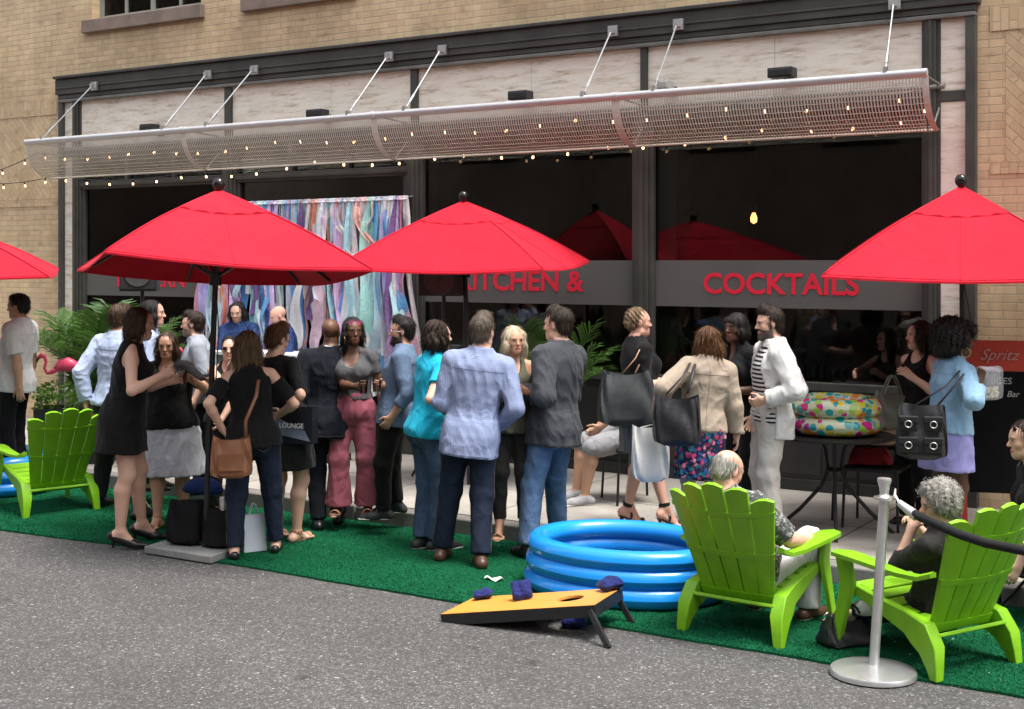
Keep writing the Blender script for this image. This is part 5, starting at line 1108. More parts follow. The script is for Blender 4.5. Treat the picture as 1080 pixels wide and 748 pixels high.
        if seat is not None and len(feet[i] if feet and feet[i] else (0, 0)) == 3: heelp, ball, toe = [q for q in (heelp, ball, toe)]
        P += [(Cone(an - Z3 * .006 * H, heelp, .020 * H, .0185 * H), .02), (Cone(an - Z3 * .012 * H + fdir * .01 * H, ball, .019 * H, .0135 * H), .03), (Cone(heelp, ball, .017 * H, .016 * H), .02)]
        if shoes and shoes[0] in ('oxford', 'sneaker', 'boot', 'pump', 'flat'): P.append((Cone(ball, toe - fdir * .012 * H, .013 * H, .008 * H), .02))
        for q in range(5 if not (shoes and shoes[0] in ('oxford', 'sneaker', 'boot', 'pump', 'flat')) else 0):
            o = (q - 1.6) * -.0105 * H * s; ln_ = (1.0, .98, .88, .78, .66)[q]; P.append((Cone(ball + side * o - fdir * .01 * H, ball + side * o * 1.15 + fdir * fl * .24 * ln_ - Z3 * .004 * H, .0085 * H if q else .0095 * H, .0062 * H if q else .008 * H), .006))
        LG[s] += (heelp, ball, toe, fdir, side, an, kn, hp, g, fl)
    nk = Cone(neck - U * .02 * H, hl((0, -.012, -.07)), .034 * H * (1 if sex == 'm' else .86) * (.8 + .2 * fw), .0325 * H * (1 if sex == 'm' else .84) * (.8 + .2 * fw)); P.append((nk, .03))
    hE = lambda c, r, k: P.append((Ell(hl(c), np.array(r) * hs, HR), k)); hC = lambda a, b, r1, r2, k: P.append((Cone(hl(a), hl(b), r1 * hs, r2 * hs), k))
    jw = (.98 if sex == 'm' else .86) * (.85 + .15 * fw)
    hE((0, -.014, .042), (.076, .093, .082), .01); hE((0, .030, -.035), (.057 * jw, .060, .074), .035); hE((0, .035, .03), (.062, .062, .06), .03)
    hC((.038 * jw, .02, -.075), (0, .068, -.091), .020, .021, .03); hC((-.038 * jw, .02, -.075), (0, .068, -.091), .020, .021, .03)
    hE((0, .068, -.062), (.030, .021, .024), .022); hC((-.036, .082, .024), (.036, .082, .024), .010, .010, .018)
    for s in (1, -1): hE((s * .038, .058, -.022), (.022, .024, .022), .025)
    NEG = [(Ell(hl((s * .0345, .103, .006)), np.array((.017, .009, .0085)) * hs, HR), .010) for s in (1, -1)]
    P2 = []
    for s in (1, -1): P2.append((Ell(hl((s * .0345, .079, .004)), np.array((.0145, .0125, .0115)) * hs, HR), .003))
    P2 += [(Cone(hl((0, .090, .014)), hl((0, .112, -.024)), .0075 * hs, .0115 * hs), .012)] + [(Ell(hl((s * .010, .100, -.028)), np.array((.0070, .008, .006)) * hs, HR), .006) for s in (1, -1)]
    P2 += [(Ell(hl((0, .0925, -.0575)), np.array((.025, .011, .0056)) * hs, HR), .004), (Ell(hl((0, .0915, -.0675)), np.array((.022, .011, .0066)) * hs, HR), .004)]
    for s in (1, -1): P2 += [(Ell(hl((s * .074, -.004, .0)), np.array((.008, .019, .031)) * hs, HR @ rotz(-s * .35)), .008)]
    HN = {}
    for s, cu, nn in ((1, rcurl, rn), (-1, lcurl, ln)):                # hands
        e, w = arms[s]; dr = _n(w - e); pn = np.array(nn, float) if nn is not None else -L * s + Fd * .25; pn = _n(pn - dr * np.dot(pn, dr)); sd = np.cross(dr, pn) * s   # thumb side
        if np.dot(sd, Fd) < 0 and nn is None: pass
        q = .100 * H / .178 * (1 if sex == 'm' else .93); c = w + dr * .048 * q * 1.0; Rm_ = np.stack([sd, dr, pn], 1); HP = [(Cone(w - dr * .01, w + dr * .02 * q, .0155 * H * .9, .022 * q * .95, flat=(pn, .72)), .02), (Ell(c, np.array((.040, .052, .0155)) * q, Rm_), .02)]
        for j in range(4):
            o = (.029 - .0195 * j); ln_ = (.070, .079, .074, .058)[j]; k0 = w + dr * (.088 - .004 * abs(j - 1.3)) * q + sd * o * q; a = cu * 1.35; ds = [_n(dr * math.cos(a * m) + pn * math.sin(a * m) + sd * (.10 - .07 * j)) for m in (.75, 1.75, 2.4)]
            for dd_, fr, r1, r2 in zip(ds, (.45, .30, .25), (.0092, .0085, .0078), (.0085, .0078, .0068)): k1 = k0 + dd_ * ln_ * fr * q; HP.append((Cone(k0, k1, r1 * q, r2 * q), .004)); k0 = k1
        tb_ = w + dr * .022 * q + sd * .024 * q; d1 = _n(sd * .75 + dr * .6 + pn * (.25 + .5 * cu)); d2 = _n(sd * (.45 - .4 * cu) + dr * .85 + pn * (.1 + .8 * cu)); t1 = tb_ + d1 * .040 * q; t2 = t1 + d2 * .028 * q; t3 = t2 + d2 * .024 * q
        HP += [(Cone(tb_, t1, .0135 * q, .0105 * q), .012), (Cone(t1, t2, .0105 * q, .0095 * q), .004), (Cone(t2, t3, .0095 * q, .008 * q), .004)]; HN[s] = dict(w=w, dr=dr, pn=pn, sd=sd, c=w + dr * .085 * q + pn * .030 * q, hp=HP, q=q)
    # ---- meshing: coarse body, fine head and hands
    allp = P + HN[1]['hp'] + HN[-1]['hp']; lo = np.min([p.lo for p, k in allp + P2], 0); hi = np.max([p.hi for p, k in allp + P2], 0)
    def fill(F):
        for p, k in P: F.add(p, k)
        for p, k in NEG: F.add(p, k, 0, 's')
        for p, k in P2: F.add(p, k)
        for s in (1, -1):
            for p, k in HN[s]['hp']: F.add(p, k)
        return F
    near = d0 < 12.4; h = .0125 if near else .015
    boxes = [(hl((0, 0, .005)) - .150 * hs * 1.05, hl((0, 0, .005)) + .150 * hs * 1.05, .0036 if near else .0045)]
    for s in (1, -1): c = HN[s]['w'] + HN[s]['dr'] * .085 * HN[s]['q']; boxes.append((c - .098 * HN[s]['q'], c + .098 * HN[s]['q'], .0048 if near else .006))
    snapped = [(np.round(l / h) * h, np.round(u / h) * h, hh) for l, u, hh in boxes]
    F = fill(Field(lo, hi, h)); parts_ = [F.nets([(l + h * 1.2, u - h * 1.2) for l, u, _ in snapped])]
    for l, u, hh in snapped: parts_.append(fill(Field(l, u, hh)).nets())
    V, Q, o = [], [], 0
    for v, q in parts_: V.append(v); Q.append(q + o); o += len(v)
    V, Q = np.vstack(V), np.vstack(Q)
    # ---- complexion: lips, brows, eyes, beard are colours of the skin itself
    tone = np.array(SKIN[skin] if isinstance(skin, str) else skin); C = np.tile(tone, (len(V), 1)); q = (V - hc) @ HR / hs; inh = (np.abs(q) < .16).all(1)
    def paint(mask, col, a=1.0): m = (np.clip(mask, 0, 1) * inh * a)[:, None]; C[:] = C * (1 - m) + np.array(col) * m
    x, y, z = q.T; g2 = lambda cx_, cy_, sx, sy: np.exp(-((np.abs(x) - cx_) / sx) ** 2 - ((z - cy_) / sy) ** 2) * (y > .03)
    paint(g2(.040, -.024, .02, .018), tone * [1.12, .88, .85], .5); paint(g2(0, -.022, .014, .012), tone * [1.05, .92, .9], .3)
    if beard:
        bc, cov = beard; m = np.clip((-.036 - z + .010 * np.cos(x * 30)) / .012, 0, 1) * np.clip((y + .018) / .02, 0, 1) * (1 - np.exp(-(x / .022) ** 2 - ((z + .062) / .008) ** 2)) + np.exp(-((z + .047) / .006) ** 2) * (np.abs(x) < .030) * (y > .06); m = np.maximum(m, np.clip((np.abs(x) - .052) / .008, 0, 1) * np.clip((.02 - z) / .03, 0, 1) * np.clip(1 - np.abs(y - .012) / .022, 0, 1)); paint(m * (z > -.125), bc, cov)
    lipc = np.array(tone * [1.0, .62, .60]) if sex == 'm' else np.array((.42, .085, .075)) * (.5 + .5 * min(1, tone[0] * 2)); paint(np.clip(2.2 * np.exp(-(x / .0245) ** 4 - ((z + .0625) / .0098) ** 4) * (y > .07), 0, 1), lipc, .8)
    paint(np.exp(-(x / .026) ** 4 - ((z + .0622) / .0018) ** 2) * (y > .07), tone * .25, .75)
    br = hair[1] if hair and hair[0] != 'bald' else 'dark'; bcol = {'black': (.010, .008, .007), 'dark': (.025, .016, .011), 'brown': (.05, .03, .018), 'auburn': (.10, .05, .025), 'light': (.12, .08, .05), 'blonde': (.22, .15, .09), 'grey': (.25, .22, .2), 'greybrown': (.09, .07, .055)}[br]
    paint(np.clip(1.7 * np.exp(-((np.abs(x) - .0345) / .019) ** 4 - ((z - .0235 + .10 * (np.abs(x) - .0345) ** 1) / .0042) ** 2) * (y > .05), 0, 1), bcol, .85)
    eye = np.clip(2.2 * np.exp(-((np.abs(x) - .0345) / .0115) ** 4 - ((z - .005) / .0046) ** 4) * (y > .05), 0, 1); paint(eye, (.42, .39, .36), .85); paint(np.clip(2.4 * np.exp(-(((np.abs(x) - .0345) / .0066) ** 2 + ((z - .005) / .0064) ** 2) ** 2), 0, 1) * (y > .05), (.02, .013, .01)); paint(np.exp(-((np.abs(x) - .0345) / .015) ** 4 - ((z - .0115) / .0022) ** 2) * (y > .05), (.03, .02, .016), .8)
    if hair and hair[0] in ('bald', 'shaved'): pass
    O = empty('person', B, rot, label, 'person', group)
    link('body', npmesh('body', V, Q, M_SKIN, C), O)
    info = dict(B=B, R=R3, O=O, toW=lambda p: B + R3 @ np.asarray(p, float), sh=sh, hands=HN, pel=pel, U=U, L=L, F=Fd, H=H, hl=hl, hc=hc, HR=HR, hs=hs, neck=neck, arms=arms, rot=rot, d0=d0, legs=legs)
    # ---- hair
    def hmesh(prims, cut, disp, h_, name, mat):
        lo_ = np.min([p.lo for p, k in prims], 0) - .03; hi_ = np.max([p.hi for p, k in prims], 0) + .03; Fh = Field(lo_, hi_, h_)
        for p, k in prims: Fh.add(p, k)
        for p, k in cut: Fh.add(p, k, 0, 's')
        if disp: Fh.near(disp, .04)
        v, qd = Fh.nets(); fl = dict(short=(.036, .50, 1500), buzz=(.012, .5, 400), fringe=(.032, .4, 700), bob=(.055, .12, 2200), long=(.060, .10, 2800), bun=(.035, .7, 900), curly=(.026, 1.5, 2000), afro=(.020, 2.3, 3000), pony=(.05, .2, 1300), braids=(.02, .8, 500)).get(hair[0] if name == 'hair' and hair else 'buzz', (.012, .5, 200))
        if name == 'beard': fl = (.014, .8, 260)
        rg = np.random.default_rng(seed_of(label)); a_, b_, c_, d_ = [v[qd[:, i]] for i in range(4)]; nr = np.cross(c_ - a_, d_ - b_); ar_ = np.linalg.norm(nr, axis=1) + 1e-12; nr /= ar_[:, None]; n_ = fl[2] if near else fl[2] // 2; pk = rg.choice(len(qd), n_, p=ar_ / ar_.sum()); p = (a_ + b_ + c_ + d_)[pk] / 4 + rg.normal(0, .002, (n_, 3)); N = nr[pk]
        cen = hl((0, -.02, .03)); out = p - cen; out -= np.outer(out @ hU, hU); fw_ = hF if hair and hair[0] == 'short' else np.zeros(3); g_ = -hU + .5 * out / (np.linalg.norm(out, axis=1)[:, None] + 1e-6) + fw_ * .35 + rg.normal(0, fl[1], (n_, 3)) * .6; g_ -= N * (g_ * N).sum(1)[:, None]; g_ /= np.linalg.norm(g_, axis=1)[:, None] + 1e-9
        Ls = fl[0] * rg.uniform(.6, 1.3, n_)[:, None]; S_ = np.cross(N, g_) * (.00125 * rg.uniform(.6, 1.3, n_)[:, None]); q0 = p + N * .0008; q1 = p + g_ * Ls * .5 + N * (.0035 + .012 * fl[1] * rg.random((n_, 1)) * .6); q2 = p + g_ * Ls - N * Ls * Ls * 2.2 + N * .010 * min(1, fl[1]) * rg.random((n_, 1)) - hU * Ls * .12
        tq = (np.stack([q1, q2]) - hc) @ HR / hs; okk = ~(((tq - (0, .112, -.034)) / (.072, .095, .112)) ** 2).sum(-1).__lt__(1).any(0) if name == 'hair' else np.ones(n_, bool); q0, q1, q2, S_ = q0[okk], q1[okk], q2[okk], S_[okk]; n_ = len(q0)
        sv = np.stack([q0 - S_, q0 + S_, q1 + S_, q1 - S_, q2 + S_ * .25, q2 - S_ * .25], 1).reshape(-1, 3); k_ = len(v) + 6 * np.arange(n_)[:, None]; sq = np.concatenate([k_ + [0, 1, 2, 3], k_ + [3, 2, 4, 5]])
        link(name, npmesh(name, np.vstack([v, sv]), np.vstack([qd, sq]), mat), O)
    if hair and hair[0] != 'bald':
        sty, hcol = hair[0], hair[1]; o_ = dict(hair[2]) if len(hair) > 2 else {}; E = lambda c, r: (Ell(hl(c), np.array(r) * hs, HR), .02); Cn = lambda a, b, r1, r2, k=.03: (Cone(hl(a), hl(b), r1 * hs, r2 * hs), k)
        face_cut = [(Ell(hl((0, .112, -.030)), np.array((.066, .085, .108)) * hs, HR), .006), (Ell(hl((0, .02, -.17)), np.array((.075, .14, .10)) * hs, HR), .01)]; ph = (seed_of(label) % 100) / 15
        def strands(amp, n=26, nz=14, tw_=2.0):
            def fn(X, Y, Z):
                p = np.stack([X, Y, Z], -1) - hc; p = p @ HR / hs; a = np.arctan2(p[..., 0], -p[..., 1] + .02); r = np.sqrt(p[..., 0] ** 2 + p[..., 1] ** 2); return amp * (np.sin(n * a + tw_ * np.sin(nz * p[..., 2] * 3 + ph) + ph) * .6 + np.sin(n * 2.3 * a + 1.7 * np.sin(40 * p[..., 2] + ph) + 5 * r * 20) * .4)
            return fn
        def curls(amp, fr=150):
            def fn(X, Y, Z):
                p = (np.stack([X, Y, Z], -1) - hc) @ HR / hs; return amp * (np.sin(fr * p[..., 0] + 2 * np.sin(90 * p[..., 2] + ph)) * np.sin(fr * p[..., 2] + 2 * np.sin(80 * p[..., 1])) + .6 * np.sin(fr * 1.1 * p[..., 1] + 2 * np.sin(70 * p[..., 0])))
            return fn
        cap = [E((0, -.020, .046), (.081, .099, .090))]; hh = .006 if near else .0075
        if sty == 'short': vol = o_.get('vol', 0.0); hmesh(cap + [E((0, .030, .095 + vol * .4), (.058, .055, .036 + vol))] + [E((0, -.055, -.015), (.070, .055, .06))], face_cut + [(Ell(hl((s * .078, .0, -.045)), np.array((.03, .04, .045)) * hs, HR), .008) for s in (1, -1)] + [(Ell(hl((0, -.06, -.125)), np.array((.09, .09, .05)) * hs, HR), .01)], strands(.0045, 34, 10), hh, 'hair', HAIR[hcol])
        elif sty == 'buzz': hmesh([E((0, -.016, .043), (.0755, .0945, .0845)), E((0, -.055, -.01), (.066, .053, .05))], face_cut + [(Ell(hl((s * .078, .0, -.045)), np.array((.03, .04, .045)) * hs, HR), .008) for s in (1, -1)] + [(Ell(hl((0, -.06, -.115)), np.array((.09, .09, .05)) * hs, HR), .01)], None, hh, 'hair', HAIR[hcol])
        elif sty == 'fringe': hmesh([E((0, -.020, .030), (.079, .097, .075)), E((0, -.055, -.02), (.070, .055, .055))], face_cut + [(Ell(hl((0, .03, .115)), np.array((.075, .115, .075)) * hs, HR), .01)] + [(Ell(hl((s * .078, .0, -.03)), np.array((.03, .03, .045)) * hs, HR), .008) for s in (1, -1)] + [(Ell(hl((0, -.06, -.125)), np.array((.09, .09, .05)) * hs, HR), .01)], strands(.004, 34, 10), hh, 'hair', HAIR[hcol])
        elif sty in ('bob', 'long'):
            ln_ = o_.get('len', .12 if sty == 'bob' else .24); w_ = o_.get('w', 1.0); fr = o_.get('front', .02); am = o_.get('amp', .006)
            pr = cap + [E((0, -.045, -.03 - ln_ * .1), (.088 * w_, .066, .09)), (Loft(hl((0, -.062, .02)), -hU, hR, [(0, .075 * hs * w_, .045 * hs, 0), (ln_ * .5 * hs, .096 * hs * w_, .046 * hs, -.0), (ln_ * hs, .084 * hs * w_, .034 * hs, 0), ((ln_ + .045) * hs, .060 * hs * w_, .018 * hs, 0)]), .03)]
            for s in (1, -1): pr += [Cn((s * .066, .012, .06), (s * .079 * w_, fr, -.03), .026, .028), Cn((s * .079 * w_, fr, -.03), (s * .080 * w_, fr - .012, -.035 - ln_ * .62), .028, .014)]
            if o_.get('bangs'): pr += [Cn((-.045, .062, .075), (.045, .064, .07), .024, .024), Cn((-.05, .075, .05), (.05, .075, .05), .017, .017)]
            hmesh(pr, [(Ell(hl((0, .112, -.040)), np.array((.060, .085, .103 if not o_.get('bangs') else .078)) * hs, HR), .006)], strands(am, o_.get('n', 24), o_.get('nz', 7), o_.get('tw', .7)), hh, 'hair', HAIR[hcol])
        elif sty == 'bun':
            pr = cap + [E((0, -.055, -.01), (.072, .058, .065)), E((0, -.098, .01), (.052, .046, .05)), E((.03, -.095, .035), (.034, .03, .03)), E((-.03, -.09, .04), (.034, .03, .03)), E((0, -.085, .065), (.05, .035, .03))]
            hmesh(pr, face_cut + [(Ell(hl((s * .078, .0, -.045)), np.array((.03, .04, .045)) * hs, HR), .008) for s in (1, -1)], curls(.006, 100), hh, 'hair', HAIR[hcol])
        elif sty == 'curly':
            k = o_.get('k', 1.0); pr = [E((0, -.025, .05), (.092 * k, .105 * k, .095 * k)), E((0, -.06, -.02), (.085 * k, .065, .075)), E((.06, .0, .0), (.036 * k, .045, .055)), E((-.06, .0, .0), (.036 * k, .045, .055)), E((0, .045, .105), (.06, .042, .034))]
            hmesh(pr, face_cut, curls(.0065 * o_.get('a', 1), 150), hh, 'hair', HAIR[hcol])
        elif sty == 'afro':
            pr = [E((0, -.085, .055), (.185, .160, .150)), E((0, -.115, -.03), (.165, .11, .11)), E((0, .03, .115), (.12, .085, .06))]; hmesh(pr, [(Ell(hl((0, .118, -.035)), np.array((.062, .085, .105)) * hs, HR), .006), (Ell(hl((0, .05, -.16)), np.array((.09, .13, .08)) * hs, HR), .01)], curls(.012, 120), hh, 'hair', HAIR[hcol])
        elif sty == 'pony':
            pr = cap + [E((0, -.055, -.015), (.070, .055, .06)), (Loft(hl((0, -.105, .03)), _n(-hU - hF * .15), hR, [(0, .02 * hs, .02 * hs, 0), (.05 * hs, .035 * hs, .03 * hs, 0), (.16 * hs, .032 * hs, .026 * hs, 0), (.24 * hs, .012 * hs, .01 * hs, 0)]), .02)]
            hmesh(pr, face_cut + [(Ell(hl((s * .078, .0, -.045)), np.array((.03, .04, .045)) * hs, HR), .008) for s in (1, -1)], strands(.003, 40, 6), hh, 'hair', HAIR[hcol])
        elif sty == 'braids':
            pr = cap + [E((0, -.055, -.01), (.072, .058, .06)), E((0, -.09, -.005), (.05, .035, .045))]
            def bd(X, Y, Z): p = (np.stack([X, Y, Z], -1) - hc) @ HR / hs; return .006 * np.abs(np.sin(70 * p[..., 0] + 40 * p[..., 2])) + .004 * np.sin(170 * p[..., 1] + 120 * p[..., 2]) - .003
            hmesh(pr, face_cut + [(Ell(hl((s * .078, .0, -.045)), np.array((.03, .04, .045)) * hs, HR), .008) for s in (1, -1)], bd, .005, 'hair', HAIR[hcol])
    if beard and len(beard) > 1 and beard[1] > .9:
        hmesh([(Cone(hl((.040 * jw, .028, -.078)), hl((0, .074, -.100)), .021 * hs, .026 * hs), .02), (Cone(hl((-.040 * jw, .028, -.078)), hl((0, .074, -.100)), .021 * hs, .026 * hs), .02), (Cone(hl((.058 * jw, .012, -.03)), hl((.042 * jw, .03, -.078)), .010 * hs, .018 * hs), .01), (Cone(hl((-.058 * jw, .012, -.03)), hl((-.042 * jw, .03, -.078)), .010 * hs, .018 * hs), .01)], [(Ell(hl((0, .105, -.052)), np.array((.034, .035, .022)) * hs, HR), .006)], None, .006, 'beard', HAIR['greybrown' if beard[0][0] > .04 else 'dark'])
    # ---- clothes
    sw_seed = seed_of(label) % 1000
    last = {}
    def stitch(paths, m_, r_=.0022):
        tree = BVHTree.FromPolygons(last['v'].tolist(), last['q'].tolist()); b_ = MB()
        for pth in paths:
            o2 = []
            for p_, d_ in pth:
                h_ = tree.ray_cast(Vector(p_), Vector(d_), .6)
                if h_[0] is not None: o2.append(np.array(h_[0]) + np.array(h_[1]) * .0008)
            if len(o2) > 2: b_.tube(o2, r_, 5)
        if b_.n: b_.build('seam', m_, last['o'], smooth=True)
    def cloth(name, prims, mat, inf, cuts=(), amp=.004, lam=.08, planes=(), post=None, h_=None):
        h_ = h_ or (.0105 if near else .013); lo_ = np.min([p.lo for p, k in prims], 0) - inf - .02; hi_ = np.max([p.hi for p, k in prims], 0) + inf + .02; Fc = Field(lo_, hi_, h_)
        for p, k in prims: Fc.add(p, k, inf)
        if amp: Fc.near(folds(sw_seed + len(name), amp, lam), .04)
        for p, k in cuts: Fc.add(p, k, 0, 's')
        for o, n_ in planes:
            n_ = _n(n_); Fc.apply(lambda d, X, Y, Z, o=o, n_=n_: np.maximum(d, (X - o[0]) * n_[0] + (Y - o[1]) * n_[1] + (Z - o[2]) * n_[2]))
        if post: post(Fc)
        v, qd = Fc.nets(); ob = link(name, npmesh(name, v, qd, mat), O); last.update(v=v, q=qd, o=ob); return ob
    def legprims(hem_z=None, flare=None, upto=1.0):
        pr = []
        for s in (1, -1):
            th, c1, c2, r = LG[s][:4]; an, kn, hp = LG[s][9], LG[s][10], LG[s][11]; pr += [(Cone(hp, kn, r[0], r[1] * 1.16), .04), (Ell(kn + LG[s][7] * .004 * H, np.array((.033, .033, .036)) * H * lg), .03)]
            if upto > .5:
                e_ = kn + (an - kn) * min(1.16, max(.05, (upto - .5) * 2)); fl_ = flare if flare is not None else .9; pr += [(Cone(kn, e_, r[1] * 1.16, r[1] * fl_, None, .985), .03)]
            else: pr[-1] = (Cone(hp, kn, r[0], r[1] * 1.25, None, upto * 2), .04)
        return pr
    hips = Loft(pel, U, L, st, t1=.13 * H); bum = [pk for pk in P[1:3]]
    for cl in clothes:
        kind, mat = cl[0], cl[1]; o_ = dict(cl[2]) if len(cl) > 2 else {}; nm = o_.get('name', kind); loose = o_.get('loose', {'trousers': .011, 'jacket': .028, 'top': .024 if o_.get('hem', -.02) < -.01 else .012}.get(kind, .013))
        if kind == 'trousers':
            cloth(nm, [(hips, .02)] + bum + legprims(flare=o_.get('flare'), upto=o_.get('upto', 1.0)), mat, loose, amp=o_.get('amp', .007), lam=.10, planes=[(pel + U * o_.get('top', .075) * H, U)])
            if o_.get('pockets') and near:
                Bd = _n(Fd); far_ = -Bd * .35; ph_ = []
                for s in (1, -1):
                    c2 = pel + L * s * .048 * H - U * .012 * H; out_ = [(-.030, .032), (.030, .034), (.030, -.026), (0, -.042), (-.030, -.026), (-.030, .032)]; seg_ = []
                    for (a0, b0), (a1, b1) in zip(out_[:-1], out_[1:]):
                        for k in range(6): t_ = k / 6; seg_.append((c2 + L * (a0 + (a1 - a0) * t_) * H + U * (b0 + (b1 - b0) * t_) * H + far_, Bd))
                    ph_.append(seg_)
                    an_, kn_, hp_ = LG[s][9:12]; sd_ = L * s
                    ph_.append([(hp_ + (kn_ - hp_) * t_ + sd_ * .3, -sd_) for t_ in np.linspace(.1, 1, 14)] + [(kn_ + (an_ - kn_) * t_ + sd_ * .3, -sd_) for t_ in np.linspace(.05, .95, 12)])
                ph_.append([(pel + L * x_ * H + U * .052 * H + far_, Bd) for x_ in np.linspace(-.09, .09, 24)]); ph_.append([(pel + U * z_ * H + far_, Bd) for z_ in np.linspace(.05, -.04, 12)])
                stitch(ph_, o_['pockets'])
            if o_.get('belt'): cloth('belt', [(Loft(pel, U, L, st, t0=(o_.get('top', .075) - .022) * H, t1=o_.get('top', .075) * H), .0)], o_['belt'], loose + .006, amp=0)
        elif kind in ('skirt', 'dress', 'top', 'jacket'):
            pr, cuts, planes = [], [], []
            if kind != 'skirt':
                pr.append((Loft(pel, U, L, st), .02)); pr += (bum + [(Cone(legs[s_][0], legs[s_][0] + (legs[s_][1] - legs[s_][0]) * .35, LG[s_][3][0], LG[s_][3][0] * .93), .04) for s_ in (1, -1)]) if o_.get('hem', .0) < -.01 and kind != 'dress' and seat is None else []
                if sex == 'f': pr += P[3:5]
                slv = o_.get('sleeve', 0)
                for s in (1, -1):
                    up, fo1, fo2, r = A[s]; e, w = arms[s]
                    if slv > 0:
                        dn = _n(e - sh[s]); ex = o_.get('arm', 0.006) - .010; pr.append((Cone(neck - U * .012 * H - Fd * .006 * H, sh[s] + U * .006 * H - L * s * .012 * H, .020 * H * ar, .027 * H * ar + ex * .6), .03)); t1_ = min(1, slv)
                        pr.append((Cone(sh[s], e, r[0] + ex, r[2] + ex * 1.4, None, t1_ if slv < 1 else None), .018))
                        if slv > 1: pr.append((Cone(e, w, r[2] + ex, max(r[4] + ex + .002, r[3] * .75), None, min(slv - 1, 1.0)), .02))
                    elif o_.get('strap'): cuts.append((Ell(sh[s] + L * s * .006 - Z3 * .0, (.040 * H, .06 * H, .060 * H)), .006))
                hem = o_.get('hem', -.02)
                if kind != 'dress': planes.append((pel + U * hem * H, -U))
                if hem < -.03 and kind != 'dress': pr.append((Loft(pel, U, L, [(hem * H - .05, st[2][1] * 1.10, st[2][2] * 1.22 + belly * H * .3, st[2][3] - .004 * H), (-.0, st[2][1] * 1.06, st[2][2] * 1.14, st[2][3] - .004 * H), (.06 * H, st[3][1], st[3][2], st[3][3])], pleat=(7, .035, 1.0)), .02))
                nk_ = o_.get('neck', 'crew'); nb = neck - U * .012 * H
                if nk_ == 'crew': cuts.append((Ell(nb + U * .03 * H + Fd * .008 * H, np.array((.043, .046, .034)) * H, np.stack([L, Fd, U], 1)), .004))
                elif nk_ == 'scoop': cuts.append((Ell(nb + U * .010 * H + Fd * .05 * H, np.array((.050, .060, .062)) * H, np.stack([L, Fd, U], 1)), .006)); cuts.append((Ell(nb + U * .035 * H, np.array((.052, .05, .04)) * H, np.stack([L, Fd, U], 1)), .004))
                elif nk_ == 'deep': cuts.append((Ell(nb - U * .010 * H + Fd * .06 * H, np.array((.046, .055, .085)) * H, np.stack([L, Fd, U], 1)), .006)); cuts.append((Ell(nb + U * .035 * H, np.array((.052, .05, .04)) * H, np.stack([L, Fd, U], 1)), .004))
                elif nk_ == 'v': cuts.append((Ell(nb + Fd * .05 * H, np.array((.022, .06, .085)) * H, np.stack([L, Fd, U], 1)), .004)); cuts.append((Ell(nb + U * .03 * H, np.array((.040, .042, .034)) * H, np.stack([L, Fd, U], 1)), .004))
                elif nk_ == 'off': cuts.append((Ell(nb + U * .03 * H + Fd * .02 * H, np.array((.075, .06, .045)) * H, np.stack([L, Fd, U], 1)), .005))
                if o_.get('cold'):
                    for s in (1, -1): cuts.append((Ell(sh[s] + L * s * .03 * H + Z3 * .006 * H, np.array((.030, .055, .042)) * H), .006))
                post = None
                if o_.get('collar'):
                    cr = o_['collar'] if not isinstance(o_['collar'], bool) else 1.0; cb_ = Band(neck - U * .004 * H, _n(U + Fd * .12), .041 * H * cr, .036 * H * cr, -.018 * H, .020 * H, .0055, F=Fd, open_=.010 if o_.get('openneck') else 0); lap = Band(neck - U * .006 * H, _n(U + Fd * .10), .054 * H * cr, .041 * H * cr, -.020 * H, .018 * H, .0055, F=Fd, open_=.016)
                    post = lambda Fc, a=cb_, b_=lap: (Fc.add(a), Fc.add(b_))
                if o_.get('open'):
                    w0, w1 = o_['open']; cuts.append((_Wedge(pel, U, L, Fd, w0 * H, w1 * H, .30 * H), .004))
            else: post = None
            if kind in ('skirt', 'dress'):
                top_, hem_, fl_ = o_.get('top', .10), o_.get('hem', -.25), o_.get('flare', 1.1); wz = st[4]; rows = [((hem_ - .01) * H, .101 * H * fw * fl_, .080 * H * fw * fl_ * o_.get('deep', 1.0), -.006 * H), (-.04 * H, .103 * H * fw * (1 + (fl_ - 1) * .2), .080 * H * fw, -.010 * H), (0, .101 * H * fw, .076 * H * fw, -.010 * H), (.05 * H, .091 * H * fw, .068 * H * fw, -.004 * H), (.10 * H, .077 * H * fw, .058 * H * fw, 0), (max(.101, top_) * H, .077 * H * fw, .058 * H * fw, 0)]
                pr.append((Loft(pel, U if seat is not None else _n(U * .25 + Z3 * .75), L, rows, t0=hem_ * H, t1=top_ * H, pleat=(o_.get('np', 9), o_.get('pleat', .03), .7)), .03)); pr += bum
                if kind == 'skirt': planes.append((pel + U * top_ * H, U))
            cloth(nm, pr, mat, loose, cuts, o_.get('amp', .009), o_.get('lam', .11), planes, post)
            if near and (kind == 'jacket' or o_.get('collar')) and o_.get('sleeve', 0) > .4:
                far_ = -Fd * .45; hem_z = o_.get('hem', 0) * H + .004
                ph_ = [[(pel + U * z_ * H + L * .002 + far_, Fd) for z_ in np.linspace(hem_z / H, .29, 34)]] if kind == 'jacket' else []
                if kind == 'top' or 'suede' in nm or 'denim' in nm: ph_.append([(pel + L * x_ * H + U * (.262 + .06 * x_ * x_) * H + far_, Fd) for x_ in np.linspace(-.105, .105, 30)])
                ph_.append([(pel + L * x_ * H + U * (hem_z + .016) + far_, Fd) for x_ in np.linspace(-.10, .10, 26)])
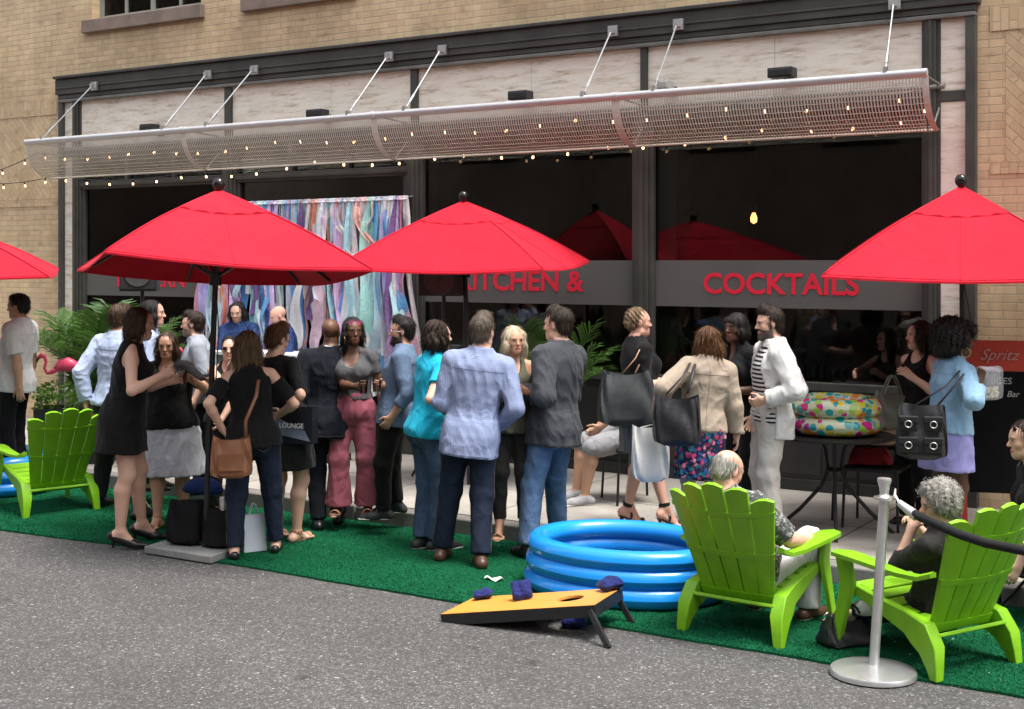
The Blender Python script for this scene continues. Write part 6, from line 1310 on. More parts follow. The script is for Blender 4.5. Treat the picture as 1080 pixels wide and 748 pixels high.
                if o_.get('sleeve', 0) > 1.8:
                    for s in (1, -1):
                        e_, w_ = arms[s]; ax_ = _n(w_ - e_); u1 = _n(np.cross(ax_, Fd + .1)); u2 = np.cross(ax_, u1); cc = e_ + (w_ - e_) * (.80 if kind == 'top' else .86); ph_.append([(cc + (u1 * math.cos(a) + u2 * math.sin(a)) * .09, -(u1 * math.cos(a) + u2 * math.sin(a))) for a in np.linspace(0, 6.283, 18)])
                stitch(ph_, seam_of(mat), .0017)
            if o_.get('lapel'):
                for s in (1, -1):
                    pth = [neck + L * s * .040 * H - Fd * .01 * H + U * .012 * H, neck + L * s * .045 * H + Fd * .035 * H - U * .02 * H, pel + U * .20 * H + L * s * .055 * H + Fd * .082 * H, pel + U * .13 * H + L * s * .028 * H + Fd * .086 * H]; b_ = MB(); b_.tube(pth, [.014, .02, .022, .006], 8, sq=.4); b_.build('lapel', mat, O, smooth=True)
        elif kind == 'wrapband':                        # sleeve bands of a cold shoulder top
            for s in (1, -1):
                up, fo1, fo2, r = A[s]; e, w = arms[s]; cloth('sleeve', [(Cone(sh[s] + (e - sh[s]) * o_.get('a', .35), sh[s] + (e - sh[s]) * o_.get('b', 1.0), r[1] + .012, r[2] + .016, 0, 1), .0)], mat, .008, amp=.004)
        elif kind == 'tie':
            b_ = MB(); b_.lathe([(.0001, -.05), (.016, -.045), (.006, 0), (.016, .045), (.0001, .05)], 12); b_.xf(np.stack([U, Fd, L], 1) * [1, 1, .9], neck - U * .02 * H + Fd * .052 * H); b_.build('bow_tie', mat, O, smooth=True)
    # ---- shoes
    if shoes:
        styp, smat = shoes
        for s in (1, -1):
            heelp, ball, toe, fdir, side, an, kn, hp, g, fl = LG[s][4:]; pr, cuts = [], []
            if styp in ('oxford', 'sneaker', 'boot'):
                pr = [(Cone(heelp, ball, .0195 * H, .0215 * H), .02), (Cone(ball, toe + fdir * .006 * H, .0205 * H, .0135 * H), .02), (Cone(an - Z3 * .012 * H, ball - fdir * .02 * H, .0235 * H, .018 * H), .03), (Cone(an - Z3 * (.004 if styp != 'boot' else -.02) * H, heelp, .0215 * H, .020 * H), .02)]
            elif styp in ('pump', 'flat'):
                pr = [(Cone(heelp - fdir * .004 * H, ball, .0185 * H, .0195 * H), .015), (Cone(ball, toe + fdir * (.020 if styp == 'pump' else .008) * H, .0185 * H, .006 * H), .02)]; cuts = [(Ell(heelp * .45 + ball * .55 + Z3 * .026 * H, (.017 * H, .05 * H, .020 * H), np.stack([side, fdir, Z3], 1)), .004)]
            elif styp in ('sandal', 'heels'):
                mid = heelp * .4 + ball * .6; pr = [(Cone(heelp - Z3 * .018 * H, ball - Z3 * .012 * H, .016 * H, .020 * H, flat=(Z3, .28)), .01), (Cone(ball - Z3 * .012 * H, toe + fdir * .004 * H - Z3 * .006 * H, .020 * H, .014 * H, flat=(Z3, .3)), .01)]
                pr += [(Cone(ball - side * .022 * H * 1.0 + fdir * .02 * H, ball + side * .022 * H + fdir * .02 * H, .008 * H, .008 * H), .0)] * 0
                pr.append((_StrapAround(ball + fdir * .012 * H, fdir, side, .0225 * H, .0195 * H, .012 * H), 0)); pr.append((_StrapAround(an + Z3 * .002 * H, _n(an - kn), side, .0245 * H, .0245 * H, .010 * H), 0)); pr.append((_StrapAround(heelp * .5 + ball * .5 + Z3 * .01 * H, fdir, side, .021 * H, .020 * H, .007 * H), 0))
            floor_ = [(g + Z3 * .001, -Z3)]
            if heel > .02: pr.append((Cone(g - fdir * fl * .22 + Z3 * .0, heelp - Z3 * .006 * H, .0055, .013), .008))
            if styp == 'heels' and heel > .05: pr.append((Cone(ball - Z3 * .012 * H, toe - Z3 * .012 * H, .020 * H, .016 * H, flat=(Z3, .5)), .01))
            cloth('shoe', pr, smat, .0035, cuts, 0, planes=floor_, h_=.006 if near else .008)
            if styp == 'sneaker':
                cloth('sole', [(Cone(heelp * [1, 1, 0] + Z3 * .008, ball * [1, 1, 0] + Z3 * .008, .021 * H, .0235 * H, flat=(Z3, .30)), .01), (Cone(ball * [1, 1, 0] + Z3 * .008, (toe + fdir * .008 * H) * [1, 1, 0] + Z3 * .008, .0235 * H, .0165 * H, flat=(Z3, .34)), .01)], M_WHITE, .002, (), 0, planes=[(g + Z3 * .001, -Z3)], h_=.006)
    if glasses:
        gm, up_ = glasses; b_ = MB(); gz, gy = (.006, .100) if not up_ else (.085, .078)
        for s in (1, -1):
            c_ = np.array((s * .033, gy, gz)); ring = [hl(c_ + np.array((.026 * math.cos(a), -.012 * abs(math.cos(a)) * (1 if up_ else .6), .019 * math.sin(a) * (1 if not up_ else .9) ))) for a in np.linspace(0, 2 * math.pi, 17)[:-1]]; b_.tube(ring, .0022 * hs, 5, closed=True); b_.tube([hl((s * .058, gy - .008, gz)), hl((s * .078, .03, gz + .0)), hl((s * .080, -.01, gz + (.0 if not up_ else -.02)))], .002 * hs, 5)
            if gm in (LENS, PLENS): b_.add([hl(c_)] + ring, [(0, 1 + k, 1 + (k + 1) % 16) for k in range(16)])
        b_.tube([hl((-.008, gy, gz)), hl((.008, gy, gz))], .002 * hs, 5); b_.build('sunglasses' if gm is not M_CHROME else 'glasses', gm, O)
    if earring:
        for s in (1, -1): b_ = MB(); b_.tube([hl((s * .092, .030 + .036 * math.cos(a), -.075 + .038 * math.sin(a))) for a in np.linspace(0, 6.283, 21)[:-1]], .0028 * hs, 6, closed=True); b_.build('earring', earring, O, smooth=True)
    return info
class _Wedge:
    def __init__(s, o, U, L, Fd, w0, w1, hgt): s.o, s.U, s.L, s.F, s.w0, s.w1, s.h = o, U, L, Fd, w0, w1, hgt; s.lo, s.hi = o - .7, o + .7
    def ev(s, X, Y, Z, inf=0):
        px, py, pz = X - s.o[0], Y - s.o[1], Z - s.o[2]; t = px * s.U[0] + py * s.U[1] + pz * s.U[2]; l = px * s.L[0] + py * s.L[1] + pz * s.L[2]; f = px * s.F[0] + py * s.F[1] + pz * s.F[2]
        w = np.interp(t, [-.1, .10 * s.h / .3, s.h], [s.w0 * 1.8, s.w0, s.w1]); return np.maximum(np.abs(l) - w, .01 - f)
class _StrapAround:
    def __init__(s, c, ax, side, rs, ru, hw): s.c, s.ax, s.sd, s.rs, s.ru, s.hw = c, _n(ax), side, rs, ru, hw; s.up = np.cross(side, s.ax); m = max(rs, ru) + hw; s.lo, s.hi = c - m, c + m
    def ev(s, X, Y, Z, inf=0):
        px, py, pz = X - s.c[0], Y - s.c[1], Z - s.c[2]; t, a, b = [px * v[0] + py * v[1] + pz * v[2] for v in (s.ax, s.sd, s.up)]
        r = np.sqrt((a / s.rs) ** 2 + (b / s.ru) ** 2); return np.maximum(np.abs(r - 1) * min(s.rs, s.ru) - .0035, np.abs(t) - s.hw)
# ------------------------------------------------------------------ fabrics worn
CA_ = .014
def pattern(name, fn, bump=.25, rough=.85, weave=350, wr=9):
    m, t, p = newmat(name); co = t.coord(); setc(t, p, fn(t, co)); p.inputs['Roughness'].default_value = rough; p.inputs['Specular IOR Level'].default_value = .25
    wrinkle(t, p, co, bump, weave, wr); return m
def worn(name, c, **k): k.setdefault('bump', .3); k.setdefault('wr', 9); return fabric(name, c, 0, 350, **k)
def checks(t, co):
    s = t.n('ShaderNodeSeparateXYZ'); t.l(co, s.inputs[0]); xy = t.math('ADD', s.outputs[0], t.math('MULTIPLY', s.outputs[1], .6))
    a = t.math('GREATER_THAN', t.math('FRACT', t.math('MULTIPLY', xy, 72)), .6); b = t.math('GREATER_THAN', t.math('FRACT', t.math('MULTIPLY', s.outputs[2], 72)), .6); k = t.math('MULTIPLY', t.math('ADD', a, b), .5)
    return t.mix(k, (.27, .32, .48), (.20, .245, .40))
def stripes(t, co):
    s = t.n('ShaderNodeSeparateXYZ'); t.l(co, s.inputs[0]); return t.mix(t.math('GREATER_THAN', t.math('FRACT', t.math('MULTIPLY', s.outputs[2], 33)), .52), (.68, .67, .64), (.012, .014, .03))
def floral(cols, bgc, sc):
    def fn(t, co):
        v = t.n('ShaderNodeTexVoronoi'); wv = t.noise(sc * 1.5, 3, .6, co, 1); vm = t.n('ShaderNodeVectorMath', operation='MULTIPLY_ADD'); t.l(wv, vm.inputs[0]); vm.inputs[1].default_value = (.05, .05, .05); t.l(co, vm.inputs[2]); t.l(vm.outputs[0], v.inputs['Vector']); v.inputs['Scale'].default_value = sc
        sp = t.n('ShaderNodeSeparateColor'); t.l(v.outputs['Color'], sp.inputs[0]); n = len(cols); c = t.ramp(sp.outputs[0], [(i / n, q) for i, q in enumerate(cols)], 'CONSTANT'); m = t.math('LESS_THAN', v.outputs['Distance'], t.math('MULTIPLY_ADD', sp.outputs[1], .35, .30)); c = t.mix(t.noise(sc * 6, 2, .5, co), c, (.9, .85, .88), 'MULTIPLY'); return t.mix(m, bgc, c)
    return fn
def denim(a, b):
    return lambda t, co: t.mix(.35, t.ramp(t.noise(4, 5, .65, co), [(.3, a), (.7, b)]), t.ramp(t.noise(120, 2, .6, t.mapping(co, (1, 1, .3))), [(.3, a), (.7, b)]))
BLK = worn('black_cotton', (.0045, .0045, .005)); BLK2 = worn('black_jersey', (.006, .006, .0065)); CHAR = worn('charcoal_trousers', (.008, .008, .009)); NAVY = worn('navy_suiting', (.005, .007, .013)); WHT = worn('white_cotton', (.74, .74, .76)); PBL = worn('pale_blue_cotton', (.42, .50, .68)); LVEST = worn('grey_blue_cotton', (.30, .33, .38))
DJ = pattern('dark_denim', denim((.007, .011, .024), (.018, .028, .056))); MJ = pattern('mid_denim', denim((.030, .055, .105), (.075, .13, .22))); LJ = pattern('light_denim', denim((.17, .32, .47), (.32, .50, .66))); BJ = pattern('blue_jeans', denim((.055, .105, .21), (.15, .25, .42))); DSH = pattern('denim_shirt', denim((.085, .13, .21), (.16, .23, .34))); GDEN = pattern('grey_denim', denim((.34, .35, .39), (.55, .56, .60)))
CHK = pattern('checked_cotton', checks); STR = pattern('striped_jersey', stripes); TURQ = worn('turquoise_jersey', (.012, .47, .68)); PINK = worn('dusty_pink_crepe', (.36, .10, .14)); GRY = worn('grey_jersey', (.085, .085, .090)); OLV = worn('olive_jersey', (.085, .085, .055)); BLZ = worn('grey_wool', (.052, .056, .064)); GSK = worn('mid_grey_knit', (.16, .16, .17)); TANJ = worn('tan_suede', (.36, .29, .225)); CRM = worn('cream_linen', (.58, .55, .50), wr=7); LIN = worn('white_linen', (.72, .71, .69), wr=7); LIL = worn('lilac_cotton', (.30, .30, .62)); NVS = pattern('navy_print', floral([(.02, .05, .16), (.05, .10, .26), (.015, .03, .09)], (.012, .03, .10), 60))
FLO = pattern('floral_skirt', floral([(.55, .05, .16), (.02, .16, .22), (.62, .22, .32), (.03, .10, .30), (.05, .25, .28), (.30, .04, .10)], (.012, .018, .045), 30)); FLG = pattern('grey_floral', floral([(.40, .40, .38), (.10, .11, .11), (.25, .26, .25)], (.055, .06, .06), 55)); FLB = pattern('blue_floral', floral([(.05, .08, .30), (.65, .66, .70), (.12, .16, .42)], (.60, .62, .68), 38)); GSH = worn('grey_shorts', (.26, .26, .27))
LBLK = plain('black_shoe', (.012, .011, .011), .3, 0, .2, 10); LBRN = plain('brown_shoe', (.075, .035, .02), .4, 0, .2, 10); LTAN = plain('tan_shoe', (.42, .22, .13), .45, 0, .15, 10); SNK = plain('grey_sneaker', (.30, .30, .31), .7, 0, .15, 10); SBLK = plain('black_sneaker', (.02, .02, .022), .6, 0, .2, 10)
GOLD = plain('gold_hoop', (.75, .55, .25), .25, .9, 0); LENS = plain('dark_lens', (.012, .010, .012), .1, 0, 0); PLENS = plain('pink_lens', (.62, .10, .26), .12, 0, 0); SILV = M_CHROME
STITCH = plain('tan_stitching', (.16, .12, .08), .7, 0, 0)
T = lambda m, **k: ('top', m, k)
PEOPLE = {}
def pp(key, *a, **k): PEOPLE[key] = person(*a, **k); return PEOPLE[key]
# ------------------------------------------------------------------ the party, from left to right
pp('white', 'man in a white short sleeved shirt and black trousers standing behind the empty chair', (16, 500), SW, 308, 84, hx=20, lh=(24, 432, .22), skin='tan', hair=('short', 'black'), clothes=[('trousers', BLK), T(WHT, sleeve=.8, hem=-.06, collar=True, name='shirt', arm=.014)], shoes=('oxford', LBLK), nod=4)
pp('blueback', 'man in a pale blue shirt seen from behind, beside the black dress', (122, 537), CA_, 319, -25, hx=127, turn=-8, lh=(91, 424, .0), rh=(150, 420, -.25), skin='fair', hair=('short', 'brown'), clothes=[('trousers', CHAR), T(PBL, sleeve=1.97, hem=-.015, collar=True, name='shirt', arm=.012)], shoes=('oxford', LBLK), feet=[(148, 547), (104, 535)])
pp('blackdress', 'dark haired woman in a sleeveless black dress and slingback heels holding a drink', (133, 576), CA_, 322, -78, hx=145, hipx=131, turn=-4, nod=6, rh=(171, 396, .18), lh=(180, 402, .0), rcurl=.5, sex='f', fat=1.12, hair=('bob', 'brown', dict(len=.135, amp=.006, tw=1.5)), clothes=[('dress', BLK, dict(hem=-.145, flare=1.08, neck='crew', strap=1, loose=.020, amp=.008))], shoes=('pump', LBLK), heel=.065, feet=[(127, 578), (150, 570)])
pp('profile', 'dark haired woman in a pale blue top seen in profile behind the black dress', (160, 516), SW, 315, -82, hx=161, sex='f', skin='fair', hair=('long', 'black', dict(len=.26, amp=.003)), clothes=[('trousers', CHAR), T(PBL, sleeve=1.6, hem=-.03, neck='v', name='blouse')], shoes=('flat', LBLK))
pp('greyskirt', 'woman in a black top and grey denim skirt facing the viewer with a red drink', (180, 553), CA_, 348, 172, hx=176, turn=12, nod=6, rh=(186, 398, .34), lh=(204, 402, .30), rcurl=.7, lcurl=.5, sex='f', fat=1.3, belly=.02, skin='tan', hair=('long', 'brown', dict(len=.25, w=.92)), clothes=[('skirt', GDEN, dict(hem=-.262, flare=1.34, top=.06, pleat=.03)), T(BLK2, sleeve=.7, hem=-.02, neck='scoop', name='blouse')], shoes=('sandal', LTAN), feet=[(166, 557), (194, 553)])
pp('bowtie', 'smiling bearded man with a bow tie and grey blue shirt, beside the umbrella pole', (212, 520), SW, 327, 108, hx=204, turn=-18, lh=(204, 425, .26), rh=(192, 392, .26), skin='fair', hair=('short', 'dark', dict(vol=.015)), beard=((.05, .035, .025), .75), clothes=[('trousers', CHAR), T(LVEST, sleeve=.95, hem=-.02, collar=True, name='shirt'), ('tie', BLK)], shoes=('oxford', LBLK))
pp('tender', 'bartender with shoulder length dark hair and a blue patterned shirt behind the portable bar', (0, 0), SW, 316, 165, at=(WX(254, -.5), -.5, SW), hx=251, turn=8, nod=16, rh=(232, 392, .35), lh=(270, 390, .40), skin='fair', hair=('bob', 'black', dict(len=.13, amp=.007, w=1.05, tw=1.6)), beard=((.03, .022, .018), .55), clothes=[('trousers', CHAR), T(NVS, sleeve=1.5, hem=-.05, collar=True, name='shirt')], shoes=('oxford', LBLK))
pp('tender2', 'bald bartender in a navy patterned shirt looking down behind the bar', (0, 0), SW, 320, 112, at=(WX(303, -.55), -.55, SW), hx=297, nod=20, rh=(280, 395, .4), lh=(300, 396, .45), skin='pink', hair=('bald', 'brown'), beard=((.12, .07, .045), .6), clothes=[('trousers', CHAR), T(NVS, sleeve=1.5, hem=-.05, collar=True, name='shirt', loose=.018)], shoes=('oxford', LBLK), fat=1.1)
pp('hidden', 'woman in a black tank and dark sunglasses covering her mouth, behind the brown bag woman', (238, 541), CA_, 353, 185, hx=242, rh=(243, 385, .28), lh=(232, 445, .2), sex='f', skin='fair', hair=('pony', 'black'), glasses=(LENS, False), clothes=[('trousers', CHAR), T(BLK2, sleeve=0, strap=1, hem=-.02, neck='scoop', name='tank_top')], shoes=('flat', LBLK))
pp('brownbag', 'woman with long light brown hair, black cold shoulder top and dark jeans seen from behind', (267, 586), CA_, 347, 8, hx=262, turn=14, lh=(234, 452, .10), rh=(296, 436, -.22), rp=(.8, -.5, -.5), sex='f', skin='fair', hair=('long', 'light', dict(len=.30, amp=.007, w=1.03, tw=1.2)), clothes=[('trousers', DJ, dict(flare=.78, pockets=STITCH)), T(BLK, sleeve=0, hem=-.035, neck='off', cold=1, name='blouse', loose=.020), ('wrapband', BLK, dict(a=.22, b=.80))], shoes=('flat', LBLK), feet=[(291, 582), (247, 589)])
pp('redhead', 'woman with short auburn hair and a black dress, carrying the glossy bag', (304, 572), CA_, 338, -28, hx=290, turn=-10, nod=14, rh=(306, 428, .05), rp=(.8, -.5, -.3), sex='f', fat=1.08, skin='fair', hair=('short', 'auburn', dict(vol=.03)), glasses=(LBLK, False), clothes=[('dress', BLK2, dict(hem=-.185, flare=1.05, sleeve=.9, neck='scoop', amp=.007))], shoes=('sandal', LTAN), feet=[(313, 571), (290, 569)])
pp('suit', 'bald man in a dark navy suit seen from behind', (344, 556), CA_, 334, 6, hx=348, turn=-12, skin='brown', hair=('bald', 'black'), rh=(375, 428, -.18), lh=(330, 432, -.05), fat=1.12, clothes=[('trousers', NAVY, dict(amp=.006)), ('jacket', NAVY, dict(sleeve=1.97, hem=-.085, name='suit_jacket', neck='crew', loose=.022, arm=.012)), T(WHT, sleeve=0, hem=.2, collar=.98, name='shirt_collar', loose=.010)], shoes=('oxford', LBLK), feet=[(357, 552), (336, 558)])
pp('pink', 'woman in a grey tee and wide dusty pink trousers with pink sunglasses on her head', (372, 541), SW, 333, 178, hx=371, turn=24, nod=2, rh=(376, 408, .30), lh=(404, 438, .10), rcurl=.75, sex='f', fat=1.12, skin='brown', hair=('long', 'black', dict(len=.24, amp=.004, w=.95)), glasses=(PLENS, True), earring=GOLD, clothes=[('trousers', PINK, dict(flare=1.75, top=.10, amp=.008)), T(GRY, sleeve=.55, hem=.06, neck='deep', name='tee_shirt')], shoes=('sandal', LTAN), feet=[(357, 542), (388, 541)])
pp('denim', 'bearded man with glasses in a denim shirt and black trousers facing left with a drink', (416, 549), SW, 332, 88, hx=424, turn=4, rh=(403, 406, .12), lh=(413, 440, .20), rcurl=.75, skin='tan', hair=('short', 'black', dict(vol=.02)), beard=((.012, .010, .009), .95), glasses=(M_CHROME, False), clothes=[('trousers', BLK), T(DSH, sleeve=1.5, hem=-.05, collar=True, name='shirt')], shoes=('sneaker', SBLK), feet=[(418, 541), (404, 548)])
pp('turq', 'woman with wavy brown hair in a turquoise tee and jeans', (452, 578), CA_, 336, -62, hx=461, rh=(478, 425, .14), lh=(486, 420, -.2), sex='f', skin='fair', hair=('bob', 'dark', dict(len=.125, amp=.010, n=14, nz=14, w=1.08, tw=2)), clothes=[('trousers', MJ, dict(flare=1.05, pockets=STITCH)), T(TURQ, sleeve=.55, hem=-.03, neck='crew', name='tee_shirt')], shoes=('sneaker', SBLK), feet=[(462, 580), (445, 578)])
pp('check', 'man in a blue checked shirt and dark jeans with his back to the viewer', (487, 594), CA_, 329, 2, hx=507, hipx=496, turn=-22, lh=(480, 436, -.20), lp=(-.5, -.7, -.4), rh=(527, 448, -.10), rp=(.5, -.8, -.4), fat=1.03, skin='fair', hair=('short', 'greybrown', dict(vol=.02)), clothes=[('trousers', DJ, dict(flare=1.0, pockets=STITCH)), T(CHK, sleeve=1.97, hem=-.088, collar=True, name='shirt', loose=.020, arm=.010, amp=.010)], shoes=('oxford', LBRN), feet=[(507, 598), (466, 590)], foot_deg=(-8, 14))
pp('blonde', 'woman with straight platinum hair and olive tank top facing the viewer', (540, 566), SW, 343, 178, hx=541, turn=22, nod=2, lh=(556, 414, .28), rh=(541, 414, .26), lcurl=.6, sex='f', skin=(.60, .33, .21), hair=('long', 'blonde', dict(len=.25, amp=.003)), clothes=[('trousers', worn('olive_black_trousers', (.022, .021, .018)), dict(flare=.72)), T(OLV, sleeve=0, strap=1, hem=-.05, neck='deep', name='tank_top')], shoes=('heels', LTAN), heel=.085, feet=[(527, 567), (553, 568)])
pp('blazer', 'man in a grey blazer and blue jeans turned to the blonde woman', (568, 585), CA_, 322, 52, hx=589, hipx=583, turn=8, lh=(556, 412, .06), rh=(566, 420, -.30), lcurl=.6, skin='fair', hair=('short', 'dark', dict(vol=.02)), fat=1.05, clothes=[('trousers', BJ, dict(flare=1.0, pockets=STITCH)), ('jacket', BLZ, dict(sleeve=1.95, hem=-.075, collar=True, name='blazer', arm=.014, amp=.010))], shoes=('oxford', LBLK), feet=[(588, 574), (556, 588)], foot_deg=(6, 20))
SEATP = PD(667, 400, 11.0); SEATP[2] = SW
metal_chair(SEATP - FW * .02, 104, 'black metal folding chair under the man in grey shorts')
pp('shorts', 'man in a blue floral shirt and grey shorts seated behind the tote bag woman', (0, 0), SW, 380, 104, at=SEATP, H=1.68, seat=.44, lh=(622, 462, .15), rh=(625, 460, -.1), skin='olive', hair=('short', 'black'), clothes=[('trousers', GSH, dict(upto=.47, name='shorts')), T(FLB, sleeve=.8, hem=-.0, collar=True, name='shirt')], shoes=('sneaker', SNK), lean=-4, hx=674)
pp('braid', 'woman with braided hair, black top and grey skirt carrying the large dark tote', (684, 556), SW, 323, -72, hx=673, hipx=677, turn=-8, rh=(706, 402, .10), lh=(712, 404, -.06), rp=(.15, -.8, -.6), rcurl=.6, sex='f', fat=1.12, skin='pink', hair=('braids', 'light'), clothes=[('skirt', GSK, dict(hem=-.205, flare=.98, top=.05, pleat=.012)), T(BLK, sleeve=.75, hem=-.07, neck='v', name='blouse', loose=.02)], shoes=('heels', LBLK), heel=.08, feet=[(662, 554), (702, 557)])
pp('tanjacket', 'woman in a tan suede jacket and floral skirt seen from behind with two totes', (740, 575), SW, 343, 4, hx=746, hipx=739, turn=-22, lh=(696, 436, .02), lp=(-.7, -.6, -.3), rh=(779, 474, -.05), sex='f', skin='fair', hair=('long', 'auburn', dict(len=.22, amp=.008, w=1.08, tw=1.4)), clothes=[('skirt', FLO, dict(hem=-.23, flare=1.12, top=.02, pleat=.03)), ('jacket', TANJ, dict(sleeve=1.96, hem=-.01, name='suede_jacket', neck='crew', arm=.008, loose=.034))], shoes=('heels', LBLK), heel=.05)
pp('blacktee', 'woman with black bobbed hair and a black tee smiling between the tan and white jackets', (784, 552), SW, 328, 122, hx=776, turn=10, lh=(770, 412, .2), rh=(764, 405, .12), sex='f', fat=1.05, skin='brown', hair=('bob', 'black', dict(len=.11, amp=.003, bangs=1)), clothes=[('trousers', CHAR), T(BLK2, sleeve=.62, hem=-.03, neck='v', name='tee_shirt')], shoes=('flat', LBLK))
pp('linen', 'bearded man in a white linen blazer and striped tee facing left', (812, 566), SW, 322, 97, hx=813, hipx=811, turn=-2, nod=4, lh=(806, 422, .20), lp=(-.7, -.8, -.3), lcurl=.6, rh=(795, 440, -.1), skin='fair', hair=('short', 'dark', dict(vol=.025)), beard=((.06, .048, .040), .95), clothes=[('trousers', CRM, dict(flare=1.0, amp=.011)), T(STR, sleeve=0, hem=-.02, neck='crew', name='striped_tee', loose=.010, amp=.004), ('jacket', LIN, dict(sleeve=1.9, hem=-.085, collar=True, openneck=1, open=(.095, .055), name='blazer', arm=.014, amp=.011))], shoes=('oxford', LBRN))
def on_chair(i, dy): c = CH[i]; a = c.rotation_euler.z; return np.array(c.location) + rotz(a) @ np.array([0, dy, 0])
pp('bald', 'bald older man in a grey floral shirt and white trousers sitting in the lime chair', (0, 0), CA_, 473, -42, at=on_chair(0, -.05), H=1.64, seat=.225, hx=757, lean=-25, turn=-14, nod=22, rh=(852, 570, .05), lh=(812, 572, -.35), rp=(.7, -.4, -.6), skin='pink', hair=('fringe', 'grey'), fat=1.12, belly=.03, clothes=[('trousers', WHT, dict(flare=1.1)), T(FLG, sleeve=.9, hem=-.02, collar=True, name='shirt', arm=.014)], shoes=('sneaker', LBRN), feet=[(852, 652), (800, 641)])
pp('grey', 'woman with curly grey hair and black blouse sitting in the right lime chair', (0, 0), CA_, 502, 44, at=on_chair(1, -.03), H=1.48, seat=.165, hx=1003, lean=-24, turn=44, nod=12, lh=(962, 556, .02), rh=(968, 556, -.16), lp=(-.6, -.2, -.9), lcurl=.8, rcurl=.7, sex='f', skin='fair', hair=('curly', 'grey', dict(k=1.15)), glasses=(LBLK, False), clothes=[('trousers', BLK, dict(flare=1.1, upto=.80)), T(worn('black_lace', (.020, .018, .018)), sleeve=1.35, hem=-.02, neck='crew', name='blouse')], shoes=('sandal', LBLK), feet=[(930, 652), (894, 660)])
pp('afro', 'woman with a black afro and hoop earrings in a light denim jacket and lilac skirt', (1000, 576), SW, 342, -80, hx=1010, turn=-12, nod=6, rh=(1034, 398, .20), lh=(1040, 402, .05), rp=(.5, -.6, -.7), rcurl=.6, sex='f', fat=1.25, skin='dark', hair=('afro', 'black'), earring=GOLD, clothes=[('skirt', LIL, dict(hem=-.17, flare=1.05, top=.07, pleat=.012)), T(pattern('pale_stripes', lambda t, co: t.mix(t.math('GREATER_THAN', t.math('FRACT', t.math('MULTIPLY', t.n('ShaderNodeSeparateXYZ').outputs[2], 1)), .5), (.55, .52, .48), (.62, .6, .58))), sleeve=0, hem=-.0, neck='scoop', name='tank_top', loose=.010), ('jacket', LJ, dict(sleeve=1.55, hem=.0, collar=True, openneck=1, open=(.060, .035), name='denim_jacket', arm=.016, loose=.022))], shoes=('flat', LBLK))
pp('tank', 'dark haired woman in a black tank with folded arms behind the denim jacket', (966, 553), SW, 337, 118, hx=970, turn=-25, rh=(985, 404, .22), lh=(962, 398, .28), sex='f', skin='fair', hair=('bob', 'dark', dict(len=.14, amp=.010, n=14, nz=12, tw=2)), clothes=[('trousers', CHAR), T(BLK2, sleeve=0, strap=1, hem=-.03, neck='scoop', name='tank_top')], shoes=('flat', LBLK))
CP2 = PD(1112, 640, 7.75); CP2[2] = CA_
o = empty('camp_chair', CP2, heading(82), 'low navy folding camp chair with wooden arms at the right edge of the photo', 'chair'); NVC = fabric('navy_canvas', (.012, .018, .04)); WOODA = plain('pale_wood', (.36, .20, .10), .5, 0, .15, 6)
b = MB(); b.grid([[(x, y, .30 - .03 * math.cos(x * 5) + .05 * (y + .1)) for x in np.linspace(-.25, .25, 7)] for y in np.linspace(-.22, .24, 6)]); b.grid([[(x, y, .285 - .03 * math.cos(x * 5) + .05 * (y + .1)) for x in np.linspace(.25, -.25, 7)] for y in np.linspace(-.22, .24, 6)]); b.build('seat', NVC, o, smooth=True)
b = MB(); b.grid([[(x, -.22 - .25 * (z - .3), z) for x in np.linspace(-.25, .25, 5)] for z in np.linspace(.30, .74, 6)]); b.grid([[(x, -.235 - .25 * (z - .3), z) for x in np.linspace(.25, -.25, 5)] for z in np.linspace(.30, .74, 6)]); b.build('backrest', NVC, o, smooth=True)
for s in (-1, 1):
    b = MB(); b.box((s * .29, .02, .50), (.055, .46, .02)); b.build('armrest', WOODA, o, bevel=.006)
    for q in ([(s * .28, .24, .50), (s * .27, -.22, 0)], [(s * .26, -.30, .62), (s * .28, .24, 0)]): MB().tube(q, .010, 8).build('leg', M_IRON, o)
pp('edge', 'woman with dark hair seated in the navy camp chair at the right edge', (0, 0), CA_, 482, 84, at=CP2, H=1.62, seat=.30, lean=4, hx=1083, nod=6, lh=(1068, 615, .2), rh=(1070, 612, -.1), sex='f', skin='fair', hair=('pony', 'dark'), glasses=(LENS, True), clothes=[('trousers', DJ), T(BLK, sleeve=.6, hem=-.02, neck='crew', name='tee_shirt')], shoes=('flat', LBLK), feet=[(.05, .30, 0), (-.05, .33, 0)])
pp('inside', 'dark haired woman in a black tank leaning on the counter inside the right window', (0, 0), SW, 345, 128, at=(WX(940, .45), .45, SW), hx=936, turn=-24, rh=(902, 394, .22), rp=(.8, .1, -.5), lh=(930, 396, .25), sex='f', skin='fair', hair=('long', 'black', dict(len=.26)), clothes=[('trousers', CHAR), T(BLK2, sleeve=0, strap=1, hem=-.02, neck='scoop', name='tank_top')], shoes=('flat', LBLK), group='guests inside the bar')
pp('inside2', 'dim figure in dark clothes standing deep inside the right window', (0, 0), SW, 336, 170, at=(WX(868, 1.9), 1.9, SW), H=1.66, skin='tan', hair=('short', 'black'), clothes=[('trousers', CHAR), T(GRY, sleeve=1.9, hem=-.03, name='sweater')], shoes=('oxford', LBLK), group='guests inside the bar')
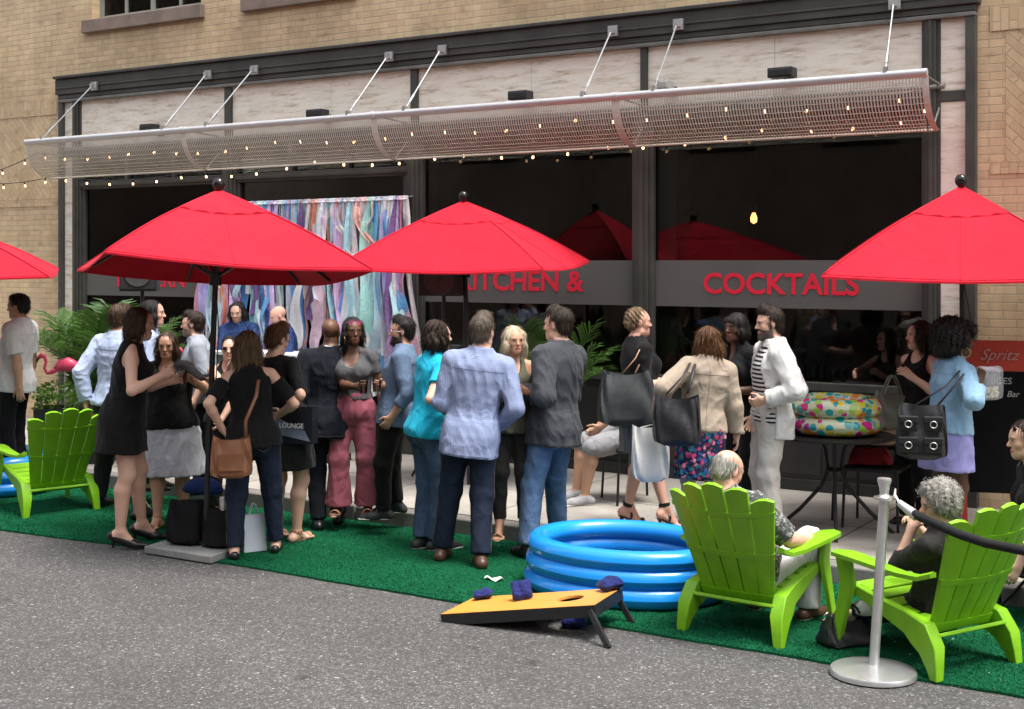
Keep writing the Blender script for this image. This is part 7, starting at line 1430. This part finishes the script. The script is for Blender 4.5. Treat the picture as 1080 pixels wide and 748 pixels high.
# ------------------------------------------------------------------ what they hold and carry
def cup(key, side, mat, label, r=.036, h=.10, up=.0):
    q = PEOPLE[key]; hd = q['hands'][side]; c = q['toW'](hd['c']); o = empty('cup', c + np.array([0, 0, -h * .5 + up]), 0, label, 'cup', 'plastic cups of drink')
    b = MB(); b.lathe([(.0001, 0), (r * .75, 0), (r, h), (r * .95, h), (r * .72, .006), (.0001, .006)], 18); b.build('tumbler', M_GL, o, 40)
    b = MB(); b.lathe([(.0001, .008), (r * .73, .008), (r * .86, h * .66), (.0001, h * .66)], 18); b.build('drink', mat, o, 40)
REDD = plain('red_drink', (.45, .03, .03), .1, 0, 0); ORD = plain('orange_drink', (.60, .17, .06), .1, 0, 0); DRK = plain('dark_drink', (.05, .02, .015), .1, 0, 0)
cup('greyskirt', 1, REDD, 'clear cup of red drink held by the grey skirt woman'); cup('pink', 1, REDD, 'clear cup of red drink held before the grey tee'); cup('denim', 1, ORD, 'clear cup of orange drink held by the denim shirt man'); cup('braid', 1, DRK, 'cup of dark drink held by the braided woman')
def strap(o, pts, r, mat, name='strap', flat=.45): P = [np.asarray(p) - np.array(o.location) for p in pts]; MM = np.array(o.matrix_basis.to_3x3().inverted()); MB().tube([MM @ p for p in P], r, 6, sq=flat).build(name, mat, o, smooth=True)
def curve(a, c, n, sagv=(0, 0, 0)): a, c = np.asarray(a), np.asarray(c); return [a + (c - a) * i / n + np.asarray(sagv) * math.sin(math.pi * i / n) for i in range(n + 1)]
q = PEOPLE['brownbag']; d = q['d0']; loc = PD(244, 504, d - .24)
o = bag('shoulder_bag', loc, AL + .2, .29, .29, .13, M_BROWNB, 'slouchy brown leather bag hanging behind the dark jeans woman', handle=0, seed=12, flare=.86, sag=.02, pocket=True)
sp = q['toW'](q['sh'][1] - q['L'] * .07 + q['U'] * .045); bk = q['toW'](q['pel'] + q['U'] * .20 * q['H'] - q['F'] * .16 + q['L'] * .06)
fr_ = loc + np.array([0, 0, .28]); strap(o, [sp + FW * .02, sp - FW * .05 - UP * .04, bk - FW * .05, (bk * .4 + fr_ * .6) + RT * .03 - FW * .02, fr_ + RT * .10], .013, M_BROWNB)
q = PEOPLE['redhead']; loc = PD(311, 467, q['d0'] - .16); o = empty('gift_bag', loc, AL - .35, 'glossy black and silver paper bag carried by the auburn haired woman', 'bag')
b = MB(); w_, d_, h_ = .33, .10, .26; lo = [(-w_ / 2, -d_ / 2, 0), (w_ / 2, -d_ / 2, 0), (w_ / 2, d_ / 2, 0), (-w_ / 2, d_ / 2, 0)]; hi = [(x, y * .8, h_) for x, y, z in lo]; b.add(lo + hi, [(3, 2, 1, 0), (0, 1, 5, 4), (1, 2, 6, 5), (2, 3, 7, 6), (3, 0, 4, 7)]); b.build('body', plain('gloss_black_paper', (.016, .018, .022), .15, 0, .2, 3), o)
b = MB(); b.slab([(-w_ / 2 + .01, -d_ / 2 - .002, .07), (w_ / 2 - .01, -d_ / 2 - .002, .02), (w_ / 2 - .06, -d_ / 2 - .002, .10), (-w_ / 2 + .01, -d_ / 2 - .002, .20)], (0, -.001, 0)); b.build('print', plain('silver_print', (.30, .36, .46), .2, .5, .3, 12), o)
cu = bpy.data.curves.new('lettering', 'FONT'); cu.body = 'LOUNGE'; cu.size = .05; cu.extrude = .001; to_ = bpy.data.objects.new('lettering', cu); COL.objects.link(to_); me = bpy.data.meshes.new_from_object(to_.evaluated_get(bpy.context.evaluated_depsgraph_get())); bpy.data.objects.remove(to_); me.materials.clear(); me.materials.append(M_WHITE); lt = link('lettering', me, o); lt.location = (-.10, -d_ / 2 - .006, .115); lt.rotation_euler = (math.pi / 2, 0, 0)
for s in (-1, 1): MB().tube(arc(-.07, .07, h_ - .01, .13, s * d_ * .38), .004, 6).build('handle', M_BLACK, o)
q = PEOPLE['braid']; loc = PD(661, 449, q['d0'] - .24); shp = q['toW'](q['sh'][1] - q['L'] * .03 + q['U'] * .055)
o = bag('tote_bag', loc, AL + .12, .43, .40, .17, M_GREYL, 'large dark grey leather tote with a tan strap on the braided woman shoulder', handle=0, seed=21, flare=.82, sag=.03)
t0_ = loc + UP * .38; strap(o, [t0_ - RT * .03, t0_ * .5 + shp * .5 - FW * .05, shp - FW * .02, shp + FW * .03, t0_ * .5 + shp * .5 + FW * .02 + RT * .06, t0_ + RT * .06], .010, LTAN, 'strap')
q = PEOPLE['tanjacket']; shl = q['toW'](q['sh'][-1] + q['L'] * .03 + q['U'] * .055); loc = PD(714, 470, q['d0'] - .27)
o = bag('tote_bag', loc, AL - .35, .31, .34, .14, M_BLKL, 'black leather tote on the tan jacket shoulder', handle=0, seed=23, flare=.95, sag=.02)
t0_ = loc + UP * .35; strap(o, [t0_ - RT * .07, t0_ * .45 + shl * .55 - FW * .06 - RT * .02, shl - FW * .02 + UP * .01, shl + FW * .06, shl * .6 + t0_ * .4 + FW * .03 + RT * .05], .011, M_BLKL); strap(o, [t0_ + RT * .07, t0_ * .45 + shl * .55 - FW * .06 + RT * .04, shl - FW * .02 + RT * .03 + UP * .01, shl + FW * .06 + RT * .03], .011, M_BLKL)
hw_ = q['toW'](q['hands'][-1]['c']); loc = PD(686, 508, q['d0'] - .12)
o = bag('tote_bag', loc, AL + .1, .25, .38, .09, plain('pale_tote', (.62, .61, .58), .85, 0, .08, 4, .5, 12, .2), 'white tote hanging from the hand of the tan jacket woman', handle=0, seed=25, flare=.98, sag=.0)
t0_ = loc + UP * .37; strap(o, [t0_ - RT * .07, hw_ - UP * .01, t0_ + RT * .08], .008, plain('pale_tote', (.62, .61, .58), .85, 0, .08, 4, .5, 12, .2))
q = PEOPLE['afro']; loc = PD(972, 484, q['d0'] - .30); shr = q['toW'](q['sh'][1] - q['L'] * .02 + q['U'] * .06)
o = bag('shoulder_bag', loc, AL - .25, .33, .37, .17, M_BLKL, 'big black leather bag with ringed pockets at the denim jacket', handle=0, seed=31, flare=.9, sag=.02)
for px_o, pz_o in ((-.09, .06), (.07, .06), (-.09, .20), (.07, .20)):
    b = MB(); b.box((px_o, -.095, pz_o + .045), (.12, .03, .10)); b.box((px_o, -.112, pz_o + .075), (.128, .018, .05)); pk = b.build('pocket', M_BLKL, o, bevel=.012)
    b = MB(); b.tube([(px_o + .022 * math.cos(a), -.126, pz_o + .045 + .022 * math.sin(a)) for a in np.linspace(0, 6.283, 17)[:-1]], .004, 6, closed=True); b.build('ring', M_CHROME, pk, smooth=True)
t0_ = loc + UP * .35; strap(o, [t0_ - RT * .06, t0_ * .5 + shr * .5 - FW * .07, shr - FW * .03, shr + FW * .05], .012, M_BLKL); strap(o, [t0_ + RT * .10, t0_ * .4 + shr * .6 - FW * .08 + RT * .05, shr - FW * .03 + RT * .03, shr + FW * .05 + RT * .03], .012, M_BLKL)
q = PEOPLE['afro']; hd = q['toW'](q['hands'][1]['c']); pc = hd + RT * .06 - UP * .05; o = empty('popcorn_bag', pc, AL, 'clear plastic bag of popcorn held by the denim jacket woman', 'popcorn bag')
b = bag_mesh(.16, .22, .10, 1.15, 0, 41); PLB, t_, p_ = newmat('clear_bag'); p_.inputs['Base Color'].default_value = (.85, .87, .9, 1); p_.inputs['Roughness'].default_value = .12; p_.inputs['Alpha'].default_value = .28
b.xf(None, (0, 0, -.14)); b.build('bag', PLB, o, smooth=True); b = MB(); r_ = random.Random(3)
for k in range(46): b.lathe([(.0001, -.012), (.010, -.008), (.014, .002), (.008, .010), (.0001, .012)], 7, (r_.uniform(-.055, .055), r_.uniform(-.03, .03), -.12 + r_.uniform(0, .06)))
b.build('popcorn', plain('popcorn', (.70, .62, .45), .8, 0, .2, 40, .3), o, smooth=True)
q = PEOPLE['grey']; hd = q['toW'](q['hands'][-1]['c']); b = MB(); b.box((0, 0, 0), (.074, .012, .145)); o = b.build('phone', plain('orange_case', (.75, .17, .04), .4, 0, 0), None, bevel=.006); o.location = hd - UP * .0 + RT * .012; o.rotation_euler = (.5, .2, AL + .9); tag(o, 'orange phone in the hands of the grey haired woman', 'phone')
q = PEOPLE['grey']; kn = q['toW'](q['legs'][-1][1]); b = MB(); b.lathe([(.0001, .10), (.05, .095), (.09, .06), (.10, .0), (.16, -.012), (.155, -.02), (.0001, -.012)], 28); o = b.build('sun_hat', WHT, None, True); o.location = kn + UP * .05; o.rotation_euler = (.25, -.35, 0); tag(o, 'white sun hat resting on the knee of the grey haired woman', 'hat')
